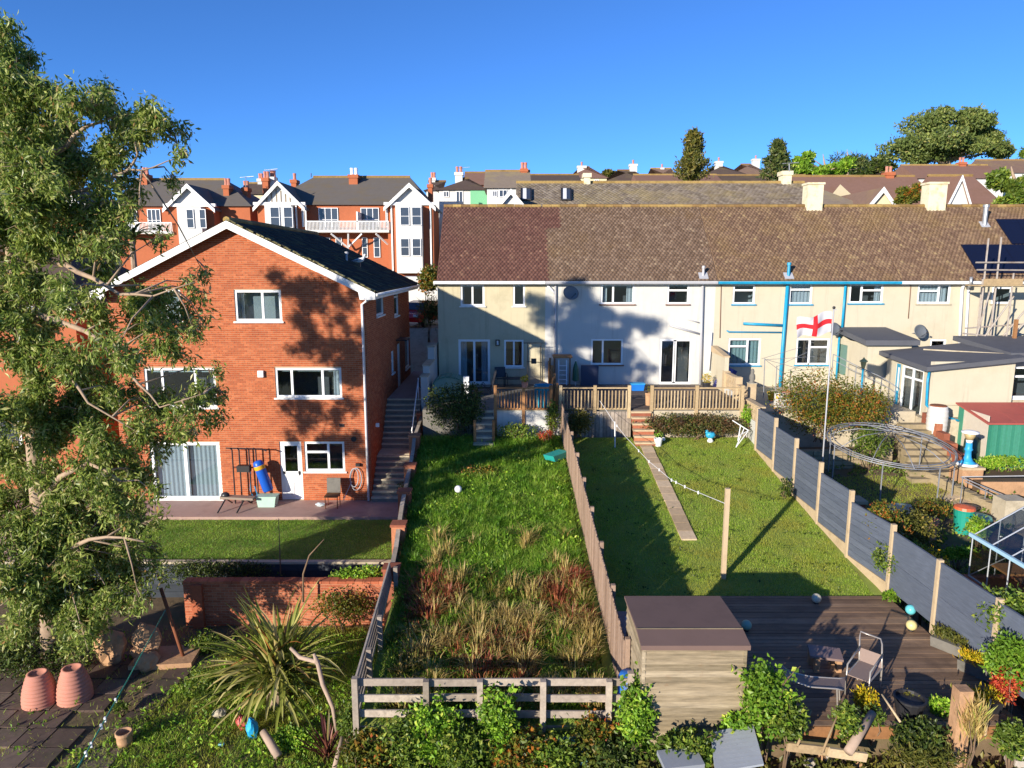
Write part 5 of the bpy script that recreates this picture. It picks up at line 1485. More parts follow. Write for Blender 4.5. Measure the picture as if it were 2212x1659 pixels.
# ------------------------------------------------------------------ overgrown garden and lawn bits
def ball(name, label, c, r, mat, cat='ball'):
    o = MB().ball((c[0], c[1], c[2] + r), r, 16, 10).build(name, mat, smooth=True); return tag(o, label, cat)
ball('football', 'small white ball lying in the overgrown grass', atG(990, 1072) + Vector((0, 0, .12)), .12, G['ceramic'])
p = atG(1201, 998)
mb = MB(); mb.prism([(-.35, 0), (.35, 0), (.48, .22), (-.48, .22)], -.22, .22, lambda a, b, d: tuple(Vector((p.x, p.y, p.z + .12)) + Matrix.Rotation(.9, 3, 'Z') @ Vector((a, d, b)))); o = mb.build('plastic_tray', colour('tray_teal', '2a9c96')); tag(o, 'teal plastic tub lying in the grass beside the board fence', 'tub')
def onL(u, v): return atG(u, v)
p = onL(1534, 955)
tTy = thing('toy_bird', 'blue and white plastic ornament in front of the hedge', 'ornament', p)
MB().ball(p + Vector((0, 0, .28)), .16, 12, 8, (1.2, .8, .9)).build('body', colour('toy_blue', '2f9cc4'), tTy, smooth=True)
MB().lathe(p, [(.1, 0), (.12, .05), (.06, .16)], 10).build('stand', G['ceramic'], tTy); MB().ball(p + Vector((-.14, 0, .4)), .08, 10, 6).build('head', colour('toy_blue', '2f9cc4'), tTy, smooth=True)
tWc = thing('clothes_airer', 'white folded clothes airer leaning by the white wall', 'airer', onL(1600, 965))
A1, A2 = atY(1582, 908, 26.4), atY(1617, 930, 26.2)
B1, B2 = atY(1590, 966, 25.6), atY(1598, 940, 25.9)
for a, b in ((A1, A2), (A2, B1), (atY(1600, 918, 26.3), atY(1594, 952, 25.9)), (atY(1608, 924, 26.25), B1), (B2, A2)): MB().tube([a, b], .02, 6).build('bar', G['ceramic'], tWc)
pot('white and green pot standing on the lowest garden step', Vector((X_(1409) + .05, 26.15, garden_z(26.1))), .16, .3, G['ceramic'], 'leaf_bright', n=60)
ball('glass_float', 'small white ball beside the garden steps at the hedge', onL(1433, 953), .08, G['ceramic'])
# ------------------------------------------------------------------ the dark deck
DZ = -2.5
def onD(u, v, z=DZ): return atZ(u, v, z)
G['globe_green'] = M_plain('globe_green', S('93b09a'), .4, .1, 9); G['globe_white'] = M_plain('globe_white', S('c6bfa8'), .4, .1, 9)
G['globe_teal'] = M_plain('globe_teal', S('5fb8c4'), .35, .15, 9); G['globe_yellow'] = M_plain('globe_yellow', S('cdbf86'), .4, .12, 9)
for (u, v, m, l) in ((1612, 1362, 'globe_green', 'pale green globe light on the deck right of the shed roof'), (1763, 1303, 'globe_white', 'cream globe light at the lawn edge of the deck'), (1966, 1328, 'globe_teal', 'turquoise globe light against the grey fence'), (1968, 1362, 'globe_yellow', 'pale yellow globe light near the grey fence')):
    c = onD(u, v)
    t = thing('globe_light', l, 'globe light', c, 'globe lights on the deck')
    MB().ball(c + Vector((0, 0, .13)), .115, 18, 12).build('globe', G[m], t, smooth=True)
    MB().lathe(c, [(.06, 0), (.06, .03), (.03, .05)], 10).build('base', G['dark'], t)
G['sling'] = M_plain('sling_fabric', S('8d7a70'), .8, .1, 20); G['chair_frame'] = M_plain('chair_frame', S('b3aca4'), .35, .1, 6, metal=.5)
# sun lounger chair
c = onD(1765, 1520)
tLo = thing('sling_lounger', 'long brown sling lounger with metal frame on the dark deck', 'lounger', c)
A = [atY(u, v, Y) for u, v, Y in ((1686, 1436, 12.5), (1706, 1452, 12.3), (1752, 1462, 12.25), (1812, 1466, 12.25), (1826, 1464, 12.3))]
Bv = [atY(u, v, Y) for u, v, Y in ((1686, 1444, 12.4), (1703, 1468, 11.9), (1750, 1484, 11.85), (1808, 1488, 11.85), (1824, 1492, 11.85))]
mb = MB(); mb.v = [tuple(p) for p in A + Bv]; n = len(A)
for i in range(n - 1): mb.f.append((i, i + 1, n + i + 1, n + i)); mb.m.append(0)
mb.build('sling', G['sling'], tLo, fix=False)
MB().tube(A, .016, 6).build('side_rail', G['chair_frame'], tLo, smooth=True); MB().tube(Bv, .016, 6).build('side_rail', G['chair_frame'], tLo, smooth=True)
for p in (A[1], A[3], Bv[1], Bv[3]): MB().tube([p, (p.x + .05, p.y, DZ)], .015, 6).build('leg', G['chair_frame'], tLo)
# armchair
c = onD(1865, 1490)
tAc = thing('sling_chair', 'brown sling armchair with curved metal frame on the dark deck', 'chair', c)
Yk = 12.7
q = lambda u, v, Y: atY(u, v, Y)
bk = [q(1823, 1455, 12.35), q(1834, 1450, 12.3), q(1878, 1466, 12.2), q(1905, 1446, 12.6)]
seat = [q(1833, 1448, 12.9), q(1853, 1420, 13.4), q(1902, 1436, 13.3), q(1878, 1462, 12.8)]
s_z = DZ + .42
P0 = onD(1843, 1480); 
seatp = [atZ(1829, 1456, s_z), atZ(1878, 1474, s_z), atZ(1905, 1444, s_z), atZ(1856, 1426, s_z)]
mb = MB(); mb.add(seatp + [p - Vector((0, 0, .015)) for p in seatp], [(0, 1, 2, 3), (7, 6, 5, 4), (0, 4, 5, 1), (1, 5, 6, 2), (2, 6, 7, 3), (3, 7, 4, 0)]); mb.build('seat', G['sling'], tAc)
bt0, bt1 = seatp[3], seatp[2]
t0, t1 = bt0 + Vector((.12, .28, .34)), bt1 + Vector((.12, .28, .34))
mb = MB(); mb.add([bt0, bt1, bt1.lerp(t1, .55), bt0.lerp(t0, .55)], [(0, 1, 2, 3)]); mb.build('backrest', G['sling'], tAc, fix=False)
MB().tube([bt0, t0, t0 + Vector((.06, .1, .06)), t1 + Vector((.02, .1, .06)), t1, bt1], .017, 6).build('back_frame', G['chair_frame'], tAc, smooth=True)
for a, b, bb2 in ((seatp[0], seatp[3], bt0), (seatp[1], seatp[2], bt1)):
    MB().tube([Vector((a.x, a.y, DZ)), a + Vector((0, 0, .2)), bb2 + Vector((.05, .1, .24)), ], .017, 6).build('arm', G['chair_frame'], tAc, smooth=True)
    MB().tube([Vector((b.x, b.y, DZ)), b + Vector((0, 0, .02))], .017, 6).build('leg', G['chair_frame'], tAc)
    MB().tube([a, b], .016, 6).build('seat_rail', G['chair_frame'], tAc)
c = onD(1780, 1442)
tBx = thing('fire_pit', 'small grey brown box table between the lounger and the lawn', 'table', c)
mb = MB(); mb.obox((c.x, c.y, DZ + .32), .62, .42, .05, rz=-.25, rx=.06); mb.build('table_top', colour('box_mauve', '7d6a66'), tBx)
for sx, sy in ((-.22, -.14), (.22, -.14), (-.22, .14), (.22, .14)): MB().box(c.x + sx - .05, c.y + sy - .05, DZ, c.x + sx + .05, c.y + sy + .05, DZ + .3).build('leg', G['stone_warm'], tBx)
def trough(label, u, v, L, ang, mat, plant, n):
    c = onD(u, v); t = thing('planter', label, 'planter', c)
    mb = MB(); M_ = Matrix.Rotation(ang, 3, 'Z')
    mb.prism([(-.11, 0), (.11, 0), (.16, .24), (-.16, .24)], -L / 2, L / 2, lambda a, b, d: tuple(c + M_ @ Vector((d, a, b)))); mb.build('trough', G[mat], t)
    s_ = nrg.uniform(-L / 2, L / 2, n); P = np.array([tuple(c + M_ @ Vector((float(x), float(nrg.normal(0, .09)), .24 + float(nrg.random()) * .16))) for x in s_])
    V, F = leaf_cloud(P, rand_dirs(n, 1.2), .09, .03); np_mesh('foliage', V, F, G[plant], t)
trough('long stone trough of yellow green heather against the fence', 2066, 1412, .95, -.95, 'concrete_dark', 'leaf_olive', 900)
trough('grey trough of yellow flowers nearer the fence end', 2120, 1462, .8, -.95, 'concrete_dark', 'leaf_yellow', 600)
trough('dark trough of orange plants beside the red shrub', 2112, 1535, .7, 0, 'dark', 'leaf_yellow', 300)
tT = thing('plant_tub', 'dark round tub on the front edge of the deck', 'tub', onD(1962, 1545))
c = onD(1962, 1545); MB().lathe(c, [(.2, 0), (.26, .3), (.28, .32), (.28, .36), (.24, .36), (.23, .3), (.01, .29)], 16).build('tub', G['dark'], tT)
# blue barrel and dark box in the gap by the shed
c = Vector((2.12, 12.6, -3.0))
o = MB().lathe((atY(1360, 1450, 12.6).x, 12.6, -2.95), [(.2, 0), (.22, .1), (.22, .3), (.23, .32), (.22, .34), (.22, .7), (.18, .78), (.05, .8)], 16).build('blue_barrel', colour('barrel_blue', '2466b8'), smooth=True); tag(o, 'bright blue barrel wedged between the fence and the shed', 'barrel')
p = atY(1340, 1385, 14.4)
tDB = thing('storage_bench', 'dark blue grey plastic storage box behind the board fence by the shed', 'storage box', (2.75, 14.6, -2.9))
MB().box(2.42, 14.2, -2.9, 3.05, 15.3, -2.35).build('box', colour('box_navy', '3f4656'), tDB); MB().box(2.4, 14.17, -2.35, 3.07, 15.33, -2.29).build('lid', colour('box_navy2', '4a5264'), tDB)
o = MB().tube([atY(1352, 1332, 14.5), atY(1356, 1372, 14.1)], .02, 6).build('white_stick', G['ceramic']); tag(o, 'white handle standing on the dark storage box', 'handle')
# corrugated board and boxes in the front
tCb = thing('slatted_board', 'pale grey slatted board lying tilted in front of the shed', 'board', (4.3, 10.9, -3.1))
P = [atY(1535, 1582, 11.4), atY(1626, 1562, 11.5), atY(1650, 1650, 10.6), atY(1545, 1668, 10.5)]
for k in range(9):
    f0, f1 = k / 9 + .004, (k + 1) / 9 - .004
    a, b = P[0].lerp(P[3], f0), P[1].lerp(P[2], f0); c_, d_ = P[1].lerp(P[2], f1), P[0].lerp(P[3], f1)
    mb = MB(); mb.add([a, b, c_, d_, *[x - Vector((0, 0, .04)) for x in (a, b, c_, d_)]], [(0, 1, 2, 3), (7, 6, 5, 4), (0, 4, 5, 1), (1, 5, 6, 2), (2, 6, 7, 3), (3, 7, 4, 0)]); mb.build('slat', colour('board_grey', '9aa0a8', .7), tCb)
o = MB().obox(atY(1470, 1640, 10.9), .7, .4, .08, rz=.15, rx=.1).build('grey_crate', colour('crate_grey', '8a8f98')); tag(o, 'grey plastic lid under the dark bush in front of the shed', 'lid')
tGt = thing('green_sheet', 'pale green plastic sheet below the rail fence', 'sheet', (1.0, 11.9, -3.7))
MB().obox(atY(1225, 1622, 11.95), .85, .03, .5, rx=-.25).build('sheet', colour('sheet_green', '6f9a94'), tGt)
# timbers, canes and stones in the foreground right
tT1 = thing('timber_edging', 'pale timber edging board of the front bed', 'edging', (6.4, 10.6, -3.2))
for (u0, v0_, u1, v1_, Y) in ((1700, 1612, 1790, 1622, 11.1), (1790, 1624, 1872, 1636, 11.0)):
    MB().beam(atY(u0, v0_, Y), atY(u1, v1_, Y), .05, .16).build('board', G['wood_tan'], tT1)
log_('thick grey timber leaning from the deck edge into the bed', [atY(1885, 1540, 11.5), atY(1832, 1625, 10.9)], [.07, .08], G['driftwood'], 'timber', 'timber')
for i, (u0, v0_, u1, v1_, l) in enumerate(((1752, 1535, 1722, 1612, 'wooden cane propping the rose left of the timber'), (1815, 1530, 1775, 1628, 'wooden cane between the rose bush and the timber'), (1905, 1500, 1945, 1560, 'thin cane leaning right of the yellow flowers'), (2140, 1510, 2128, 1590, 'bamboo cane standing in front of the stacked slabs'))):
    log_(l, [atY(u0, v0_, 11.5), atY(u1, v1_, 11.0)], [.018, .02], G['wood_tan'], 'cane', 'cane')
tSs = thing('slab_stack', 'stack of pale rough concrete gravel boards at the bottom right', 'slabs', (9.5, 10.8, -3.2))
G['rough_concrete'] = M_plain('rough_concrete', S('aaa196'), .95, .25, 14, dirt=S('7d756c'), dscale=4, bump=.03)
for k in range(5):
    z = -3.3 + k * .13
    MB().obox((9.75 + rng.uniform(-.03, .03), 11.25 - k * .04, z + .06), 1.9, .3, .115, rz=-.12).build('slab', G['rough_concrete'], tSs)
p = atY(2072, 1560, 11.3)
o = MB().box(p.x - .11, 11.2, -3.3, p.x + .13, 11.42, atY(2072, 1487, 11.3).z).build('rubble_post', G['stone_warm']); tag(o, 'broad broken stone post at the deck corner', 'post')
# loose rubble
for i in range(14):
    u, v = rng.uniform(1680, 2060), rng.uniform(1625, 1656)
    c = atZ(u, v, -3.2)
    crumple('rubble_stone', 'small rubble stone in the front bed below the deck', c, rng.uniform(.05, .12), [G['stone_warm'], G['rough_concrete']][i % 2], 'stone', (1.2, 1, .7))['group'] = 'rubble stones in the front bed'

# ------------------------------------------------------------------ the neighbour's garden on the right
hz = lambda y: garden_z(y, -.5)
def onN(u, v): return atG(u, v, -.5)
# flagpole and flag
fp = Vector((10.2, 22.6, hz(22.6)))
tFp = thing('flagpole', 'tall white flagpole behind the grey fence', 'flagpole', fp)
ztop = atY(1791, 668, 22.6).z
MB().cyl((fp.x, fp.y, fp.z - .2), (fp.x, fp.y, ztop), .026, 10, .02).build('pole', G['pipe_grey'], tFp, smooth=True)
MB().ball((fp.x, fp.y, ztop + .05), .05, 10, 6).build('finial', G['dark'], tFp)
MB().box(fp.x - .03, fp.y - .02, ztop - .03, fp.x + .09, fp.y + .02, ztop).build('truck', G['pipe_grey'], tFp)
tFl = thing('flag', 'white flag with red cross blowing from the flagpole', 'flag', (fp.x, fp.y, ztop - .9))
FW, FH, NU, NV = 1.12, .68, 44, 26
def fpt(s_, t_):
    x = fp.x - .04 - s_ * FW * .96; droop = .22 * s_ ** 1.2
    return (x, fp.y + (.09 * math.sin(s_ * 7.5 + t_ * 2.2) + .02 * math.sin(s_ * 15 - t_ * 4)) * min(1, s_ * 2), ztop - .08 - t_ * FH * (1 - .08 * s_) - droop + .05 * math.sin(s_ * 8 + t_ * 1.5))
mbw = MB(); mbr = MB()
for i in range(NU):
    for j in range(NV):
        s0, s1, t0_, t1_ = i / NU, (i + 1) / NU, j / NV, (j + 1) / NV
        red = abs((s0 + s1) / 2 - .5) < .07 or abs((t0_ + t1_) / 2 - .5) < .115
        (mbr if red else mbw).quad(fpt(s0, t0_), fpt(s1, t0_), fpt(s1, t1_), fpt(s0, t1_))
mbw.build('flag_field', M_plain('flag_white', (.5, .5, .53), .85, .05, 8), tFl, smooth=True, fix=False); mbr.build('flag_cross', M_plain('flag_red', S('c8202a'), .85, .08, 8), tFl, smooth=True, fix=False)
# pergola ring
tPg = thing('pergola', 'round grey metal pergola with domed top over the grass circle', 'pergola', onN(1920, 1090))
G['galv'] = M_plain('galvanised', S('8f9298'), .5, .15, 8, metal=.4, dirt=S('77726c'), dscale=4)
Yc = 23.6; cc = atY(1922, 962, Yc); R_ = 1.98
s_t = .14
ring = lambda a, r=1.0, dz=0: (cc.x + R_ * r * math.cos(a), Yc + R_ * r * math.sin(a), cc.z + s_t * R_ * r * math.sin(a) + dz - .02 * R_ * math.cos(a))
for dz_, rr in ((0, 1.0), (.07, 1.0), (.05, .9)):
    MB().tube([ring(2 * math.pi * i / 40, rr, dz_) for i in range(40)], .018, 6, closed=True).build('ring', G['galv'], tPg, smooth=True)
apex = Vector((cc.x, Yc, cc.z + .5))
for k in range(10):
    a = 2 * math.pi * k / 10 + .2
    e = Vector(ring(a)); m_ = e.lerp(apex, .5) + Vector((0, 0, .16))
    MB().tube([e, e.lerp(m_, .5) + Vector((0, 0, .05)), m_, apex], .013, 6).build('rib', G['galv'], tPg, smooth=True)
for k in range(7):
    a = 2 * math.pi * k / 7 + .55; e = Vector(ring(a))
    p_ = MB().tube([(e.x, e.y, hz(e.y) - .1), (e.x, e.y, e.z + .05)], .022, 6).build('post', G['galv'], tPg)
# lamp post, ornaments
def lantern(label, c, H, mat, topm, name='lamp_post'):
    t = thing(name, label, 'lamp post', c)
    MB().lathe(c, [(.12, 0), (.12, .08), (.06, .14), (.05, .5), (.06, .52), (.045, .54), (.04, H * .72), (.06, H * .73), (.05, H * .76)], 12).build('post', mat, t, smooth=True)
    MB().lathe((c[0], c[1], c[2] + H * .76), [(.07, 0), (.13, .28)], 6).build('lantern_glass', topm, t)
    MB().lathe((c[0], c[1], c[2] + H * .76 + .28), [(.18, 0), (.17, .03), (.05, .12), (.02, .18)], 6).build('lantern_cap', topm, t)
pc_ = atY(1861, 838, 29.0)
lantern('blue lamp post with yellow lantern in front of the flat roofed porch', (pc_.x, 29.0, -.12), 2.0, G['teal'], colour('lantern_yellow', 'c9b070'))
# stone pier with blue lighthouse ornament
pp_ = onN(2084, 1046)
tPi = thing('stone_pier', 'square stone pier carrying the blue lighthouse ornament', 'pier', pp_)
MB().box(pp_.x - .36, pp_.y - .36, pp_.z - .2, pp_.x + .36, pp_.y + .36, pp_.z + .62).build('pier', G['stone_warm'], tPi); MB().box(pp_.x - .4, pp_.y - .4, pp_.z + .62, pp_.x + .4, pp_.y + .4, pp_.z + .7).build('cap', G['concrete_post'], tPi)
lz = pp_.z + .7
tLh = thing('lighthouse_ornament', 'bright blue and white lighthouse ornament on the stone pier', 'ornament', (pp_.x, pp_.y, lz))
L_ = lambda prof, m, nm: MB().lathe((pp_.x, pp_.y, lz), prof, 16).build(nm, m, tLh, smooth=True)
L_([(.34, 0), (.35, .04), (.3, .08)], G['ceramic'], 'plinth'); L_([(.29, .08), (.17, .16), (.11, .3), (.1, .5), (.14, .56), (.11, .62), (.1, .8)], colour('bright_blue', '2f96cc'), 'tower')
L_([(.1, .8), (.11, .9)], G['ceramic'], 'collar'); L_([(.11, .9), (.2, 1.14)], colour('lantern_tan', 'a8946a'), 'lantern'); L_([(.28, 1.14), (.28, 1.19), (.1, 1.24)], G['ceramic'], 'cap')
# water butt, tank
pw = onN(2104, 1008)
tag(MB().lathe(pw + Vector((0, .25, 0)), [(.2, 0), (.26, .1), (.28, .5), (.26, .95), (.2, 1.05), (.03, 1.08)], 16).build('water_butt', colour('butt_green', '2f4a42'), smooth=True), 'dark green water butt beside the lighthouse ornament', 'water butt')
pk = Vector((atY(2025, 900, 27.0).x, 27.0, -.3)) if False else Vector((atY(2025, 900, 26.5).x, 26.5, 0))
zt_, zb2_ = atY(2025, 877, 26.5).z, atY(2025, 935, 26.5).z
tTk = thing('water_tank', 'white ribbed water tank on a stand beside the cream extension', 'water tank', (pk.x, 26.5, zb2_ - .6))
prof = []
for i in range(25):
    t_ = i / 24; prof.append((.36 * (1 - .12 * abs(2 * t_ - 1) ** 3) + (.012 if i % 4 == 0 else 0), (zt_ - zb2_) * t_))
MB().lathe((pk.x, 26.5, zb2_), prof, 20).build('tank', colour('tank_white', 'c9c6c0'), tTk, smooth=True)
MB().lathe((pk.x, 26.5, zt_), [(.3, 0), (.28, .04), (.02, .05)], 16).build('lid', G['rust'], tTk)
MB().box(pk.x - .32, 26.2, zb2_ - .35, pk.x + .32, 26.8, zb2_ - .01).build('stand', G['concrete_dark'], tTk)
MB().box(pk.x - .4, 26.1, hz(26.2) - .1, pk.x + .45, 26.9, zb2_ - .36).build('plinth', G['stone_warm'], tTk)
# green metal shed with red roof
tMS = thing('metal_shed', 'green corrugated metal shed with rusty red roof', 'shed', (19.5, 26, hz(25)))
sx0, sx1, sy0, sy1 = 17.35, 21.6, 25.25, 27.0
zb3, zt3 = hz(25.3) - .05, hz(25.3) + 1.72
G['corr_green'] = M_pieces('corr_green', [(0, S('2f7560')), (0.5, S('3a8069')), (1, S('468a74'))], .6, .15, 8, S('4f6a58'), 1.2, .58, .8)
G['roof_red'] = M_plain('roof_red', S('a8544a'), .7, .1, 4, dirt=S('8a4a42'), dscale=2)
x = sx0
while x < sx1:
    MB().box(x, sy0 - .02, zb3, x + .1, sy0 + .01, zt3).build('cladding_rib', G['corr_green'], tMS); MB().box(x + .1, sy0 - .005, zb3, x + .17, sy0 + .01, zt3).build('cladding_pan', G['corr_green'], tMS); x += .17
MB().box(sx0 - .01, sy0 + .02, zb3, sx0 + .02, sy1, zt3 + .25).build('side_panel', colour('panel_pale', 'c2b8a8', .7), tMS)
MB().box(sx0 - .03, sy1 - .3, zb3, sx0 - .012, sy1, zt3 + .3).build('door_edge', G['corr_green'], tMS)
rfz = lambda y: zt3 + .03 + (y - sy0) * .2
for k in range(4):
    xa_, xb_ = sx0 - .12 + k * 1.12, sx0 - .12 + (k + 1) * 1.12 - .01
    c = [(xa_, sy0 - .12, rfz(sy0 - .12)), (xb_, sy0 - .12, rfz(sy0 - .12)), (xb_, sy1 + .1, rfz(sy1 + .1)), (xa_, sy1 + .1, rfz(sy1 + .1))]
    mb = MB(); mb.add([*[(a, b, z - .05) for a, b, z in c], *c], MB.BF); mb.build('roof_sheet', G['roof_red'], tMS)
# porches / extensions
G['flat_roof'] = M_plain('flat_roof', S('56585f'), .85, .1, 3, dirt=S('4a4c52'), dscale=1.0)
tX1 = thing('porch', 'small flat roofed cream porch on the back of the blue trimmed house', 'porch', (16.5, 32, -.1))
fx = Fr((15.5, 33.48, 0), (0, -1, 0), (-1, 0, 0))
gd = fx.rect(1812, 742, 1826, 812)
wall(fx, 0, 2.7, -.2, 2.2, [gd], 'side_wall', G['render_pale'], tX1)
mb = MB(); fx.box(mb, gd[0], gd[1], gd[2], gd[3], -.1, -.04); mb.build('green_door', colour('door_green', '5f7f76'), tX1)
f2 = Fr((15.5, 30.78, 0), (1, 0, 0), (0, -1, 0))
tw_ = f2.rect(1904, 757, 1934, 764)
wall(f2, 0, 1.9, -.2, 2.2, [tw_], 'front_wall', G['render_pale'], tX1)
mb = MB(); f2.box(mb, *tw_, -.08, -.02); mb.build('teal_window', G['teal'], tX1)
MB().box(17.38, 30.8, -.2, 17.4, 33.48, 2.2).build('side_wall', G['render_pale'], tX1)
mb = MB(); c = [(15.25, 30.5, 2.18), (17.6, 30.5, 2.18), (17.6, 33.45, 2.5), (15.25, 33.45, 2.5)]; mb.add([*[(a, b, z) for a, b, z in c], *[(a, b, z + .22) for a, b, z in c]], MB.BF); mb.build('roof', G['flat_roof'], tX1)
pipe('downpipe', [(15.38, 33.3, 2.3), (15.38, 33.3, .2)], .05, G['teal'], tX1)
tX2 = thing('extension', 'cream single storey extension with dark flat roof and blue door', 'extension', (19, 29, -.3))
fa = Fr((16.3, 30.6, 0), (0, -1, 0), (-1, 0, 0)); LA = 3.2; zfl = -.45
bd = fa.rect(1918, 790, 1939, 868); gd2 = fa.rect(1944, 795, 1988, 890); nw_ = fa.rect(1899, 775, 1906, 803)
for r_ in (bd, gd2): pass
bd = (max(bd[0], .75), bd[1], zfl + .1, 1.5); gd2 = (bd[1] + .12, min(gd2[1], LA - .3), zfl, 1.5)
wall(fa, 0, LA, -1.2, 1.72, [bd, gd2], 'side_wall', G['render_pale'], tX2)
mb = MB(); fa.box(mb, bd[0], bd[1], bd[2], bd[3], -.08, -.03); dB = mb.build('blue_door', G['teal'], tX2)
mb = MB(); fa.box(mb, bd[0] + .12, bd[1] - .12, bd[2] + .7, bd[3] - .15, -.035, -.022); mb.build('pane', G['blind'], dB)
window(tX2, fa, gd2, ((0, 0, .5, .78), (.5, 0, 1, .78), (0, .78, .5, 1), (.5, .78, 1, 1)), 'teal', name='glazed_door', room='room')
fb = Fr((16.3, 27.4, 0), (1, 0, 0), (0, -1, 0)); 
wall(fb, 0, 3.3, -1.6, 1.9, [], 'front_wall', G['render_pale'], tX2)
MB().tube([(17.0, 27.36, .2), (19.5, 27.36, .18)], .03, 6).build('wall_pipe', G['render_pale'], tX2)
mb = MB(); c = [(16.0, 27.1, 1.55), (19.9, 27.1, 1.95), (19.9, 30.9, 2.1), (16.0, 30.9, 1.75)]; mb.add([*c, *[(a, b, z + .17) for a, b, z in c]], MB.BF); rX = mb.build('roof', G['flat_roof'], tX2)
MB().beam((17.6, 30.2, 2.05), (20.0, 27.8, 2.12), .12, .05).build('roof_trim', G['concrete'], rX)
pipe('downpipe', [(16.22, 27.32, 1.5), (16.15, 27.25, 1.2), (16.22, 27.3, .2), (16.5, 27.2, -.1), (17.3, 26.9, -.35)], .05, G['teal'], tX2)
tX3 = thing('extension', 'grey block extension with white window at the right edge', 'extension', (22, 29, -.3))
fc = Fr((19.62, 28.0, 0), (1, 0, 0), (0, -1, 0)); w3_ = fc.rect(2186, 792, 2260, 860)
o3 = wall(fc, 0, 6, -1.6, 2.1, [w3_], 'front_wall', G['concrete'], tX3)
G['block_grey'] = M_pieces('block_grey', [(0, S('8a8580')), (0.5, S('9c968e')), (0.88, S('aaa298')), (0.93, S('b56a44')), (1, S('a85a38'))], .95, .25, 10)
brickwork(o3, fc, 0, 6, -1.4, 2.08, [w3_], G['block_grey'], bl=.45, bh=.225, proud=.012, joint=.014, n_single=200)
window(tX3, fc, w3_, ((0, 0, 1, .7), (0, .7, 1, 1)), 'fascia')
mb = MB(); c = [(19.6, 27.7, 2.0), (26, 27.7, 2.0), (26, 31.5, 2.3), (19.6, 31.5, 2.3)]; mb.add([*c, *[(a, b, z + .2) for a, b, z in c]], MB.BF); mb.build('roof', G['flat_roof'], tX3)
# scaffolding
tSc = thing('scaffolding', 'metal tube scaffolding with plank platform on the right-hand house', 'scaffolding', (22, 31.5, 0))
def st(a, b, r=.04): MB().tube([a, b], r, 6).build('tube', G['scaff'], tSc)
G['scaff'] = M_plain('scaffold_tube', S('b0a69c'), .5, .2, 10, metal=.3, dirt=S('7d6552'), dscale=5)
for (ut, vt, ub, vb, Y) in ((2131, 515, 2113, 770, 31.6), (2158, 512, 2140, 775, 31.6), (2190, 590, 2178, 770, 31.4), (2120, 600, 2118, 770, 32.7), (2150, 610, 2146, 770, 32.7)):
    x = atY((ut + ub) / 2, 640, Y).x; st((x, Y, -.3), (x, Y, atY(ut, vt, Y).z))
for (u0, v0_, u1, v1_, Y) in ((2108, 567, 2212, 567, 31.5), (2110, 583, 2240, 584, 31.5), (2085, 709, 2240, 698, 31.5), (2080, 720, 2160, 728, 31.5), (2095, 742, 2212, 748, 31.5), (2110, 756, 2230, 762, 31.5)): st(atY(u0, v0_, Y), atY(u1, v1_, Y), .036)
for (u0, v0_, u1, v1_) in ((2107, 735, 2138, 630), (2145, 752, 2240, 640), (2103, 760, 2190, 640), (2145, 768, 2250, 660)): st(atY(u0, v0_, 31.45), atY(u1, v1_, 31.45), .036)
zp_ = atY(2130, 618, 31.5).z
for k in range(4): MB().box(20.4, 31.35 + k * .24, zp_, 25.5, 31.57 + k * .24, zp_ + .045).build('plank', G['wood_tan'], tSc)
MB().box(20.6, 31.32, zp_ + .05, 22.3, 31.345, zp_ + .32).build('toe_board', G['wood_tan'], tSc)
o = MB().box(atY(2192, 700, 30.9).x, 30.85, -.3, atY(2192, 700, 30.9).x + .12, 30.97, atY(2192, 690, 30.9).z).build('timber_upright', G['wood_brown']); tag(o, 'brown timber upright of the new doorway behind the scaffolding', 'timber')

# greenhouse
tGh = thing('greenhouse', 'aluminium framed greenhouse on a low brick base at the right edge', 'greenhouse', onN(2180, 1300))
G['alu'] = M_plain('aluminium', S('bfc4c8'), .35, .08, 6, metal=.5)
Gz = atY(2106, 1247, 15.6)
E0 = atY(2108, 1160, 15.6)          # near-left eave corner (far end of the front eave)
gx0, gy0, gy1 = E0.x, 13.2, 15.7
gb = Gz.z; ge = E0.z
gr = ge + .75; gx1 = gx0 + 2.4; gm = (gx0 + gx1) / 2
for y in np.linspace(gy0, gy1, 5):
    MB().tube([(gx0, y, gb), (gx0, y, ge), (gm, y, gr), (gx1, y, ge), (gx1, y, gb)], .018, 5).build('glazing_bar', G['alu'], tGh)
for (x, z) in ((gx0, gb), (gx0, ge), (gm, gr), (gx1, ge), (gx1, gb)): MB().tube([(x, gy0, z), (x, gy1, z)], .022, 5).build('frame_rail', G['alu'], tGh)
MB().box(gx0 - .07, gy0 - .05, ge - .03, gx0 - .01, gy1 + .05, ge + .05).build('gutter', colour('gutter_blue', '9fc4d6'), tGh)
MB().tube([(gx0, gy1, gb), (gx0 + .02, gy1 - 1.2, ge)], .012, 5).build('brace', G['alu'], tGh)
for x in np.linspace(gx0, gx1, 5): MB().tube([(x, gy1, gb), (x, gy1, ge + (gr - ge) * (1 - abs(x - gm) / (gm - gx0)))], .015, 5).build('gable_bar', G['alu'], tGh)
ys = np.linspace(gy0, gy1, 5)
for i in range(4):
    for (xa_, za_, xb_, zb_2) in ((gx0, gb, gx0, ge), (gx0, ge, gm, gr), (gm, gr, gx1, ge), (gx1, gb, gx1, ge)):
        mb = MB(); mb.quad((xa_, ys[i] + .02, za_), (xa_, ys[i + 1] - .02, za_), (xb_, ys[i + 1] - .02, zb_2), (xb_, ys[i] + .02, zb_2)); mb.build('pane', G['glass_house'], tGh, fix=False)
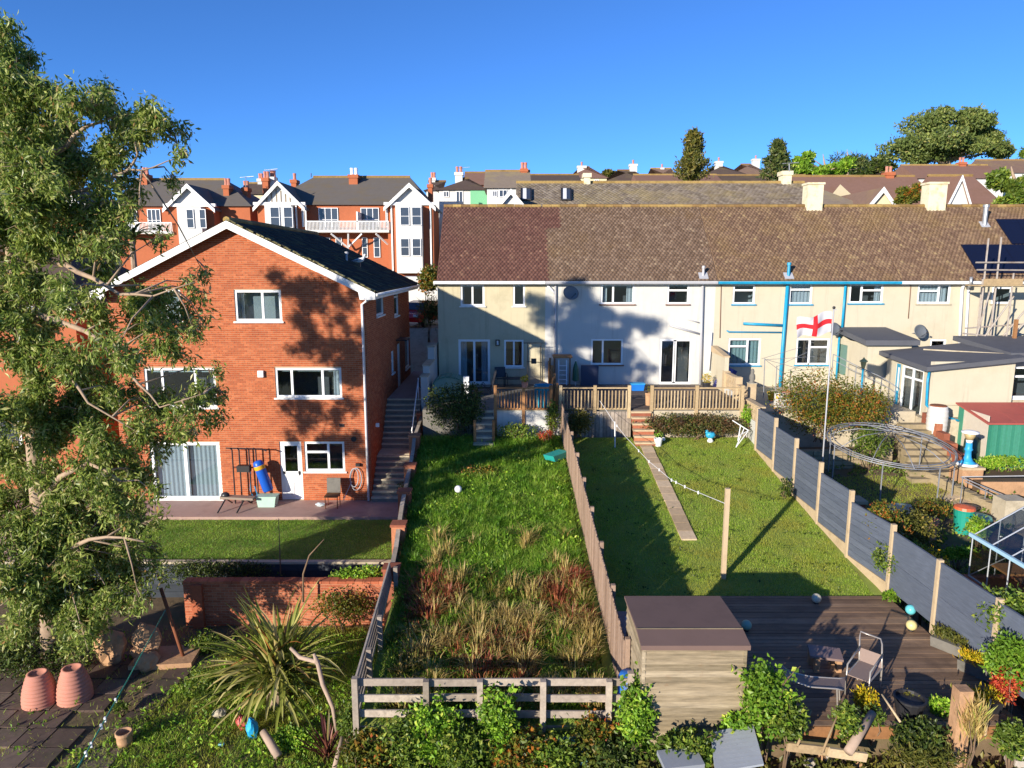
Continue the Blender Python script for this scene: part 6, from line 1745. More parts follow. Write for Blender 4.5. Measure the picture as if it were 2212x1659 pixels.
for y in (gy0, gy1):
    mb = MB(); mb.add([(gx0, y, gb), (gx1, y, gb), (gx1, y, ge), (gm, y, gr), (gx0, y, ge)], [(0, 1, 2, 3, 4)]); mb.build('gable_pane', G['glass_house'], tGh, fix=False)
MB().box(gx0 - .1, gy0 - .1, hz(gy0) - .3, gx0 + .12, gy1 + .1, gb - .01).build('brick_base', G['brick_old'], tGh); MB().box(gx0 + .12, gy1 - .12, hz(gy0) - .3, gx1 + .1, gy1 + .1, gb - .01).build('brick_base', G['brick_old'], tGh)
for i in range(3):
    MB().box(gx0 + .4, gy0 + .2 + i * .8, gb + .3, gx0 + 1.9, gy0 + .8 + i * .8, gb + .35).build('staging_shelf', G['wood_brown'], tGh)
# teal bins, terracotta things, brick pillar, cistern
def bin_(label, u, v, R, H, mat, lid):
    c = onN(u, v); t = thing('garden_bin', label, 'bin', c)
    MB().lathe(c, [(R * .8, 0), (R, H * .9), (R * 1.05, H), (R * .9, H), (.01, H * .95)], 16).build('bin', mat, t)
    if lid: MB().lathe(c + Vector((0, 0, H)), [(R * 1.08, 0), (R * 1.0, .08), (R * .3, .12), (.02, .13)], 16).build('lid', lid, t)
bin_('teal bin with orange lid in the neighbouring garden', 2078, 1150, .28, .75, colour('bin_teal', '1f8a7a'), colour('bin_orange', 'c4603a'))
bin_('wide orange tub with green lid beside the teal bin', 2110, 1143, .36, .35, colour('bin_orange', 'c4603a'), colour('lid_green', '6aa88f'))
pot('terracotta chimney pot among the bushes right of the fence', onN(2007, 1172), .2, .75, G['terracotta'])
pot('orange pot hung by the stone steps behind the pergola', onN(2026, 985) + Vector((0, 0, .35)), .16, .3, colour('bin_orange', 'c4603a'), 'leaf_bright', n=70)
c = onN(1841, 1125)
tBP = thing('brick_planter', 'small square brick pillar with concrete cap behind the grey fence', 'pillar', c)
MB().box(c.x - .28, c.y - .2, c.z - .2, c.x + .28, c.y + .3, c.z + .62).build('pillar', G['brick_orange'], tBP); MB().box(c.x - .33, c.y - .25, c.z + .62, c.x + .33, c.y + .35, c.z + .72).build('cap', G['concrete_post'], tBP)
c = onN(2178, 1128)
o = MB().box(c.x - .36, c.y - .3, c.z - .2, c.x + .36, c.y + .3, c.z + .8).build('concrete_pier', G['concrete']); tag(o, 'pale concrete pier at the corner of the path behind the greenhouse', 'pier')
tag(MB().lathe(onN(1955, 1120), [(.45, 0), (.55, .3), (.58, .32), (.5, .33), (.02, .3)], 18).build('garden_pond', colour('pond_teal', '6f8a8a')), 'round plastic pond tub with white netting among the plants', 'tub')
# stone steps and walls up to the extension
G['stone_moss'] = M_plain('stone_moss', S('94856a'), .95, .3, 6, dirt=S('6a6440'), dscale=1.8, bump=.03)
tSS = thing('garden_steps', 'mossy stone steps climbing to the extension behind the pergola', 'steps', onN(1960, 1000))
a_ = onN(1960, 1010)
for k in range(9):
    y0_ = 24.0 + k * .33; z1_ = hz(24.0) + (k + 1) * .17
    MB().box(14.0 + k * .12, y0_, hz(24) - .3, 15.9 + k * .05, y0_ + .36, z1_).build('step', G['stone_moss'], tSS)
tBW = thing('steps_wall', 'stepped red brick edging beside the stone steps', 'wall', (16, 26, -1))
for k in range(5): MB().box(15.97, 24.6 + k * .5, hz(24) - .3, 16.2, 25.1 + k * .5, -1.05 + k * .25).build('brick_step', G['brick_old'], tBW)
tSt2 = thing('stone_wall', 'low tan stone retaining wall curving behind the pergola', 'wall', (12, 25.6, -1.5))
x = 9.7
while x < 14.0:
    w_ = rng.uniform(.3, .5); z = hz(25.4) - .1
    for r_ in range(4):
        MB().obox((x + w_ / 2, 25.5 + .15 * math.sin(x), z + .1 + r_ * .19), w_ - .02, .3, .17, rz=rng.uniform(-.06, .06)).build('stone', G['stone_moss'], tSt2)
    x += w_
tSt3 = thing('stone_wall', 'low tan stone wall along the path right of the grass circle', 'wall', (18, 22, -1.9))
a_, b_ = onN(1990, 1030), onN(2185, 1130)
for k in range(14):
    p = a_.lerp(b_, k / 13)
    for r_ in range(2): MB().obox((p.x, p.y, p.z + .08 + r_ * .17), .44, .28, .16, rz=math.atan2(b_.y - a_.y, b_.x - a_.x) + rng.uniform(-.08, .08)).build('stone', G['stone_moss'], tSt3)
tPth = thing('garden_path', 'tan concrete path behind the bins in the neighbouring garden', 'path', onN(2100, 1085))
for k in range(9):
    p = onN(2000, 1050).lerp(onN(2170, 1125), k / 8); MB().obox((p.x + .35, p.y - .75, hz(p.y - .75) + .02), .72, .9, .05, rz=math.atan2(b_.y - a_.y, b_.x - a_.x), rx=.1).build('slab', G['slab_tan'], tPth)
tLp = thing('garden_path', 'dark shaded concrete path beside the greenhouse', 'path', onN(2060, 1270))
for k in range(7): MB().obox((11.7, 11.0 + k * .95, hz(11.0 + k * .95) + .02), 1.7, .92, .05, rx=math.atan(GS)).build('slab', G['concrete_dark'], tLp)
# rails of the raised bed, right
tRl = thing('handrail', 'low grey metal railing beside the raised bed at the right edge', 'railing', onN(2150, 1090))
for (u0, v0_, u1, v1_) in ((2075, 1030, 2215, 1090), (2085, 1040, 2215, 1102), (2078, 1030, 2215, 1028)): MB().tube([atY(u0, v0_, 22.4), atY(u1, v1_, 21.6)], .02, 5).build('rail', G['galv'], tRl)
for (u, v) in ((2080, 1032), (2130, 1055), (2170, 1072)): 
    p = atY(u, v, 22.2); MB().tube([p, (p.x, p.y, hz(22) - .1)], .018, 5).build('post', G['galv'], tRl)
tRb2 = thing('raised_bed', 'timber edged raised bed with bare soil by the railing', 'raised bed', onN(2150, 1060))
c = onN(2165, 1058); MB().box(c.x - 1.0, c.y - .4, c.z - .2, c.x + 2, c.y + 1.2, c.z + .35).build('bed', G['soil'], tRb2); MB().box(c.x - 1.05, c.y - .46, c.z - .2, c.x + 2, c.y - .41, c.z + .42).build('edging', G['stone_warm'], tRb2)
# patio of the blue trimmed house
tRo = thing('rotary_airer', 'metal rotary clothes airer beside the blue soil pipe', 'airer', atY(1690, 840, 31.0))
xr_ = atY(1655, 800, 30.6).x
for (u, v0_, v1_) in ((1652, 774, 862), (1678, 790, 850)): MB().tube([atY(u, v0_, 30.6), atY(u - 3, v1_, 30.6)], .02, 6).build('post', G['galv'], tRo)
for (u0, v0_, u1, v1_) in ((1645, 775, 1730, 750), (1652, 776, 1740, 800), (1652, 776, 1700, 812), (1652, 777, 1760, 770), (1678, 792, 1745, 760)): MB().tube([atY(u0, v0_, 30.6), atY(u1, v1_, 30.9)], .01, 5).build('arm', G['galv'], tRo)
pot('bright yellow tub on the cream house patio beside the blue pipe', Vector((atY(1668, 850, 30.0).x, 30.0, -.12)), .2, .35, colour('yellow_tub', 'd6a81e'))
pot('second yellow tub closest to the blue pipe', Vector((atY(1679, 852, 29.8).x, 29.8, -.12)), .16, .3, colour('yellow_tub', 'd6a81e'))
pot('orange red pot right of the blue soil pipe', Vector((atY(1700, 852, 29.8).x, 29.8, -.12)), .2, .4, G['terracotta'])
o = MB().box(atY(1655, 790, 33.4).x, 33.2, .9, atY(1655, 790, 33.4).x + .45, 33.49, 1.35) if False else None
c = Vector((9.55, 27.9, .95))
tSa = thing('stone_figure', 'small grey stone figure on the pier of the screen wall', 'statue', c)
MB().lathe(c, [(.13, 0), (.13, .06), (.08, .1), (.12, .2), (.11, .34), (.06, .42), (.075, .48), (.06, .56), (.01, .6)], 12).build('figure', G['concrete_dark'], tSa, smooth=True)
MB().box(c.x - .16, c.y - .16, c.z - .001, c.x + .16, c.y + .16, c.z + .03).build('base', G['concrete'], tSa)
tHr = thing('handrail', 'dark metal handrail along the steps by the flat roofed porch', 'railing', (14, 29, 0))
hp = [atY(1800, 765, 30.2), atY(1850, 790, 29.6), atY(1905, 815, 29.0), atY(1935, 835, 28.6)]
MB().tube(hp, .018, 6).build('rail', G['galv'], tHr); MB().tube([p - Vector((0, 0, .25)) for p in hp], .014, 6).build('rail', G['galv'], tHr)
for p in hp: MB().tube([p, (p.x, p.y, -.35)], .018, 6).build('post', G['galv'], tHr)
tPw = thing('pierced_wall', 'white pierced block wall on the patio beneath the porch', 'wall', (13, 28.4, -.2))
for k in range(10):
    for r_ in range(2):
        x = 10.8 + k * .32; zc = .05 + r_ * .3
        mb = MB()
        for (q0, q1, w0_, w1_) in ((-.145, .145, -.145, -.1), (-.145, .145, .1, .145), (-.145, -.1, -.1, .1), (.1, .145, -.1, .1)): mb.box(x + q0, 28.3, zc + w0_, x + q1, 28.4, zc + w1_)
        mb.obox((x, 28.35, zc), .3, .09, .05, ry=.78); mb.build('screen_block', G['render_white'], tPw)
# ------------------------------------------------------------------ grass
def scatter(n, x0, x1, y0, y1, zf, keep=None):
    x = nrg.uniform(x0, x1, n); y = nrg.uniform(y0, y1, n)
    if keep is not None:
        m = keep(x, y); x, y = x[m], y[m]
    return np.stack([x, y, zf(x, y)], 1)
gz_np = lambda x, y: -1.1 - GS * (26.5 - y)
pth0, pth1 = atG(1393, 958), atG(1489, 1168)
def off_path(x, y):
    t = np.clip((y - pth0.y) / (pth1.y - pth0.y), 0, 1)
    xc = pth0.x + (pth1.x - pth0.x) * t
    return ~((np.abs(x - xc) < .23) & (y > pth1.y - .05))
def grass(name, label, P, h, w, mat, lean=.35):
    V, F = blades(P, h, w, lean)
    o = np_mesh(name, V, F, mat, None, 'stuff'); tag(o, label, 'grass'); return o
grass('lawn_grass', 'short mown grass on the sloping lawn beside the grey fence', scatter(120000, 1.98, 9.05, 16.58, 26.9, lambda x, y: gz_np(x, y) - .01, off_path), .06, .017, G['grass_lawn'], .5)
grass('house_lawn_grass', 'short shaded grass below the brick house patio', scatter(42000, -14, -3.5, 20.3, 23.9, lambda x, y: x * 0 - 3.28, lambda x, y: (x < -3.05 - .0625 * (y - 17.2) - .1) & (x > -13.3)), .06, .018, G['grass_lush'], .6)
Po = scatter(90000, -3.55, 1.88, 12.5, 27.0, lambda x, y: gz_np(x, y) - .02, lambda x, y: (x > -3.0 - .0625 * (y - 17.2) + .05) & (nrg.random(len(x)) < np.where(y > 17.5, 1, .8)))
grass('meadow_grass', 'long lush green grass in the overgrown garden', Po, .21, .02, G['grass_lush'], .55)
def tufts(name, label, n, x0, x1, y0, y1, h, w, mat, per=(40, 90), keep=None, spread=.12, droop=.9):
    """clumps of arching blades leaning out from their own centre"""
    C = scatter(n, x0, x1, y0, y1, gz_np, keep)
    V = []; k = 0
    for c in C:
        m = int(nrg.integers(*per)); sc = nrg.uniform(.5, 1.2)
        a = nrg.uniform(0, 2 * np.pi, m); r = np.abs(nrg.normal(0, spread, m)) * sc
        B = np.stack([c[0] + r * np.cos(a), c[1] + r * np.sin(a), np.full(m, c[2] - .02)], 1)
        L = h * sc * nrg.uniform(.5, 1.2, m); ln = nrg.uniform(.1, droop, m)
        O = np.stack([np.cos(a), np.sin(a), np.zeros(m)], 1)
        S_ = np.stack([-np.sin(a), np.cos(a), np.zeros(m)], 1) * w / 2
        Md = B + O * (L * ln * .35)[:, None] + np.array([0, 0, 1]) * (L * .6)[:, None]
        T = B + O * (L * ln)[:, None] + np.array([0, 0, 1]) * (L * (1 - .35 * ln))[:, None]
        V.append(np.stack([B - S_, B + S_, Md + S_ * .8, Md - S_ * .8, T], 1).reshape(-1, 3))
    V = np.concatenate(V); q = np.arange(len(V) // 5)[:, None] * 5
    F = np.concatenate([q + np.array([0, 1, 2]), q + np.array([0, 2, 3]), q + np.array([3, 2, 4])], 0)
    o = np_mesh(name, V, F, mat, None, 'stuff'); tag(o, label, 'grass')
wx = lambda x, y: (x > -3.0 - .0625 * (y - 17.2) + .15)
tufts('dry_grass', 'tall dry straw coloured grass clumps in the overgrown garden', 190, -2.4, 1.8, 12.7, 19.5, .55, .02, G['grass_dry'], keep=lambda x, y: wx(x, y) & (nrg.random(len(x)) < np.clip((20 - y) / 5, .1, 1)))
tufts('dead_dock_stems', 'rusty red dead stems among the long grass', 170, -2.6, 1.8, 13.2, 17.3, .42, .022, G['grass_red'], keep=lambda x, y: wx(x, y) & (np.sin(x * 1.6 + 2.2) * np.cos(y * 1.3 + .4) > .1), per=(60, 130), spread=.2)
tufts('green_tussocks', 'dark green tussocks through the overgrown garden', 620, -3.4, 1.8, 12.7, 26.5, .32, .022, G['grass_lush'], keep=wx)
tufts('brown_tussocks', 'brown withered tussocks near the front rails', 150, -2.8, 1.8, 12.7, 17.5, .34, .022, G['leaf_olive'], keep=wx)
Pw = scatter(60000, -14.5, -3.15, 11.5, 18.2, lambda x, y: x * 0 - 4.32, lambda x, y: (x > -8.4 + .35 * (y - 14)) | (nrg.random(len(x)) < .06))
grass('rough_grass', 'patchy rough grass and weeds around the spiky plant', Pw, .15, .02, G['grass_lawn'], .6)
Pn = scatter(60000, 9.6, 19, 16.5, 27.2, lambda x, y: gz_np(x, y) - .49, lambda x, y: ((x - 12.9) ** 2 / 7.5 + (y - 23.0) ** 2 / 2.6 < 1) | ((y > 17.4) & (y < 18.8) & (x > 12.0) & (x < 15)))
grass('pergola_grass', 'bright green grass circle under the metal pergola', Pn, .08, .02, G['grass_lawn'], .6)
def weeds(name, label, n, x0, x1, y0, y1, zf, leaf, mat, keep=None, hmax=.25):
    """broad-leaved weeds: rosettes of leaves at random spots"""
    C = scatter(n, x0, x1, y0, y1, zf, keep)
    m = 9
    P = np.repeat(C, m, 0) + nrg.normal(0, 1, (len(C) * m, 3)) * np.array([.08, .08, 0])
    P[:, 2] += nrg.random(len(P)) * hmax * np.repeat(nrg.random(len(C)), m)
    V, F = leaf_cloud(P, rand_dirs(len(P), .5), leaf[0], leaf[1])
    o = np_mesh(name, V, F, mat, None, 'stuff'); tag(o, label, 'weeds')
weeds('meadow_weeds', 'broad leaved green weeds through the overgrown garden', 2700, -3.4, 1.85, 12.6, 26.8, gz_np, (.09, .05), G['leaf_bright'], lambda x, y: (x > -3.0 - .0625 * (y - 17.2) + .1) & (np.sin(x * 1.9) * np.sin(y * 1.3) > -.25))
weeds('bottom_weeds', 'mixed leafy weeds under the front fence rails', 2600, -3.0, 2.1, 10.6, 12.3, lambda x, y: x * 0 - 4.2, (.12, .07), G['leaf_mid'], None, .7)
weeds('plot_weeds', 'creeping weeds between the slabs and the spiky plant', 1300, -13, -3.2, 11.5, 17.8, lambda x, y: x * 0 - 4.3, (.09, .05), G['leaf_bright'], lambda x, y: (x > -8.6 + .3 * (y - 14)) | (nrg.random(len(x)) < .12), .22)
weeds('lawn_weeds', 'small dark weed patches in the mown lawn', 160, 2.1, 9.0, 16.8, 26.6, gz_np, (.07, .035), G['leaf_dark'], off_path, .04)
weeds('border_weeds', 'low plants and weeds in the neighbouring garden beds', 2600, 9.5, 20, 10, 26.5, lambda x, y: gz_np(x, y) - .5, (.11, .06), G['leaf_mid'], lambda x, y: ~((x - 12.9) ** 2 / 7.5 + (y - 23.0) ** 2 / 2.6 < 1) & (np.sin(x * 1.3) * np.sin(y * .9) > -.1) & ~((x > 10.4) & (y < 17.2) & (y > 9)), .3)
weeds('rubble_weeds', 'dry and green weeds in front of the dark deck', 900, 2.2, 12, 9.8, 11.45, lambda x, y: x * 0 - 3.25, (.12, .06), G['leaf_olive'], None, .25)

# ------------------------------------------------------------------ the big tree on the left
tE = thing('eucalyptus_tree', 'tall eucalyptus tree with drooping grey green leaves in front of the brick house', 'tree', (-11.5, 16.1, -4.3))
limbs = [
    [(112, 1420, 17.4, .30), (98, 1250, 17.3, .26), (84, 1080, 17.2, .23), (72, 950, 17.2, .20), (74, 830, 17.3, .18), (45, 700, 17.4, .16), (24, 560, 17.5, .14), (8, 400, 17.6, .11), (2, 260, 17.7, .07), (0, 130, 17.7, .03)],
    [(24, 560, 17.5, .11), (82, 560, 17.0, .09), (140, 570, 16.6, .075), (201, 601, 16.4, .06), (258, 636, 16.2, .045), (330, 640, 16.0, .025), (420, 610, 16.0, .01)],
    [(45, 705, 17.4, .11), (88, 682, 17.0, .09), (160, 706, 16.7, .075), (205, 728, 16.5, .06), (240, 765, 16.4, .05), (300, 830, 16.2, .035), (345, 880, 16.1, .02), (440, 850, 16.1, .01)],
    [(60, 772, 17.3, .08), (92, 757, 17.0, .07), (120, 785, 16.8, .06), (150, 810, 16.6, .05), (190, 870, 16.4, .03), (300, 935, 16.4, .015)],
    [(10, 420, 17.6, .09), (66, 357, 17.2, .08), (143, 317, 17.0, .06), (187, 273, 17.0, .045), (250, 250, 17.0, .02)],
    [(143, 420, 17.2, .06), (210, 400, 17.3, .05), (277, 367, 17.4, .04), (297, 333, 17.4, .03), (290, 293, 17.4, .015)],
    [(277, 367, 17.4, .03), (330, 362, 17.5, .02), (390, 340, 17.6, .01)],
    [(84, 1080, 17.2, .1), (130, 1030, 16.6, .08), (190, 1000, 16.2, .05), (260, 1040, 16.0, .03)],
    [(98, 1250, 17.3, .1), (160, 1180, 16.6, .07), (230, 1160, 16.2, .04), (310, 1170, 16.0, .02)],
    [(72, 950, 17.2, .08), (20, 900, 17.0, .06), (-60, 850, 17.0, .04)],
    [(24, 560, 17.5, .12), (-80, 520, 17.2, .1), (-200, 520, 17.0, .08), (-330, 560, 17.0, .05), (-430, 560, 17.0, .02)],
    [(40, 700, 17.4, .1), (-80, 720, 17.2, .08), (-240, 740, 17.0, .05), (-330, 800, 17.0, .02)],
    [(105, 1330, 17.4, .09), (50, 1270, 17.2, .06), (0, 1240, 17.0, .04)]]
mb = MB(); LP = []
for l in limbs:
    pts = [atY(u, v, Y - 1.3) for u, v, Y, r in l]; rs = [q[3] for q in l]
    # a denser, slightly wandering line
    pp = []; rr = []
    for i in range(len(pts) - 1):
        for f in (0, .5):
            p = pts[i].lerp(pts[i + 1], f)
            if f: p += Vector((rng.uniform(-.04, .04), rng.uniform(-.04, .04), rng.uniform(-.04, .04)))
            pp.append(p); rr.append((rs[i] + (rs[i + 1] - rs[i]) * f) * .8)
    pp.append(pts[-1]); rr.append(rs[-1])
    mb.tube(pp, rr, 8); LP += pp
clus = [(0, 120, 60), (40, 180, 62), (90, 210, 52), (20, 260, 80), (110, 280, 70), (190, 240, 52), (250, 255, 58), (330, 255, 48), (372, 290, 36), (60, 370, 80), (150, 360, 72), (230, 340, 60), (300, 290, 40), (393, 335, 22), (40, 460, 70), (130, 450, 62), (210, 440, 55), (265, 410, 40), (375, 385, 16), (60, 530, 50), (150, 520, 50), (220, 510, 45), (260, 470, 36), (330, 520, 26),
        (50, 640, 60), (140, 640, 50), (210, 665, 50), (280, 690, 40), (345, 650, 34), (412, 610, 22), (435, 630, 18), (400, 690, 36), (420, 720, 20), (335, 745, 48), (250, 760, 50), (130, 760, 62), (40, 760, 60), (60, 860, 66), (160, 860, 62), (250, 850, 50), (310, 860, 36), (470, 800, 16), (462, 850, 26), (450, 900, 34), (380, 920, 44), (300, 930, 50), (200, 950, 60), (100, 970, 60), (30, 990, 60),
        (60, 1080, 66), (150, 1080, 66), (230, 1065, 52), (290, 1030, 42), (60, 1180, 66), (150, 1180, 66), (230, 1170, 55), (290, 1140, 38), (325, 1185, 24), (40, 1280, 66), (130, 1290, 62), (215, 1265, 55), (280, 1255, 38), (320, 1235, 24), (60, 1350, 45), (150, 1345, 45), (180, 1370, 40), (-50, 500, 80), (-60, 700, 80), (-60, 900, 80), (-60, 1100, 80), (-50, 300, 70),
        (-10, 285, 70), (-20, 465, 70), (-30, 645, 65), (-180, 880, 60),
        (360, 640, 36), (380, 660, 36), (440, 590, 16), (300, 640, 40), (350, 690, 40), (380, 760, 36), (440, 700, 22), (420, 880, 40), (480, 850, 18), (350, 950, 44), (250, 980, 50), (330, 880, 40), (420, 940, 30), (270, 1110, 44), (320, 1130, 30), (330, 1060, 30), (340, 1220, 26), (250, 1220, 44), (190, 1330, 50), (90, 1230, 60), (100, 1130, 60), (10, 1150, 60), (0, 620, 60), (90, 700, 55), (180, 800, 55), (200, 890, 55), (110, 900, 55), (90, 1030, 55), (180, 1020, 50), (80, 430, 60), (180, 480, 45), (300, 470, 30), (270, 1180, 46), (300, 1220, 44), (220, 1210, 50), (250, 1300, 46), (300, 1290, 34), (180, 1290, 50), (120, 1350, 50), (200, 1130, 50), (280, 1080, 44), (60, 1300, 55), (20, 1380, 55), (310, 1030, 40), (160, 1230, 50), (230, 590, 40), (250, 540, 36)]
VV = []; FF = []; kk = 0
# the far side of the crown, beyond the left edge of the picture: its shade falls on the brick wall
clus = [(u, v, r, None) for (u, v, r) in clus]
for (zx, zy) in ((600, 90), (790, 120), (700, 210), (900, 250), (1010, 170), (1000, 340), (1190, 330), (1340, 240), (860, 380), (1150, 480), (880, 560), (760, 520), (1320, 620), (800, 760), (1050, 800), (1000, 690), (1260, 900), (1330, 1030), (860, 1290), (740, 1330), (1000, 1340), (860, 1460), (700, 1590), (1000, 1570), (1160, 1420), (1250, 1250)):
    w_ = atY(460.8 + .2344 * zx, 576 + .2344 * zy, 25.8)
    Yc_ = 16.0 + nrg.normal(0, .5); t_ = (w_.y - Yc_) / sun_dir.y
    clus.append((None, None, 40, w_ - sun_dir * t_))
for (u, v, r, c) in clus:
    Y = 15.8 + nrg.normal(0, .8)
    if c is None: c = atY(u, v, Y)
    R = r * Y * 1.05 / FPX
    # twigs
    j = min(LP, key=lambda p: (p - c).length)
    mid = j.lerp(c, .55) + Vector((0, 0, .15))
    mb.tube([j, mid, c], [.025, .016, .006], 5)
    for q in range(5):
        e = c + Vector((rng.uniform(-1, 1), rng.uniform(-1, 1), rng.uniform(-.8, .8))) * R * .8
        mb.tube([c.lerp(mid, .3), e], [.01, .004], 4)
    # uneven clumps: each cluster breaks into a few smaller ones, and those into hanging sprigs
    subs = []
    for q in range(max(2, int(6.5 * (r / 58) ** 1.2))):
        d = nrg.normal(size=3); d /= np.linalg.norm(d)
        subs.append((np.array(c) + d * R * nrg.uniform(.15, 1.0), R * nrg.uniform(.3, .52)))
    for (sc0, sr) in subs:
        q0 = Vector(tuple(sc0)); mb.tube([c, c.lerp(q0, .5) + Vector((0, 0, .06)), q0], [.014, .009, .004], 4)
        for q in range(5):
            e = q0 + Vector((rng.uniform(-1, 1), rng.uniform(-1, 1), rng.uniform(-1, .6))) * sr; mb.tube([q0, e], [.006, .003], 3)
        for s_ in range(max(4, int(23 * (sr / .28) ** 2))):
            d = nrg.normal(size=3); d /= np.linalg.norm(d)
            sc = sc0 + d * sr * nrg.random() ** .5
            m = int(nrg.integers(10, 22))
            P = sc + nrg.normal(0, 1, (m, 3)) * np.array([.085, .085, .11])
            D = nrg.normal(0, .85, (m, 3)) + np.array([0, 0, -.8])
            V, F = leaf_cloud(P, D, .135, .043, .2, .45)
            VV.append(V); FF.append(F + kk); kk += len(V)
mb.build('trunk', G['bark'], tE, smooth=True)
np_mesh('crown', np.concatenate(VV), np.concatenate(FF), G['leaf_euc'], tE)

# ------------------------------------------------------------------ strap-leaved plants
def strap_leaf(base, ang, elev, L, w, droop, mat, parent):
    d = Vector((math.cos(ang), math.sin(ang), 0)); s_ = Vector((-math.sin(ang), math.cos(ang), 0))
    n = 7; vs_ = []
    p = Vector(base); e = elev
    for i in range(n + 1):
        t = i / n
        ww = w * (1 - .15 * (1 - t)) * (1 - max(0, (t - .55) / .45) ** 2) + .004
        up = Vector((-d.x * math.sin(e), -d.y * math.sin(e), math.cos(e)))
        vs_ += [p - s_ * ww / 2 + up * ww * .22, p, p + s_ * ww / 2 + up * ww * .22]
        p = p + (d * math.cos(e) + Vector((0, 0, math.sin(e)))) * (L / n)
        e -= droop / n * (0.4 + 1.6 * t)
    fs = []
    for i in range(n):
        a = 3 * i
        fs += [(a, a + 1, a + 4, a + 3), (a + 1, a + 2, a + 5, a + 4)]
    mb = MB(); mb.add(vs_, fs)
    return mb.build('leaf', mat, parent, smooth=True, fix=False)
G['phormium'] = M_leaf('phormium', [(0, S('566428')), (0.35, S('7a8638')), (0.7, S('a3a052')), (0.9, S('ccc082')), (1, S('a86c38'))], .25, .4)
G['phormium_red'] = M_leaf('phormium_red', [(0, S('4a2a2c')), (0.5, S('6d3c38')), (0.85, S('8d5c44')), (1, S('8a8a4a'))], .2, .4)
pc = atZ(600, 1520, -4.3)
tPh = thing('phormium', 'huge spiky striped phormium with yellow green strap leaves', 'plant', pc)
for i in range(260):
    a = rng.uniform(0, 2 * math.pi)
    el = rng.uniform(.0, 1.4)
    b = pc + Vector((rng.uniform(-.25, .25), rng.uniform(-.25, .25), rng.uniform(.35, 1.0)))
    strap_leaf(b, a, el, rng.uniform(1.1, 2.0) * (1.1 if el > .9 else 1), rng.uniform(.055, .095), rng.uniform(.3, 1.5) if el < 1.0 else rng.uniform(.1, .7), G['phormium'], tPh)
MB().tube([pc + Vector((0, 0, -.1)), pc + Vector((.02, 0, .5)), pc + Vector((0, .02, 1.0))], [.26, .22, .16], 10).build('stump', G['bark'], tPh, smooth=True)
pr = atZ(705, 1640, -4.25)
tPr = thing('phormium', 'small dark red spiky phormium in the foreground weeds', 'plant', pr)
for i in range(34):
    strap_leaf(pr + Vector((rng.uniform(-.06, .06), rng.uniform(-.06, .06), 0)), rng.uniform(0, 6.28), rng.uniform(.5, 1.45), rng.uniform(.6, .95), rng.uniform(.03, .05), rng.uniform(.1, .7), G['phormium_red'], tPr)

# ------------------------------------------------------------------ shrubs
def bpx(u, v, Y, ru, rv, ry=None):
    """crown centre and radii (m) from picture centre, distance and picture radii"""
    c = atY(u, v, Y); k = (Y * CP + (CZ - c.z) * SP) / FPX
    return c, (ru * k, ry if ry is not None else min(ru, rv) * k, rv * k)
def bu(name, label, u, v, Y, ru, rv, n, leaf, mat, base=None, **kw):
    c, r = bpx(u, v, Y, ru, rv, kw.pop('ry', None))
    return bush(name, label, c, r, n, leaf, G[mat], base=base, **kw)
g = garden_z
bu('shrub', 'dark dense shrub between the steps and the cream house patio', 985, 885, 27.0, 62, 58, 5200, (.10, .05), 'leaf_dark', base=g(27))
bu('shrub', 'olive green shrub in front of the grey deck skirting', 1245, 912, 26.8, 32, 32, 1800, (.09, .045), 'leaf_olive', base=g(26.7))
bu('hedge', 'reddish green hedge below the tan balustrade', 1500, 918, 26.75, 94, 34, 6200, (.085, .045), 'leaf_hedge', base=g(26.7), cat='hedge', shell=.4, lobes=[((-.75, 0, 0), .55), ((-.4, 0, .05), .75), ((0, 0, 0), .8), ((.4, 0, .05), .75), ((.75, 0, -.1), .55)])
bu('climber', 'green climber at the end of the patio wall by the board fence', 1193, 900, 27.1, 14, 40, 700, (.09, .05), 'leaf_mid', base=g(27), cat='plant', stems=3)
bu('climber', 'ivy spilling beside the white wall at the end of the hedge', 1612, 900, 26.9, 10, 30, 500, (.08, .05), 'leaf_bright', base=g(27), cat='plant', stems=3)
bu('shrub', 'leafy shrub with red seed heads in the middle of the overgrown garden', 1030, 1030, 23.4, 52, 26, 900, (.09, .045), 'leaf_autumn', base=g(23.4))
bu('flowers', 'clump of red and pink flowers at the far end of the overgrown garden', 1180, 940, 26.3, 22, 12, 350, (.06, .04), 'leaf_red', base=g(26.3), cat='flowers')
bu('shrub', 'mixed green plants along the pale wall under the brown balustrade', 1120, 930, 26.6, 55, 17, 900, (.09, .05), 'leaf_mid', base=g(26.6))
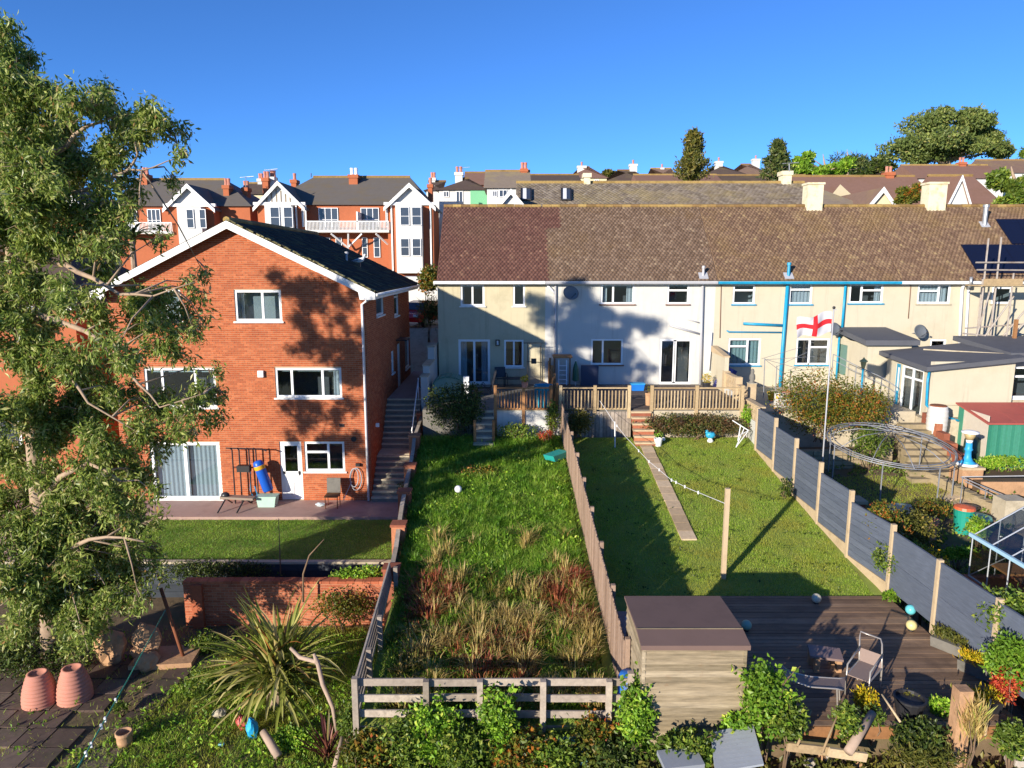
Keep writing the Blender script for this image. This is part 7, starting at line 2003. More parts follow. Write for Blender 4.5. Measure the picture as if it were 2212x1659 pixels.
# brambles along the front fence
for i, (u, v, Y, ru, rv, m, lab) in enumerate([
        (800, 1640, 11.9, 60, 52, 'leaf_autumn', 'bramble clump at the foot of the corner fence post'),
        (870, 1610, 12.0, 58, 60, 'leaf_mid', 'bramble clump between the corner post and the second post'),
        (935, 1590, 12.05, 46, 72, 'leaf_bright', 'bramble spray climbing the second fence post'),
        (1000, 1625, 11.9, 62, 58, 'leaf_mid', 'bramble clump between the second and third fence posts'),
        (1075, 1565, 12.05, 40, 84, 'leaf_bright', 'bright bramble spray climbing over the middle fence rails'),
        (1120, 1630, 11.9, 66, 56, 'leaf_autumn', 'yellowing bramble clump beneath the middle fence rails'),
        (1200, 1630, 11.85, 56, 46, 'leaf_mid', 'bramble clump under the fourth fence post'),
        (1285, 1605, 12.0, 50, 56, 'leaf_autumn', 'bramble clump by the last full fence bay'),
        (1340, 1640, 11.6, 50, 44, 'leaf_dark', 'dark bramble between the pale green sheet and the shed'),
        (1372, 1550, 11.8, 40, 90, 'leaf_bright', 'tall bright green climber between the fence end and the shed'),
        (1480, 1625, 11.2, 60, 46, 'leaf_mid', 'leafy bush in front of the shed base'),
        (1655, 1520, 11.5, 54, 88, 'leaf_bright', 'bright green ivy mound at the right corner of the shed'),
        (1700, 1560, 11.3, 40, 50, 'leaf_mid', 'trailing ivy between the mound and the deck edge'),
        (1590, 1570, 11.55, 26, 26, 'leaf_bright', 'small vine hanging on the shed corner post')]):
    bt = bu('bramble', lab, u, v, Y, ru, rv, int(1100 + ru * rv * .55), (.095, .06), m, base=-4.2 if u < 1400 else -3.3, shell=.12, lump=.7, stems=7, cat='bramble')
    # long arching canes with leaves
    c, r = bpx(u, v, Y, ru, rv); CP_ = []; mbc = MB()
    for q in range(9):
        a_ = rng.uniform(0, 6.28); R3 = rng.uniform(.8, 1.5)
        p0 = c + Vector((rng.uniform(-.3, .3) * r[0], rng.uniform(-.2, .2) * r[1], -.3 * r[2])); p2 = c + Vector((math.cos(a_) * r[0] * R3, -abs(math.sin(a_)) * r[1] * .6, rng.uniform(.1, 1.15) * r[2])); p1 = p0.lerp(p2, .55) + Vector((0, 0, .35 * r[2]))
        pts = [p0.lerp(p1, t_).lerp(p1.lerp(p2, t_), t_) for t_ in (0, .2, .4, .6, .8, 1)]
        mbc.tube(pts, [.008, .008, .007, .006, .005, .003], 4)
        for k_ in range(26):
            t_ = rng.random(); CP_.append(tuple(p0.lerp(p1, t_).lerp(p1.lerp(p2, t_), t_) + Vector((rng.gauss(0, .05), rng.gauss(0, .05), rng.gauss(0, .04)))))
    mbc.build('cane', G['twig'], bt); Vc, Fc = leaf_cloud(np.array(CP_), rand_dirs(len(CP_), .1), .1, .065); np_mesh('cane_leaves', Vc, Fc, G[m], bt)
bu('shrub', 'low bright weeds along the retaining wall top left of the slatted fence', 770, 1250, 18.8, 60, 26, 1500, (.09, .05), 'leaf_bright', base=-3.9)
bu('shrub', 'straggly climber on the orange brick wall', 740, 1310, 18.0, 70, 42, 1500, (.085, .045), 'leaf_autumn', base=-4.3)
bu('shrub', 'dark leafy undergrowth below the orange wall beside the rusty pole', 440, 1400, 17.2, 46, 34, 1600, (.09, .045), 'leaf_mid', base=-4.3)
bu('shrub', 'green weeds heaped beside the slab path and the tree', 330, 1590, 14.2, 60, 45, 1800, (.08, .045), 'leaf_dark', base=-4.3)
bu('shrub', 'leafy weeds at the left foot of the phormium', 440, 1480, 15.2, 55, 40, 1600, (.085, .045), 'leaf_mid', base=-4.3)
bu('shrub', 'green ground cover in front of the phormium stump', 640, 1600, 13.4, 60, 32, 1500, (.085, .045), 'leaf_bright', base=-4.3)
bu('shrub', 'dark weeds below the corner post beside the fallen branch', 760, 1560, 12.9, 34, 40, 900, (.085, .045), 'leaf_mid', base=-4.3)
bu('shrub', 'low green clump between the terracotta pots and the clothes line', 260, 1530, 14.4, 18, 14, 300, (.07, .04), 'leaf_mid', base=-4.3)
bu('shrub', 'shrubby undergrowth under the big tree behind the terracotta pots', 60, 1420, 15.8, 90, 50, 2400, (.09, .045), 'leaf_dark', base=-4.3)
bu('shrub', 'pale leaved shoots at the foot of the big tree', 170, 1400, 15.6, 42, 42, 1300, (.09, .04), 'leaf_euc', base=-4.3)
bu('shrub', 'dark leaf tangle added to deepen the shade on the grey retaining wall', 470, 1238, 19.7, 130, 30, 2600, (.08, .04), 'leaf_dark', base=-4.3)  # added leaves that darken the planks where the wall lies in shade
# the neighbour's garden on the right
h = lambda y: garden_z(y, -.5)
bu('rose_bush', 'large orange and green rose bush beside the flagpole', 1770, 872, 27.1, 96, 76, 9500, (.085, .05), 'leaf_autumn', base=-1.2, ry=.9)
bu('rose_bush', 'autumn coloured shrub beside the blue lamp post', 1872, 882, 26.6, 52, 56, 4500, (.085, .05), 'leaf_autumn', base=-1.3, ry=.9)
bu('shrub', 'dark shrub behind the pergola ring by the stone steps', 1880, 960, 25.0, 48, 40, 2000, (.085, .045), 'leaf_mid', base=h(25))
bu('shrub', 'straggly bush with dead stems right of the grey fence', 1915, 1135, 17.6, 42, 54, 2800, (.075, .042), 'leaf_autumn', base=h(17.6))
bu('shrub', 'grey green bush behind the fence near the terracotta jar', 1975, 1145, 18.3, 50, 48, 2800, (.075, .042), 'leaf_olive', base=h(18.3))
bu('shrub', 'wide olive bush leaning over the grey fence', 1950, 1208, 16.7, 60, 46, 3800, (.075, .042), 'leaf_mid', base=h(16.7))
bu('shrub', 'yellow leaved bush over the grey fence', 1998, 1232, 16.2, 46, 44, 3000, (.075, .045), 'leaf_yellow', base=h(16.2))
bu('shrub', 'low green plants in front of the greenhouse corner', 2075, 1195, 18.6, 44, 14, 900, (.09, .05), 'leaf_bright', base=h(18.6))
bu('shrub', 'leafy green plant beside the teal bins', 2115, 1140, 19.4, 24, 26, 900, (.09, .05), 'leaf_bright', base=h(19.4))
bu('shrub', 'tall yellow green shrub on the right edge below the greenhouse', 2185, 1330, 13.2, 65, 62, 3400, (.09, .05), 'leaf_mid', base=h(13.2))
bu('shrub', 'dense green shrub on the right edge beside the panel fence end', 2190, 1430, 12.2, 55, 60, 3200, (.085, .045), 'leaf_bright', base=h(12.2))
bu('shrub', 'bright green bed in front of the green metal shed', 2165, 1000, 24.6, 70, 16, 1600, (.09, .05), 'leaf_bright', base=h(24.6))
bu('flowers', 'mass of low plants in the border right of the lawn circle', 2010, 1100, 20.8, 46, 24, 1200, (.08, .045), 'leaf_autumn', base=h(20.8))
# plants by the dark deck
dz = -2.5
bu('shrub', 'yellow flowering plant on the front edge of the dark deck', 1872, 1512, 11.9, 26, 24, 700, (.08, .035), 'leaf_yellow', base=dz, up=.9, stems=6, cat='plant')
bu('shrub', 'green leafy plant below the yellow flowers on the deck edge', 1885, 1548, 11.6, 24, 22, 600, (.07, .04), 'leaf_mid', base=-2.9, cat='plant')
bu('shrub', 'rose bush with bare stems in front of the deck chairs', 1830, 1560, 11.35, 30, 50, 900, (.08, .05), 'leaf_mid', base=-3.2, cat='plant')
bu('shrub', 'brownish green plant in the dark tub on the deck edge', 1963, 1510, 12.0, 22, 20, 500, (.06, .03), 'leaf_olive', base=-2.35, cat='plant')
bu('shrub', 'lime green plant on the deck edge beside the concrete post', 2035, 1530, 11.9, 24, 22, 600, (.07, .045), 'leaf_bright', base=-2.5, cat='plant')
bu('shrub', 'orange yellow plant in the trough beside the red shrub', 2113, 1515, 11.9, 26, 14, 500, (.06, .035), 'leaf_yellow', base=-2.4, cat='plant')
bu('shrub', 'bright red leaved shrub beside the last concrete fence post', 2172, 1480, 12.1, 28, 38, 1200, (.07, .04), 'leaf_red', base=-2.5, cat='plant')
bu('shrub', 'tall dry grass clump around the rubbly concrete post', 2095, 1570, 11.2, 30, 50, 500, (.3, .02), 'grass_dry', base=-3.2, up=2.0, cat='plant', fold=.05)
bu('shrub', 'dark bushy growth in front of the deck right corner', 1985, 1590, 11.2, 60, 34, 1500, (.09, .05), 'leaf_dark', base=-3.3)
bu('shrub', 'dry brown weeds and stalks at the bottom right of the garden', 2000, 1640, 10.9, 90, 24, 1400, (.12, .03), 'leaf_olive', base=-3.3)
bu('shrub', 'green bush beside the stacked concrete slabs', 2190, 1600, 11.0, 36, 40, 1200, (.085, .045), 'leaf_mid', base=-3.3)
bu('plant', 'small dark plant leaning on the grey fence halfway down the lawn', 1697, 1058, 21.9, 14, 26, 260, (.12, .04), 'leaf_dark', base=garden_z(21.9), cat='plant')
bu('plant', 'weed tuft at the corner of the deck and the panel fence', 1925, 1290, 16.3, 20, 14, 350, (.09, .05), 'leaf_bright', base=-2.55, cat='plant')
# ------------------------------------------------------------------ the town behind
G['slate'] = M_plain('slate', S('635d57'), .75, .15, 2, dirt=S('6a5c40'), dscale=.6, stretch=(1, 1, 3))
G['tile_far'] = M_plain('tile_far', S('7a6254'), .9, .3, 3.5, dirt=S('8a7450'), dscale=.5)
G['tile_far_grey'] = M_plain('tile_far_grey', S('837566'), .9, .3, 3.5, dirt=S('9a8a5c'), dscale=.45)
G['tile_far_red'] = M_plain('tile_far_red', S('7f6052'), .9, .2, 3.5, dirt=S('7a5a44'), dscale=.5)
G['tile_far_dark'] = M_plain('tile_far_dark', S('57473d'), .9, .25, 3, dirt=S('6a5c3c'), dscale=.5)
G['brick_far'] = M_plain('brick_far', S('a8603f'), .9, .15, 5, dirt=S('99573a'), dscale=.8)
G['wall_far'] = M_plain('wall_far', S('c9c8c4'), .9, .05, 2); G['cream_far'] = M_plain('cream_far', S('cdc0a0'), .9, .05, 2); G['green_far'] = M_plain('green_far', S('6fae86'), .9, .05, 2)
G['win_far'] = M_plain('win_far', S('3c424c'), .15, .3, 1.2, bump=0, spec=.6)
def R2(u0, v0, u1, v1, Y):
    a, b = atY(u0, v0, Y), atY(u1, v1, Y); return a.x, b.x, b.z, a.z
def far_window(house, u0, v0, u1, v1, Y, cols=1, rows=2, fm='upvc', name='window'):
    x0, x1, z0, z1 = R2(u0, v0, u1, v1, Y)
    k = Y / FPX
    mb = MB(); w = 1.3 * k
    mb.box(x0, Y - .08, z0, x1, Y - .02, z0 + w); mb.box(x0, Y - .08, z1 - w, x1, Y - .02, z1)
    for i in range(cols + 1):
        x = x0 + (x1 - x0 - w) * i / cols; mb.box(x, Y - .078, z0 + w, x + w, Y - .022, z1 - w)
    for j in range(1, rows):
        z = z0 + (z1 - z0) * j / rows; mb.box(x0 + w, Y - .074, z - w / 3, x1 - w, Y - .024, z + w / 3)
    o = mb.build(name, G[fm], house)
    g_ = MB(); g_.box(x0 + w * .5, Y - .04, z0 + w * .5, x1 - w * .5, Y - .025, z1 - w * .5); g_.build('pane', G['win_far'], o)
    return o
def gable_roof_x(house, x0, x1, y0, y1, ze, zr, mat, name='roof', hipl=0, hipr=0, over=.3):
    """ridge along x"""
    ym = (y0 + y1) / 2; t = .12
    mb = MB()
    a, b, c, d = (x0 - over, y0 - over, ze), (x1 + over, y0 - over, ze), (x1 + over, y1 + over, ze), (x0 - over, y1 + over, ze)
    e, f = (x0 - over + hipl, ym, zr), (x1 + over - hipr, ym, zr)
    mb.add([a, b, c, d, e, f], [(0, 1, 5, 4), (2, 3, 4, 5), (1, 2, 5), (3, 0, 4), (3, 2, 1, 0)])
    r = mb.build(name, mat, house)
    MB().tube([Vector(e) + Vector((0, 0, .02)), Vector(f) + Vector((0, 0, .02))], .13, 6).build('ridge', G['ridge'], r)
    return r
def gable_roof_y(house, x0, x1, y0, y1, ze, zr, mat, over=.35, front=None, barge=None, name='roof'):
    """ridge along y, gable to the front; front wall triangle material, bargeboards"""
    xm = (x0 + x1) / 2
    mb = MB()
    for s_, xe in ((-1, x0 - over), (1, x1 + over)):
        zz = ze - (zr - ze) * over / ((x1 - x0) / 2)
        q = [(xe, y0 - over, zz), (xe, y1, zz), (xm, y1, zr), (xm, y0 - over, zr)]
        mb.add(q + [(x, y, z - .15) for x, y, z in q], MB.BF)
    r = mb.build(name, mat, house)
    if front: MB().add([(x0, y0, ze), (x1, y0, ze), (xm, y0, zr - .05)], [(0, 1, 2)]).build('gable', front, house, fix=False)
    if barge:
        for s_, xe in ((-1, x0 - over - .05), (1, x1 + over + .05)):
            zz = ze - (zr - ze) * over / ((x1 - x0) / 2)
            mb = MB(); mb.prism([(xm, zr + .02), (xe, zz + .02), (xe, zz - .3), (xm, zr - .34)], y0 - over - .08, y0 - over - .005, lambda a, b, d: (a, d, b)); mb.build('bargeboard', barge, house)
    return r
def fchim(house, u0, v0, u1, v1, Y, mat, pots=2, dy=.9, parent=None, potm='terracotta'):
    x0, x1, z0, z1 = R2(u0, v0, u1, v1, Y)
    mb = MB(); mb.box(x0, Y, z0 - 1.5, x1, Y + dy, z1 - .3); mb.box(x0 - .08, Y - .08, z1 - .3, x1 + .08, Y + dy + .08, z1)
    c = mb.build('chimney', mat, house)
    for k in range(pots):
        x = x0 + (x1 - x0) * (k + .5) / pots
        MB().lathe((x, Y + dy / 2, z1), [(.16, 0), (.13, .3), (.16, .6), (.12, .62)], 8).build('chimney_pot', G[potm], c)
    return c

def bay(house, u0, u1, vt, vb, Y, wins, mat='wall_far', dy=.8):
    x0, x1, z0, z1 = R2(u0, vt, u1, vb, Y)
    MB().box(x0, Y - dy, z0, x1, Y + .1, z1).build('bay', G[mat], house)
    for (a, b, c, d) in wins: far_window(house, a, b, c, d, Y - dy - .02, 1, 2)

# pair of brick villas with balconies
def villa(label, Y, body, roofv, gables, base_z, roof_mat, hips=(2, 2), depth=9):
    u0, u1, ve = body
    x0, x1, _, ze = R2(u0, ve, u1, ve + 10, Y)
    t = thing('brick_villa', label, 'house', ((x0 + x1) / 2, Y, base_z))
    MB().box(x0, Y, base_z, x1, Y + depth, ze).build('wall', G['brick_far'], t)
    zr = atY(u0, roofv, Y + depth / 2).z
    gable_roof_x(t, x0, x1, Y, Y + depth, ze, zr, G[roof_mat], hipl=hips[0], hipr=hips[1])
    for (ua, ub, uap, vap, front) in gables:
        gx0, gx1, _, _ = R2(ua, ve, ub, ve + 5, Y - 1.2)
        gz = atY(uap, vap, Y - 1.2).z
        MB().box(gx0 + .25, Y - 1.2, base_z, gx1 - .25, Y, ze).build('wing_wall', G['brick_far'], t)
        gable_roof_y(t, gx0 + .4, gx1 - .4, Y - 1.2, Y + depth / 2, ze, gz, G[roof_mat], front=G[front], barge=G['fascia'])
        MB().box(gx0, Y - 1.45, ze - .12, gx1, Y - 1.21, ze + .12).build('gable_beam', G['fascia'], t)
    return t, ze
YV = 62.0
bz = 0.5
tV, zeV = villa('pair of red brick villas with white gables, balcony and slate roof', YV, (575, 925, 443), 383, [(549, 661, 598, 392, 'wall_far'), (830, 942, 884, 396.5, 'wall_far')], bz, 'slate', (3.2, 2.4))
bay(tV, 578, 640, 445, 560, YV - 1.25, [(583, 447, 606, 492), (612, 447, 634, 492)])
bay(tV, 857, 916, 445, 590, YV - 1.25, [(864, 447, 885, 487), (889, 447, 911, 487), (865, 515, 885, 553), (890, 515, 910, 553)])
for (a, b) in ((688, 732), (779, 820)):
    far_window(tV, a, 449, b, 500, YV - .02, 3, 2, name='french_doors')
for (a, b) in ((782, 795), (807, 822)): far_window(tV, a, 513, b, 556, YV - .02, 1, 2)
for (a, b) in ((700, 715), (725, 740)): far_window(tV, a, 513, b, 556, YV - .02, 1, 2)
for (a, b) in ((651, 661), (830, 846)): far_window(tV, 652 if a == 651 else 833, 452, 658 if a == 651 else 838, 490, YV - 1.23, 1, 1)
# half timbering on the left gable
gz0 = atY(598, 441, YV - 1.25)
for u in (575, 585, 595, 605, 615, 625):
    hgt = (1 - abs(u - 598) / 50) * 38
    x, _, z0_, z1_ = R2(u, 440 - hgt * .85, u + 1, 440, YV - 1.25); MB().box(x, YV - 1.24, z0_, x + .07, YV - 1.21, z1_).build('timber', G['tile_far_grey'], tV)
x0_, x1_, z0_, z1_ = R2(662, 477, 840, 502, YV - 1.5)
bl = MB(); bl.box(x0_, YV - 1.5, z0_, x1_, YV, z0_ + .2); blo = bl.build('balcony', G['wall_far'], tV)
MB().box(x0_, YV - 1.5, z1_ - .08, x1_, YV - 1.42, z1_).build('rail', G['fascia'], blo)
n = 60
for k in range(n + 1): MB().box(x0_ + (x1_ - x0_) * k / n - .02, YV - 1.48, z0_ + .2, x0_ + (x1_ - x0_) * k / n + .025, YV - 1.44, z1_ - .08).build('baluster', G['fascia'], blo)
for (a, b) in ((700, 752), (752, 780), (815, 840)): pass
for (ua, va, ub, vb) in ((715, 505, 752, 535), (782, 505, 752, 535), (812, 505, 838, 528), (752, 505, 752, 560)): MB().beam(atY(ua, va, YV - 1.4), atY(ub, vb, YV - .6), .12, .12).build('brace', G['fascia'], blo)
xh = (x0_ + x1_) / 2 + .8; MB().box(xh - .06, YV - 1.5, z0_ + .2, xh + .06, YV, z1_ + .75).build('divider', G['fascia'], blo)
for u in (641, 661, 846, 930): MB().box(atY(u, 480, YV - 1.3).x - .06, YV - 1.34, bz, atY(u, 480, YV - 1.3).x + .06, YV - 1.22, zeV - .1).build('downpipe', G['fascia'], tV)
fchim(tV, 753, 377, 773, 412, YV + 3.2, G['brick_far'], 2, potm='ceramic'); fchim(tV, 566, 384, 580, 415, YV + 5, G['brick_far'], 2); fchim(tV, 582, 382, 592, 405, YV + 5.5, G['wall_far'], 3); fchim(tV, 628, 388, 640, 405, YV + 6, G['brick_far'], 1)
fchim(tV, 924, 398, 934, 440, YV + 4, G['brick_far'], 1)
MB().tube([atY(598, 392, YV - 1.2), atY(598, 383, YV - 1.2)], .05, 6).build('finial', G['dark'], tV); MB().tube([atY(672, 383, YV + 4.5), atY(672, 374, YV + 4.5)], .05, 6).build('finial', G['dark'], tV)
# the villa further left
tV2, ze2 = villa('red brick villa with one white gable seen above the brick house roof', YV, (250, 540, 446), 388, [(355, 468, 405, 398, 'wall_far'), (95, 190, 140, 402, 'wall_far')], bz, 'slate', (0, 4))
bay(tV2, 391, 448, 449, 530, YV - 1.25, [(402, 452, 421, 493), (430, 452, 447, 493)])
far_window(tV2, 318, 452, 350, 500, YV - .02, 3, 2, name='french_doors'); far_window(tV2, 270, 452, 300, 500, YV - .02, 3, 2, name='french_doors')
x0_, x1_, z0_, z1_ = R2(250, 480, 372, 505, YV - 1.5)
blo = MB().box(x0_, YV - 1.5, z0_, x1_, YV, z0_ + .2).build('balcony', G['wall_far'], tV2); MB().box(x0_, YV - 1.5, z1_ - .08, x1_, YV - 1.42, z1_).build('rail', G['fascia'], blo)
for k in range(41): MB().box(x0_ + (x1_ - x0_) * k / 40 - .02, YV - 1.48, z0_ + .2, x0_ + (x1_ - x0_) * k / 40 + .02, YV - 1.44, z1_ - .08).build('baluster', G['fascia'], blo)
fchim(tV2, 303, 376, 319, 412, YV + 3.5, G['brick_far'], 2); fchim(tV2, 481, 400, 496, 444, YV + 1.5, G['brick_far'], 2); fchim(tV2, 523, 405, 536, 450, YV + 3, G['brick_far'], 2)

# simple houses: hip or gable, from their picture outline
def house(label, u0, u1, vr, ve, vb, Y, wall_m, roof_m, hip=0, chim=(), wins=(), depth=8, hipr=None, cm='wall_far', pots=2):
    x0, x1, zb, ze = R2(u0, ve, u1, vb, Y)
    t = thing('far_house', label, 'house', ((x0 + x1) / 2, Y, zb))
    MB().box(x0, Y, zb - 4, x1, Y + depth, ze).build('wall', G[wall_m], t)
    zr = atY(u0, vr, Y + depth / 2).z
    gable_roof_x(t, x0, x1, Y, Y + depth, ze, zr, G[roof_m], hipl=hip, hipr=hip if hipr is None else hipr)
    if not hip:
        for x in (x0 + .01, x1 - .03): MB().add([(x, Y, ze - .02), (x, Y + depth, ze - .02), (x, Y + depth / 2, zr - .1)], [(0, 1, 2)]).build('gable', G[wall_m], t, fix=False)
    for c in chim: fchim(t, *c, Y + depth / 2 - .4, G[cm], pots, potm='terracotta')
    for w_ in wins: far_window(t, *w_, Y - .01, 2, 1)
    return t
house('cream house with dark roof behind the brick villas', 512, 572, 396, 420, 470, 78, 'cream_far', 'tile_far_dark', 0, [(556, 386, 566, 404)])
tW1 = house('white and green terrace with dark hipped roof above the red tiles', 948, 1052, 386, 411, 452, 72, 'wall_far', 'tile_far_dark', 3, [(983, 372, 999, 396)], [(958, 413, 970, 426), (985, 413, 1000, 437), (1026, 414, 1037, 430)])
x0_, x1_, z0_, z1_ = R2(1016, 412, 1052, 452, 71.9); MB().box(x0_, 71.85, z0_, x1_, 71.98, z1_).build('green_wall', G['green_far'], tW1)
house('white house with slate hip roof beside the right villa gable', 921, 952, 392, 412, 452, 76, 'wall_far', 'tile_far_dark', 2, [(930, 384, 940, 400)])
house('red tiled roof rising behind the green terrace', 1005, 1060, 373, 400, 452, 88, 'brick_far', 'tile_far_red', 0, [])
house('white house with plain brown roof above the red tiles', 1052, 1140, 370, 407, 455, 66, 'wall_far', 'tile_far_grey', 0, [(1125, 364, 1139, 372)], [(1064, 412, 1074, 425), (1078, 410, 1096, 426)], cm='brick_far')
house('long low house roof behind the second terrace on its left', 1142, 1250, 378, 394, 440, 80, 'cream_far', 'tile_far_dark', 0)
# second terrace
tT2 = house('long second terrace with grey brown roof behind the front terrace', 1125, 1870, 395, 452, 520, 50, 'cream_far', 'tile_far_grey', 0, [(1262, 374, 1275, 401), (1692, 369, 1709, 403)], depth=9, hipr=3.0, cm='render_stain', pots=0)
rt2 = [o for o in bpy.data.objects if o.parent is tT2 and o.name.startswith('roof')][0]
_a, _b, _, _ze = R2(1125, 452, 1870, 460, 50); _zr = atY(1125, 395, 54.5).z
_up = Vector((0, 4.8, _zr - _ze)); _sl = _up.length; _up.normalize()
G['tile_far_grey2'] = M_pieces('tile_far_grey2', [(0, S('6f6355')), (0.5, S('83776a')), (1, S('968a7a'))], .9, .4, 6, S('9a8a5c'), .35, .48, .75)
tile_roof(rt2, (_a - .3, 49.68, _ze + .01), (1, 0, 0), _up, _b - _a - 2.4, _sl, G['tile_far_grey2'], tw=.3, ex=.28, n_single=0)
def far_roof_pt(u, v):
    Y0, Y1 = 49.7, 54.5; ze = atY(1125, 452, 50).z; zr = atY(1125, 395, 54.5).z
    n = Vector((0, -(zr - ze), Y1 - Y0)).normalized(); d = ray(u, v); p0 = Vector((0, Y0, ze)) + n * .16; c0 = Vector((0, 0, CZ))
    return c0 + d * ((p0 - c0).dot(n) / d.dot(n))
for (a, b) in ((1126, 1147), (1213, 1233)):
    q = [far_roof_pt(a, 431), far_roof_pt(b, 431), far_roof_pt(b, 407), far_roof_pt(a, 407)]
    mb = MB(); mb.add(q, [(0, 1, 2, 3)]); o = mb.build('skylight', G['win_far'], tT2, fix=False)
    for i in range(4): MB().beam(q[i], q[(i + 1) % 4], .1, .1).build('skylight_frame', G['dark'], o)
    m0, m1 = q[0].lerp(q[1], .35) + Vector((0, -.02, .02)), q[3].lerp(q[2], .35) + Vector((0, -.02, .02))
    MB().beam(m0, m1, .25, .02).build('blind', G['ceramic'], o)
# small white gable in front of it
def front_gable(label, u0, u1, uap, vap, vb, Y, wall_m, roof_m, depth=7):
    x0, x1, zb, _ = R2(u0, vap, u1, vb, Y); za = atY(uap, vap, Y).z
    t = thing('far_house', label, 'house', ((x0 + x1) / 2, Y, zb - 3))
    MB().box(x0 + .2, Y, zb - 4, x1 - .2, Y + depth, zb).build('wall', G[wall_m], t)
    gable_roof_y(t, x0 + .2, x1 - .2, Y, Y + depth, zb, za, G[roof_m], front=G[wall_m], barge=G['fascia'], over=.2)
    return t
front_gable('small white gable peeping over the red tiled roof', 1068, 1139, 1103, 409, 445, 48.5, 'wall_far', 'tile_far_dark')
front_gable('cream gable peeping over the roof between the two chimneys', 1870, 1938, 1906, 405, 445, 48, 'cream_far', 'tile_far', 6)
front_gable('white gable with steep red roof near the right edge', 2044, 2100, 2066, 379, 446, 56, 'wall_far', 'tile_far_red', 9)
house('red tiled roof wing of the steep gabled house', 2068, 2150, 380, 441, 480, 58, 'wall_far', 'tile_far_red', 0, depth=8)
# rows on the hill
for i, (u0, u1, vr, ve, Y, hip, m, ch, l) in enumerate([
        (1226, 1310, 361, 385, 110, 4, 'tile_far_red', (1248, 358, 1266, 378), 'hip roofed bungalow with cream chimney above the skylight'),
        (1305, 1412, 368, 394, 104, 5, 'tile_far_dark', (1361, 354, 1376, 372), 'hip roofed bungalow with white chimney left of the first conifer'),
        (1412, 1462, 364, 388, 120, 4, 'tile_far', (1428, 362, 1434, 368), 'hip roofed bungalow half hidden by the first conifer'),
        (1524, 1610, 358, 378, 112, 4, 'tile_far_dark', (1547, 348, 1561, 362), 'cream bungalow with yellow chimney right of the first conifer'),
        (1590, 1660, 355, 377, 125, 4, 'tile_far', (1627, 343, 1641, 357), 'white bungalow with red capped chimney left of the second conifer')]):
    house(l, u0, u1, vr, ve, ve + 30, Y, 'wall_far' if i % 2 else 'cream_far', m, hip, [ch], [(u0 + 14, ve + 3, u0 + 24, ve + 10), (u1 - 26, ve + 3, u1 - 16, ve + 10)], pots=1)
house('long brown roofed terrace behind the second terrace, left part', 1385, 1560, 378, 400, 440, 84, 'cream_far', 'tile_far_red', 0)
house('long brown roofed terrace behind the second terrace, right part', 1540, 1760, 379, 401, 440, 86, 'cream_far', 'tile_far_dark', 0)
house('long brown roof behind the big front chimney', 1740, 2010, 381, 430, 470, 70, 'cream_far', 'tile_far_red', 0, [(1916, 372, 1930, 400)], cm='brick_far')
house('brown roofed house with navy gable under the big tree', 1985, 2165, 357, 386, 430, 90, 'wall_far', 'tile_far_red', 0, [(2075, 350, 2087, 362)], cm='brick_far')
house('white gabled house with brown roof at the top right', 2150, 2290, 346, 374, 430, 95, 'wall_far', 'tile_far', 0)
for i, (u, v, w_) in enumerate(((1840, 352, 34), (1880, 350, 30), (1900, 366, 26), (1860, 372, 30), (1930, 372, 26))):
    house(['tiny pale house on the hillside left of the big tree, highest', 'tiny white house on the hillside beside the big tree top row', 'tiny house with grey roof low on the hillside', 'tiny cream house in the middle of the hillside', 'tiny white house nearest the big tree trunk'][i], u, u + w_, v, v + 10, v + 22, 190 - i * 12, 'wall_far', 'tile_far_dark' if i % 2 else 'tile_far', 3, depth=8)

# the brick neighbour behind the big tree
tN = thing('brick_house', 'red brick neighbour house hidden behind the eucalyptus at the left', 'house', (-24, 29, -3))
MB().box(-32, 28.0, -4.2, -17.2, 37, 3.9).build('wall', G['brick_far'], tN)
gable_roof_x(tN, -32, -17.2, 28.0, 37, 4.0, 6.6, G['tile_far_dark'], hipl=3, hipr=3)
MB().tube([(-32.3, 27.6, 3.95), (-16.9, 27.6, 3.95)], .08, 6).build('gutter', G['fascia'], tN)
fN = Fr((-32, 28.0, 0), (1, 0, 0), (0, -1, 0))
for a, b, c, d in ((1.5, 3.2, 1.2, 2.5), (9, 10.6, 1.2, 2.5), (5, 7, -1.7, -.4), (10, 12.2, -1.7, -.4), (6, 8.2, -3.6, -1.9)): 
    mb = MB(); fN.box(mb, a, b, c, d, -.02, .05); o = mb.build('window', G['upvc'], tN); mb = MB(); fN.box(mb, a + .1, b - .1, c + .1, d - .1, .05, .055); mb.build('pane', G['win_far'], o)

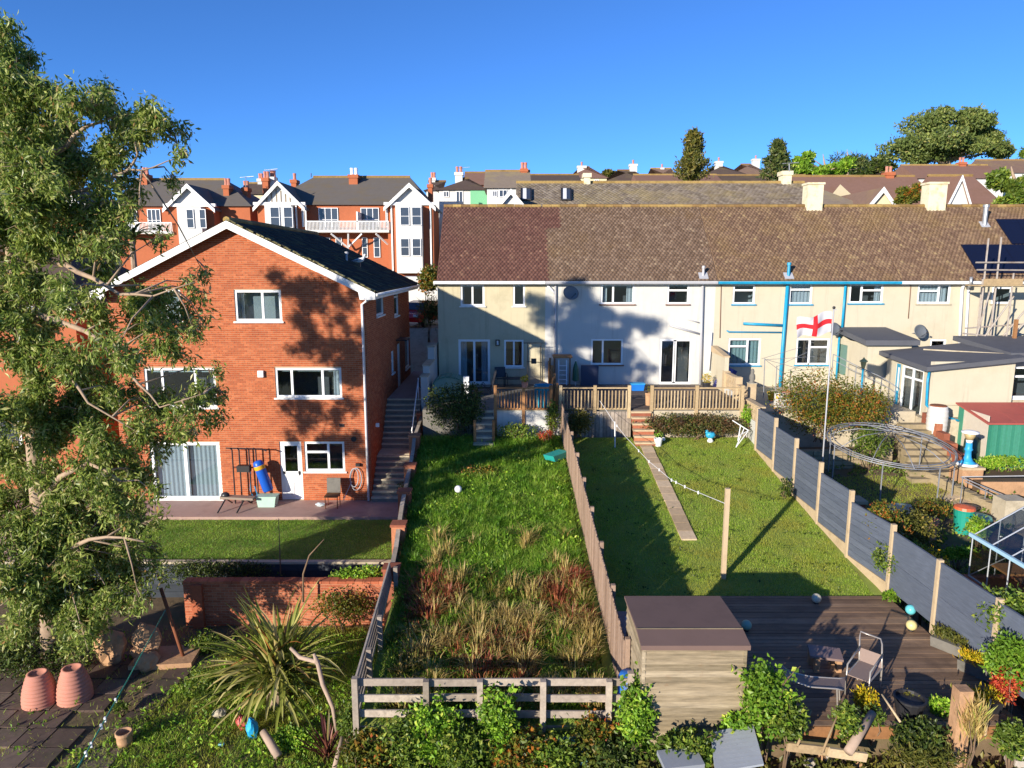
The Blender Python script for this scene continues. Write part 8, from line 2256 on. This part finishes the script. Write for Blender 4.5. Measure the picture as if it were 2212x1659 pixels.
# drive and car between the houses
rmp = MB(); rmp.add([(-5.25, 37.5, .0), (-3.6, 37.5, .0), (-3.4, 41.0, 2.0), (-6.2, 41.0, 2.0), (-5.25, 37.5, -1.5), (-3.6, 37.5, -1.5), (-3.4, 41.0, -1.5), (-6.2, 41.0, -1.5)], [(0, 1, 2, 3), (4, 5, 1, 0), (5, 6, 2, 1), (7, 4, 0, 3), (6, 7, 3, 2)])
o = rmp.build('path_ramp', G['concrete']); o['kind'] = 'structure'
slab('driveway', -9.5, 41.0, -1.5, -2.6, 58.0, 2.0, G['concrete_dark'])
def car(label, c, ang, paint):
    t = thing('parked_car', label, 'car', c)
    M_ = Matrix.Rotation(ang, 3, 'Z'); q = lambda x, y, z: Vector(c) + M_ @ Vector((x, y, z))
    prof = [(-1.95, .35), (-1.98, .6), (-1.9, .82), (-1.1, .95), (-.55, 1.4), (.2, 1.5), (1.2, 1.42), (1.75, 1.0), (1.95, .9), (1.98, .35)]
    mb = MB(); n = len(prof)
    vs_ = []
    for y, ins in ((-.82, 0), (.82, 0)):
        for (x, z) in prof: vs_.append(q(x, y * (1 - (.14 if z > 1.2 else 0)), z))
    mb.add(vs_, [tuple(range(n)), tuple(reversed(range(n, 2 * n)))] + [(i, i + n, (i + 1) % n + n, (i + 1) % n) for i in range(n)]); mb.build('body', paint, t)
    for y in (-.80, .80):
        for x in (-1.2, 1.2):
            w_ = MB().cyl(q(x, y - .1, .32), q(x, y + .1, .32), .32, 16).build('wheel', G['dark'], t); MB().cyl(q(x, y * 1.02 - .1, .32), q(x, y * 1.02 + .1, .32), .18, 12).build('rim', G['metal'], w_)
        mb = MB(); yy_ = y * .92; mb.add([q(-.9, yy_ + (.03 if y > 0 else -.03), 1.0), q(1.5, yy_ + (.03 if y > 0 else -.03), 1.0), q(1.1, y * .88 + (.02 if y > 0 else -.02), 1.36), q(-.45, y * .88 + (.02 if y > 0 else -.02), 1.36)], [(0, 1, 2, 3)]); mb.build('side_window', G['win_far'], t, fix=False)
    for (x0c, z0c, x1c, z1c, nm) in ((-1.05, 1.0, -.6, 1.38, 'windscreen'), (1.72, 1.05, 1.25, 1.4, 'rear_window')):
        s_ = -1 if nm == 'windscreen' else 1
        mb = MB(); mb.add([q(x0c + s_ * .02, -.66, z0c + .02), q(x0c + s_ * .02, .66, z0c + .02), q(x1c + s_ * .02, .58, z1c + .02), q(x1c + s_ * .02, -.58, z1c + .02)], [(0, 1, 2, 3)]); mb.build(nm, G['win_far'], t, fix=False)
    for y in (-.6, .6): MB().obox(q(-1.96, y, .72), .06, .3, .14, rz=ang).build('headlight', G['ceramic'], t)
    return t
car('red hatchback parked between the brick house and the terrace', (-5.4, 43.0, 2.0), 1.2, M_plain('car_red', S('b81822'), .2, .05, 3, bump=0, spec=.6))
MB_ = slab('garage_front', -8.5, 50, 1.9, -4.0, 53, 4.8, G['wall_far'])
bu('cordyline', 'dark spiky plant beside the end of the terrace gable', 925, 680, 39.5, 24, 30, 900, (.5, .03), 'leaf_dark', base=1.4, up=.6, cat='plant', fold=.1)
bu('shrub', 'orange and green autumn shrub above the red car', 925, 605, 45.0, 22, 32, 1800, (.16, .1), 'leaf_autumn', base=2.0)

# ------------------------------------------------------------------ trees on the skyline
def tree(name, label, u, vt, vb, Y, wu, mat, n, leaf, kind='round', trunk=.25):
    top, bot = atY(u, vt, Y), atY(u, vb, Y)
    H = top.z - bot.z; k = Y / FPX; W2 = wu * k
    t = thing(name, label, 'tree', bot)
    V = []; F = []; kk = 0
    mb = MB(); mb.tube([bot - Vector((0, 0, 2)), bot + Vector((.1, 0, H * .5)), top - Vector((0, 0, H * .08))], [trunk, trunk * .6, .03], 8)
    if kind == 'cone':
        for i in range(int(26)):
            f = i / 26; z = bot.z + H * (.05 + .95 * f); r = W2 * (1 - f) ** .75 * rng.uniform(.45, 1.15) + .12
            nb = max(3, int(8 * (1 - f)) + 2)
            for j in range(nb):
                a = rng.uniform(0, 6.28); e = Vector((bot.x + r * math.cos(a), bot.y + r * math.sin(a), z + r * .35))
                mb.tube([(bot.x, bot.y, z - r * .1), e], [.04, .01], 4)
                m = int(n / 26 / nb)
                tt = nrg.random(m) ** .6
                P = np.outer(1 - tt, [bot.x, bot.y, z - r * .1]) + np.outer(tt, tuple(e)) + nrg.normal(0, .14 * W2 ** .5, (m, 3))
                v, f_ = leaf_cloud(P, rand_dirs(m, .8), *leaf); V.append(v); F.append(f_ + kk); kk += len(v)
    else:
        L = 26 if kind == 'gum' else 16
        for i in range(L):
            a = rng.uniform(0, 6.28); rr = rng.random() ** .5; f = rng.uniform(.3, 1.05) if kind == 'gum' else rng.uniform(.1, .95)
            c = Vector((bot.x + W2 * .85 * rr * math.cos(a), bot.y + W2 * .5 * rr * math.sin(a), bot.z + H * f * (1 - .25 * rr ** 2) ))
            r = W2 * rng.uniform(.14, .3)
            mb.tube([(bot.x, bot.y, bot.z + H * f * .45), c.lerp(Vector((bot.x, bot.y, bot.z + H * f * .5)), .4), c], [trunk * .4, trunk * .22, .03], 5)
            m = n // L
            P, d = ell_pts(m, tuple(c), (r * 1.15, r, r * .7), .5, .35)
            v, f_ = leaf_cloud(P, rand_dirs(m, .2), *leaf); V.append(v); F.append(f_ + kk); kk += len(v)
    mb.build('trunk', G['bark'], t, smooth=True)
    np_mesh('crown', np.concatenate(V), np.concatenate(F), G[mat], t)
tree('conifer', 'tall brown green conifer above the middle of the terrace', 1494, 288, 398, 76, 36, 'leaf_olive', 7000, (.42, .16), 'cone')
tree('conifer', 'darker conifer left of the bright green tree', 1676, 311, 395, 80, 34, 'leaf_conifer', 6000, (.42, .16), 'cone')
tree('broadleaf_tree', 'bright green bushy tree on the skyline', 1778, 328, 385, 92, 62, 'leaf_bright', 9000, (.5, .28), 'round')
tree('gum_tree', 'large spreading tree on the skyline at the right', 2046, 250, 372, 130, 128, 'leaf_gum', 26000, (.6, .3), 'gum', .6)
tree('broadleaf_tree', 'tree cut by the right edge of the picture on the skyline', 2225, 305, 380, 110, 40, 'leaf_mid', 4000, (.6, .3), 'round')
tree('broadleaf_tree', 'rounded green tree in front of the red roofs at the right edge', 2185, 352, 446, 46, 60, 'leaf_mid', 9000, (.28, .15), 'round')
tree('broadleaf_tree', 'small red and orange tree between the two chimneys', 1965, 396, 446, 46, 30, 'leaf_autumn', 2600, (.22, .12), 'round', .1)
tree('broadleaf_tree', 'small olive bush on the skyline near the hipped bungalows', 1318, 365, 388, 130, 20, 'leaf_olive', 1500, (.5, .26), 'round', .15)
tree('monkey_puzzle', 'dark bare branched conifer behind the bright green tree', 1830, 318, 376, 120, 44, 'leaf_conifer', 900, (.8, .14), 'round', .3)
tree('broadleaf_tree', 'low dark trees on the hillside left of the big tree', 1890, 345, 385, 150, 60, 'leaf_dark', 5000, (.8, .4), 'round', .3)
# a palm top by the left villa
pp = atY(285, 520, 48)
tPl = thing('palm_tree', 'palm crown half hidden by the eucalyptus in front of the left villa', 'tree', (pp.x, 48, 0))
MB().tube([(pp.x, 48, -.5), (pp.x, 48, pp.z)], [.25, .18], 8).build('trunk', G['bark'], tPl)
for i in range(26): strap_leaf(pp, i * .97, rng.uniform(.2, 1.2), 2.0, .25, 1.6, G['leaf_conifer'], tPl)

def aerial(parent, u, v0, v1, Y):
    a, b = atY(u, v0, Y), atY(u, v1, Y)
    mb = MB(); mb.tube([b, a], .035, 5); mb.tube([a + Vector((-.5, 0, -.05)), a + Vector((.7, 0, .05))], .025, 4)
    for k in range(7): mb.tube([a + Vector((-.4 + k * .17, -.25, -.04)), a + Vector((-.4 + k * .17, .25, .0))], .014, 3)
    mb.build('aerial', G['metal'], parent)
aerial(tV, 583, 366, 384, 67.5); aerial(tW1, 1000, 362, 380, 76); aerial(tT2, 1705, 352, 370, 54); aerial(tV2, 531, 382, 404, 65)
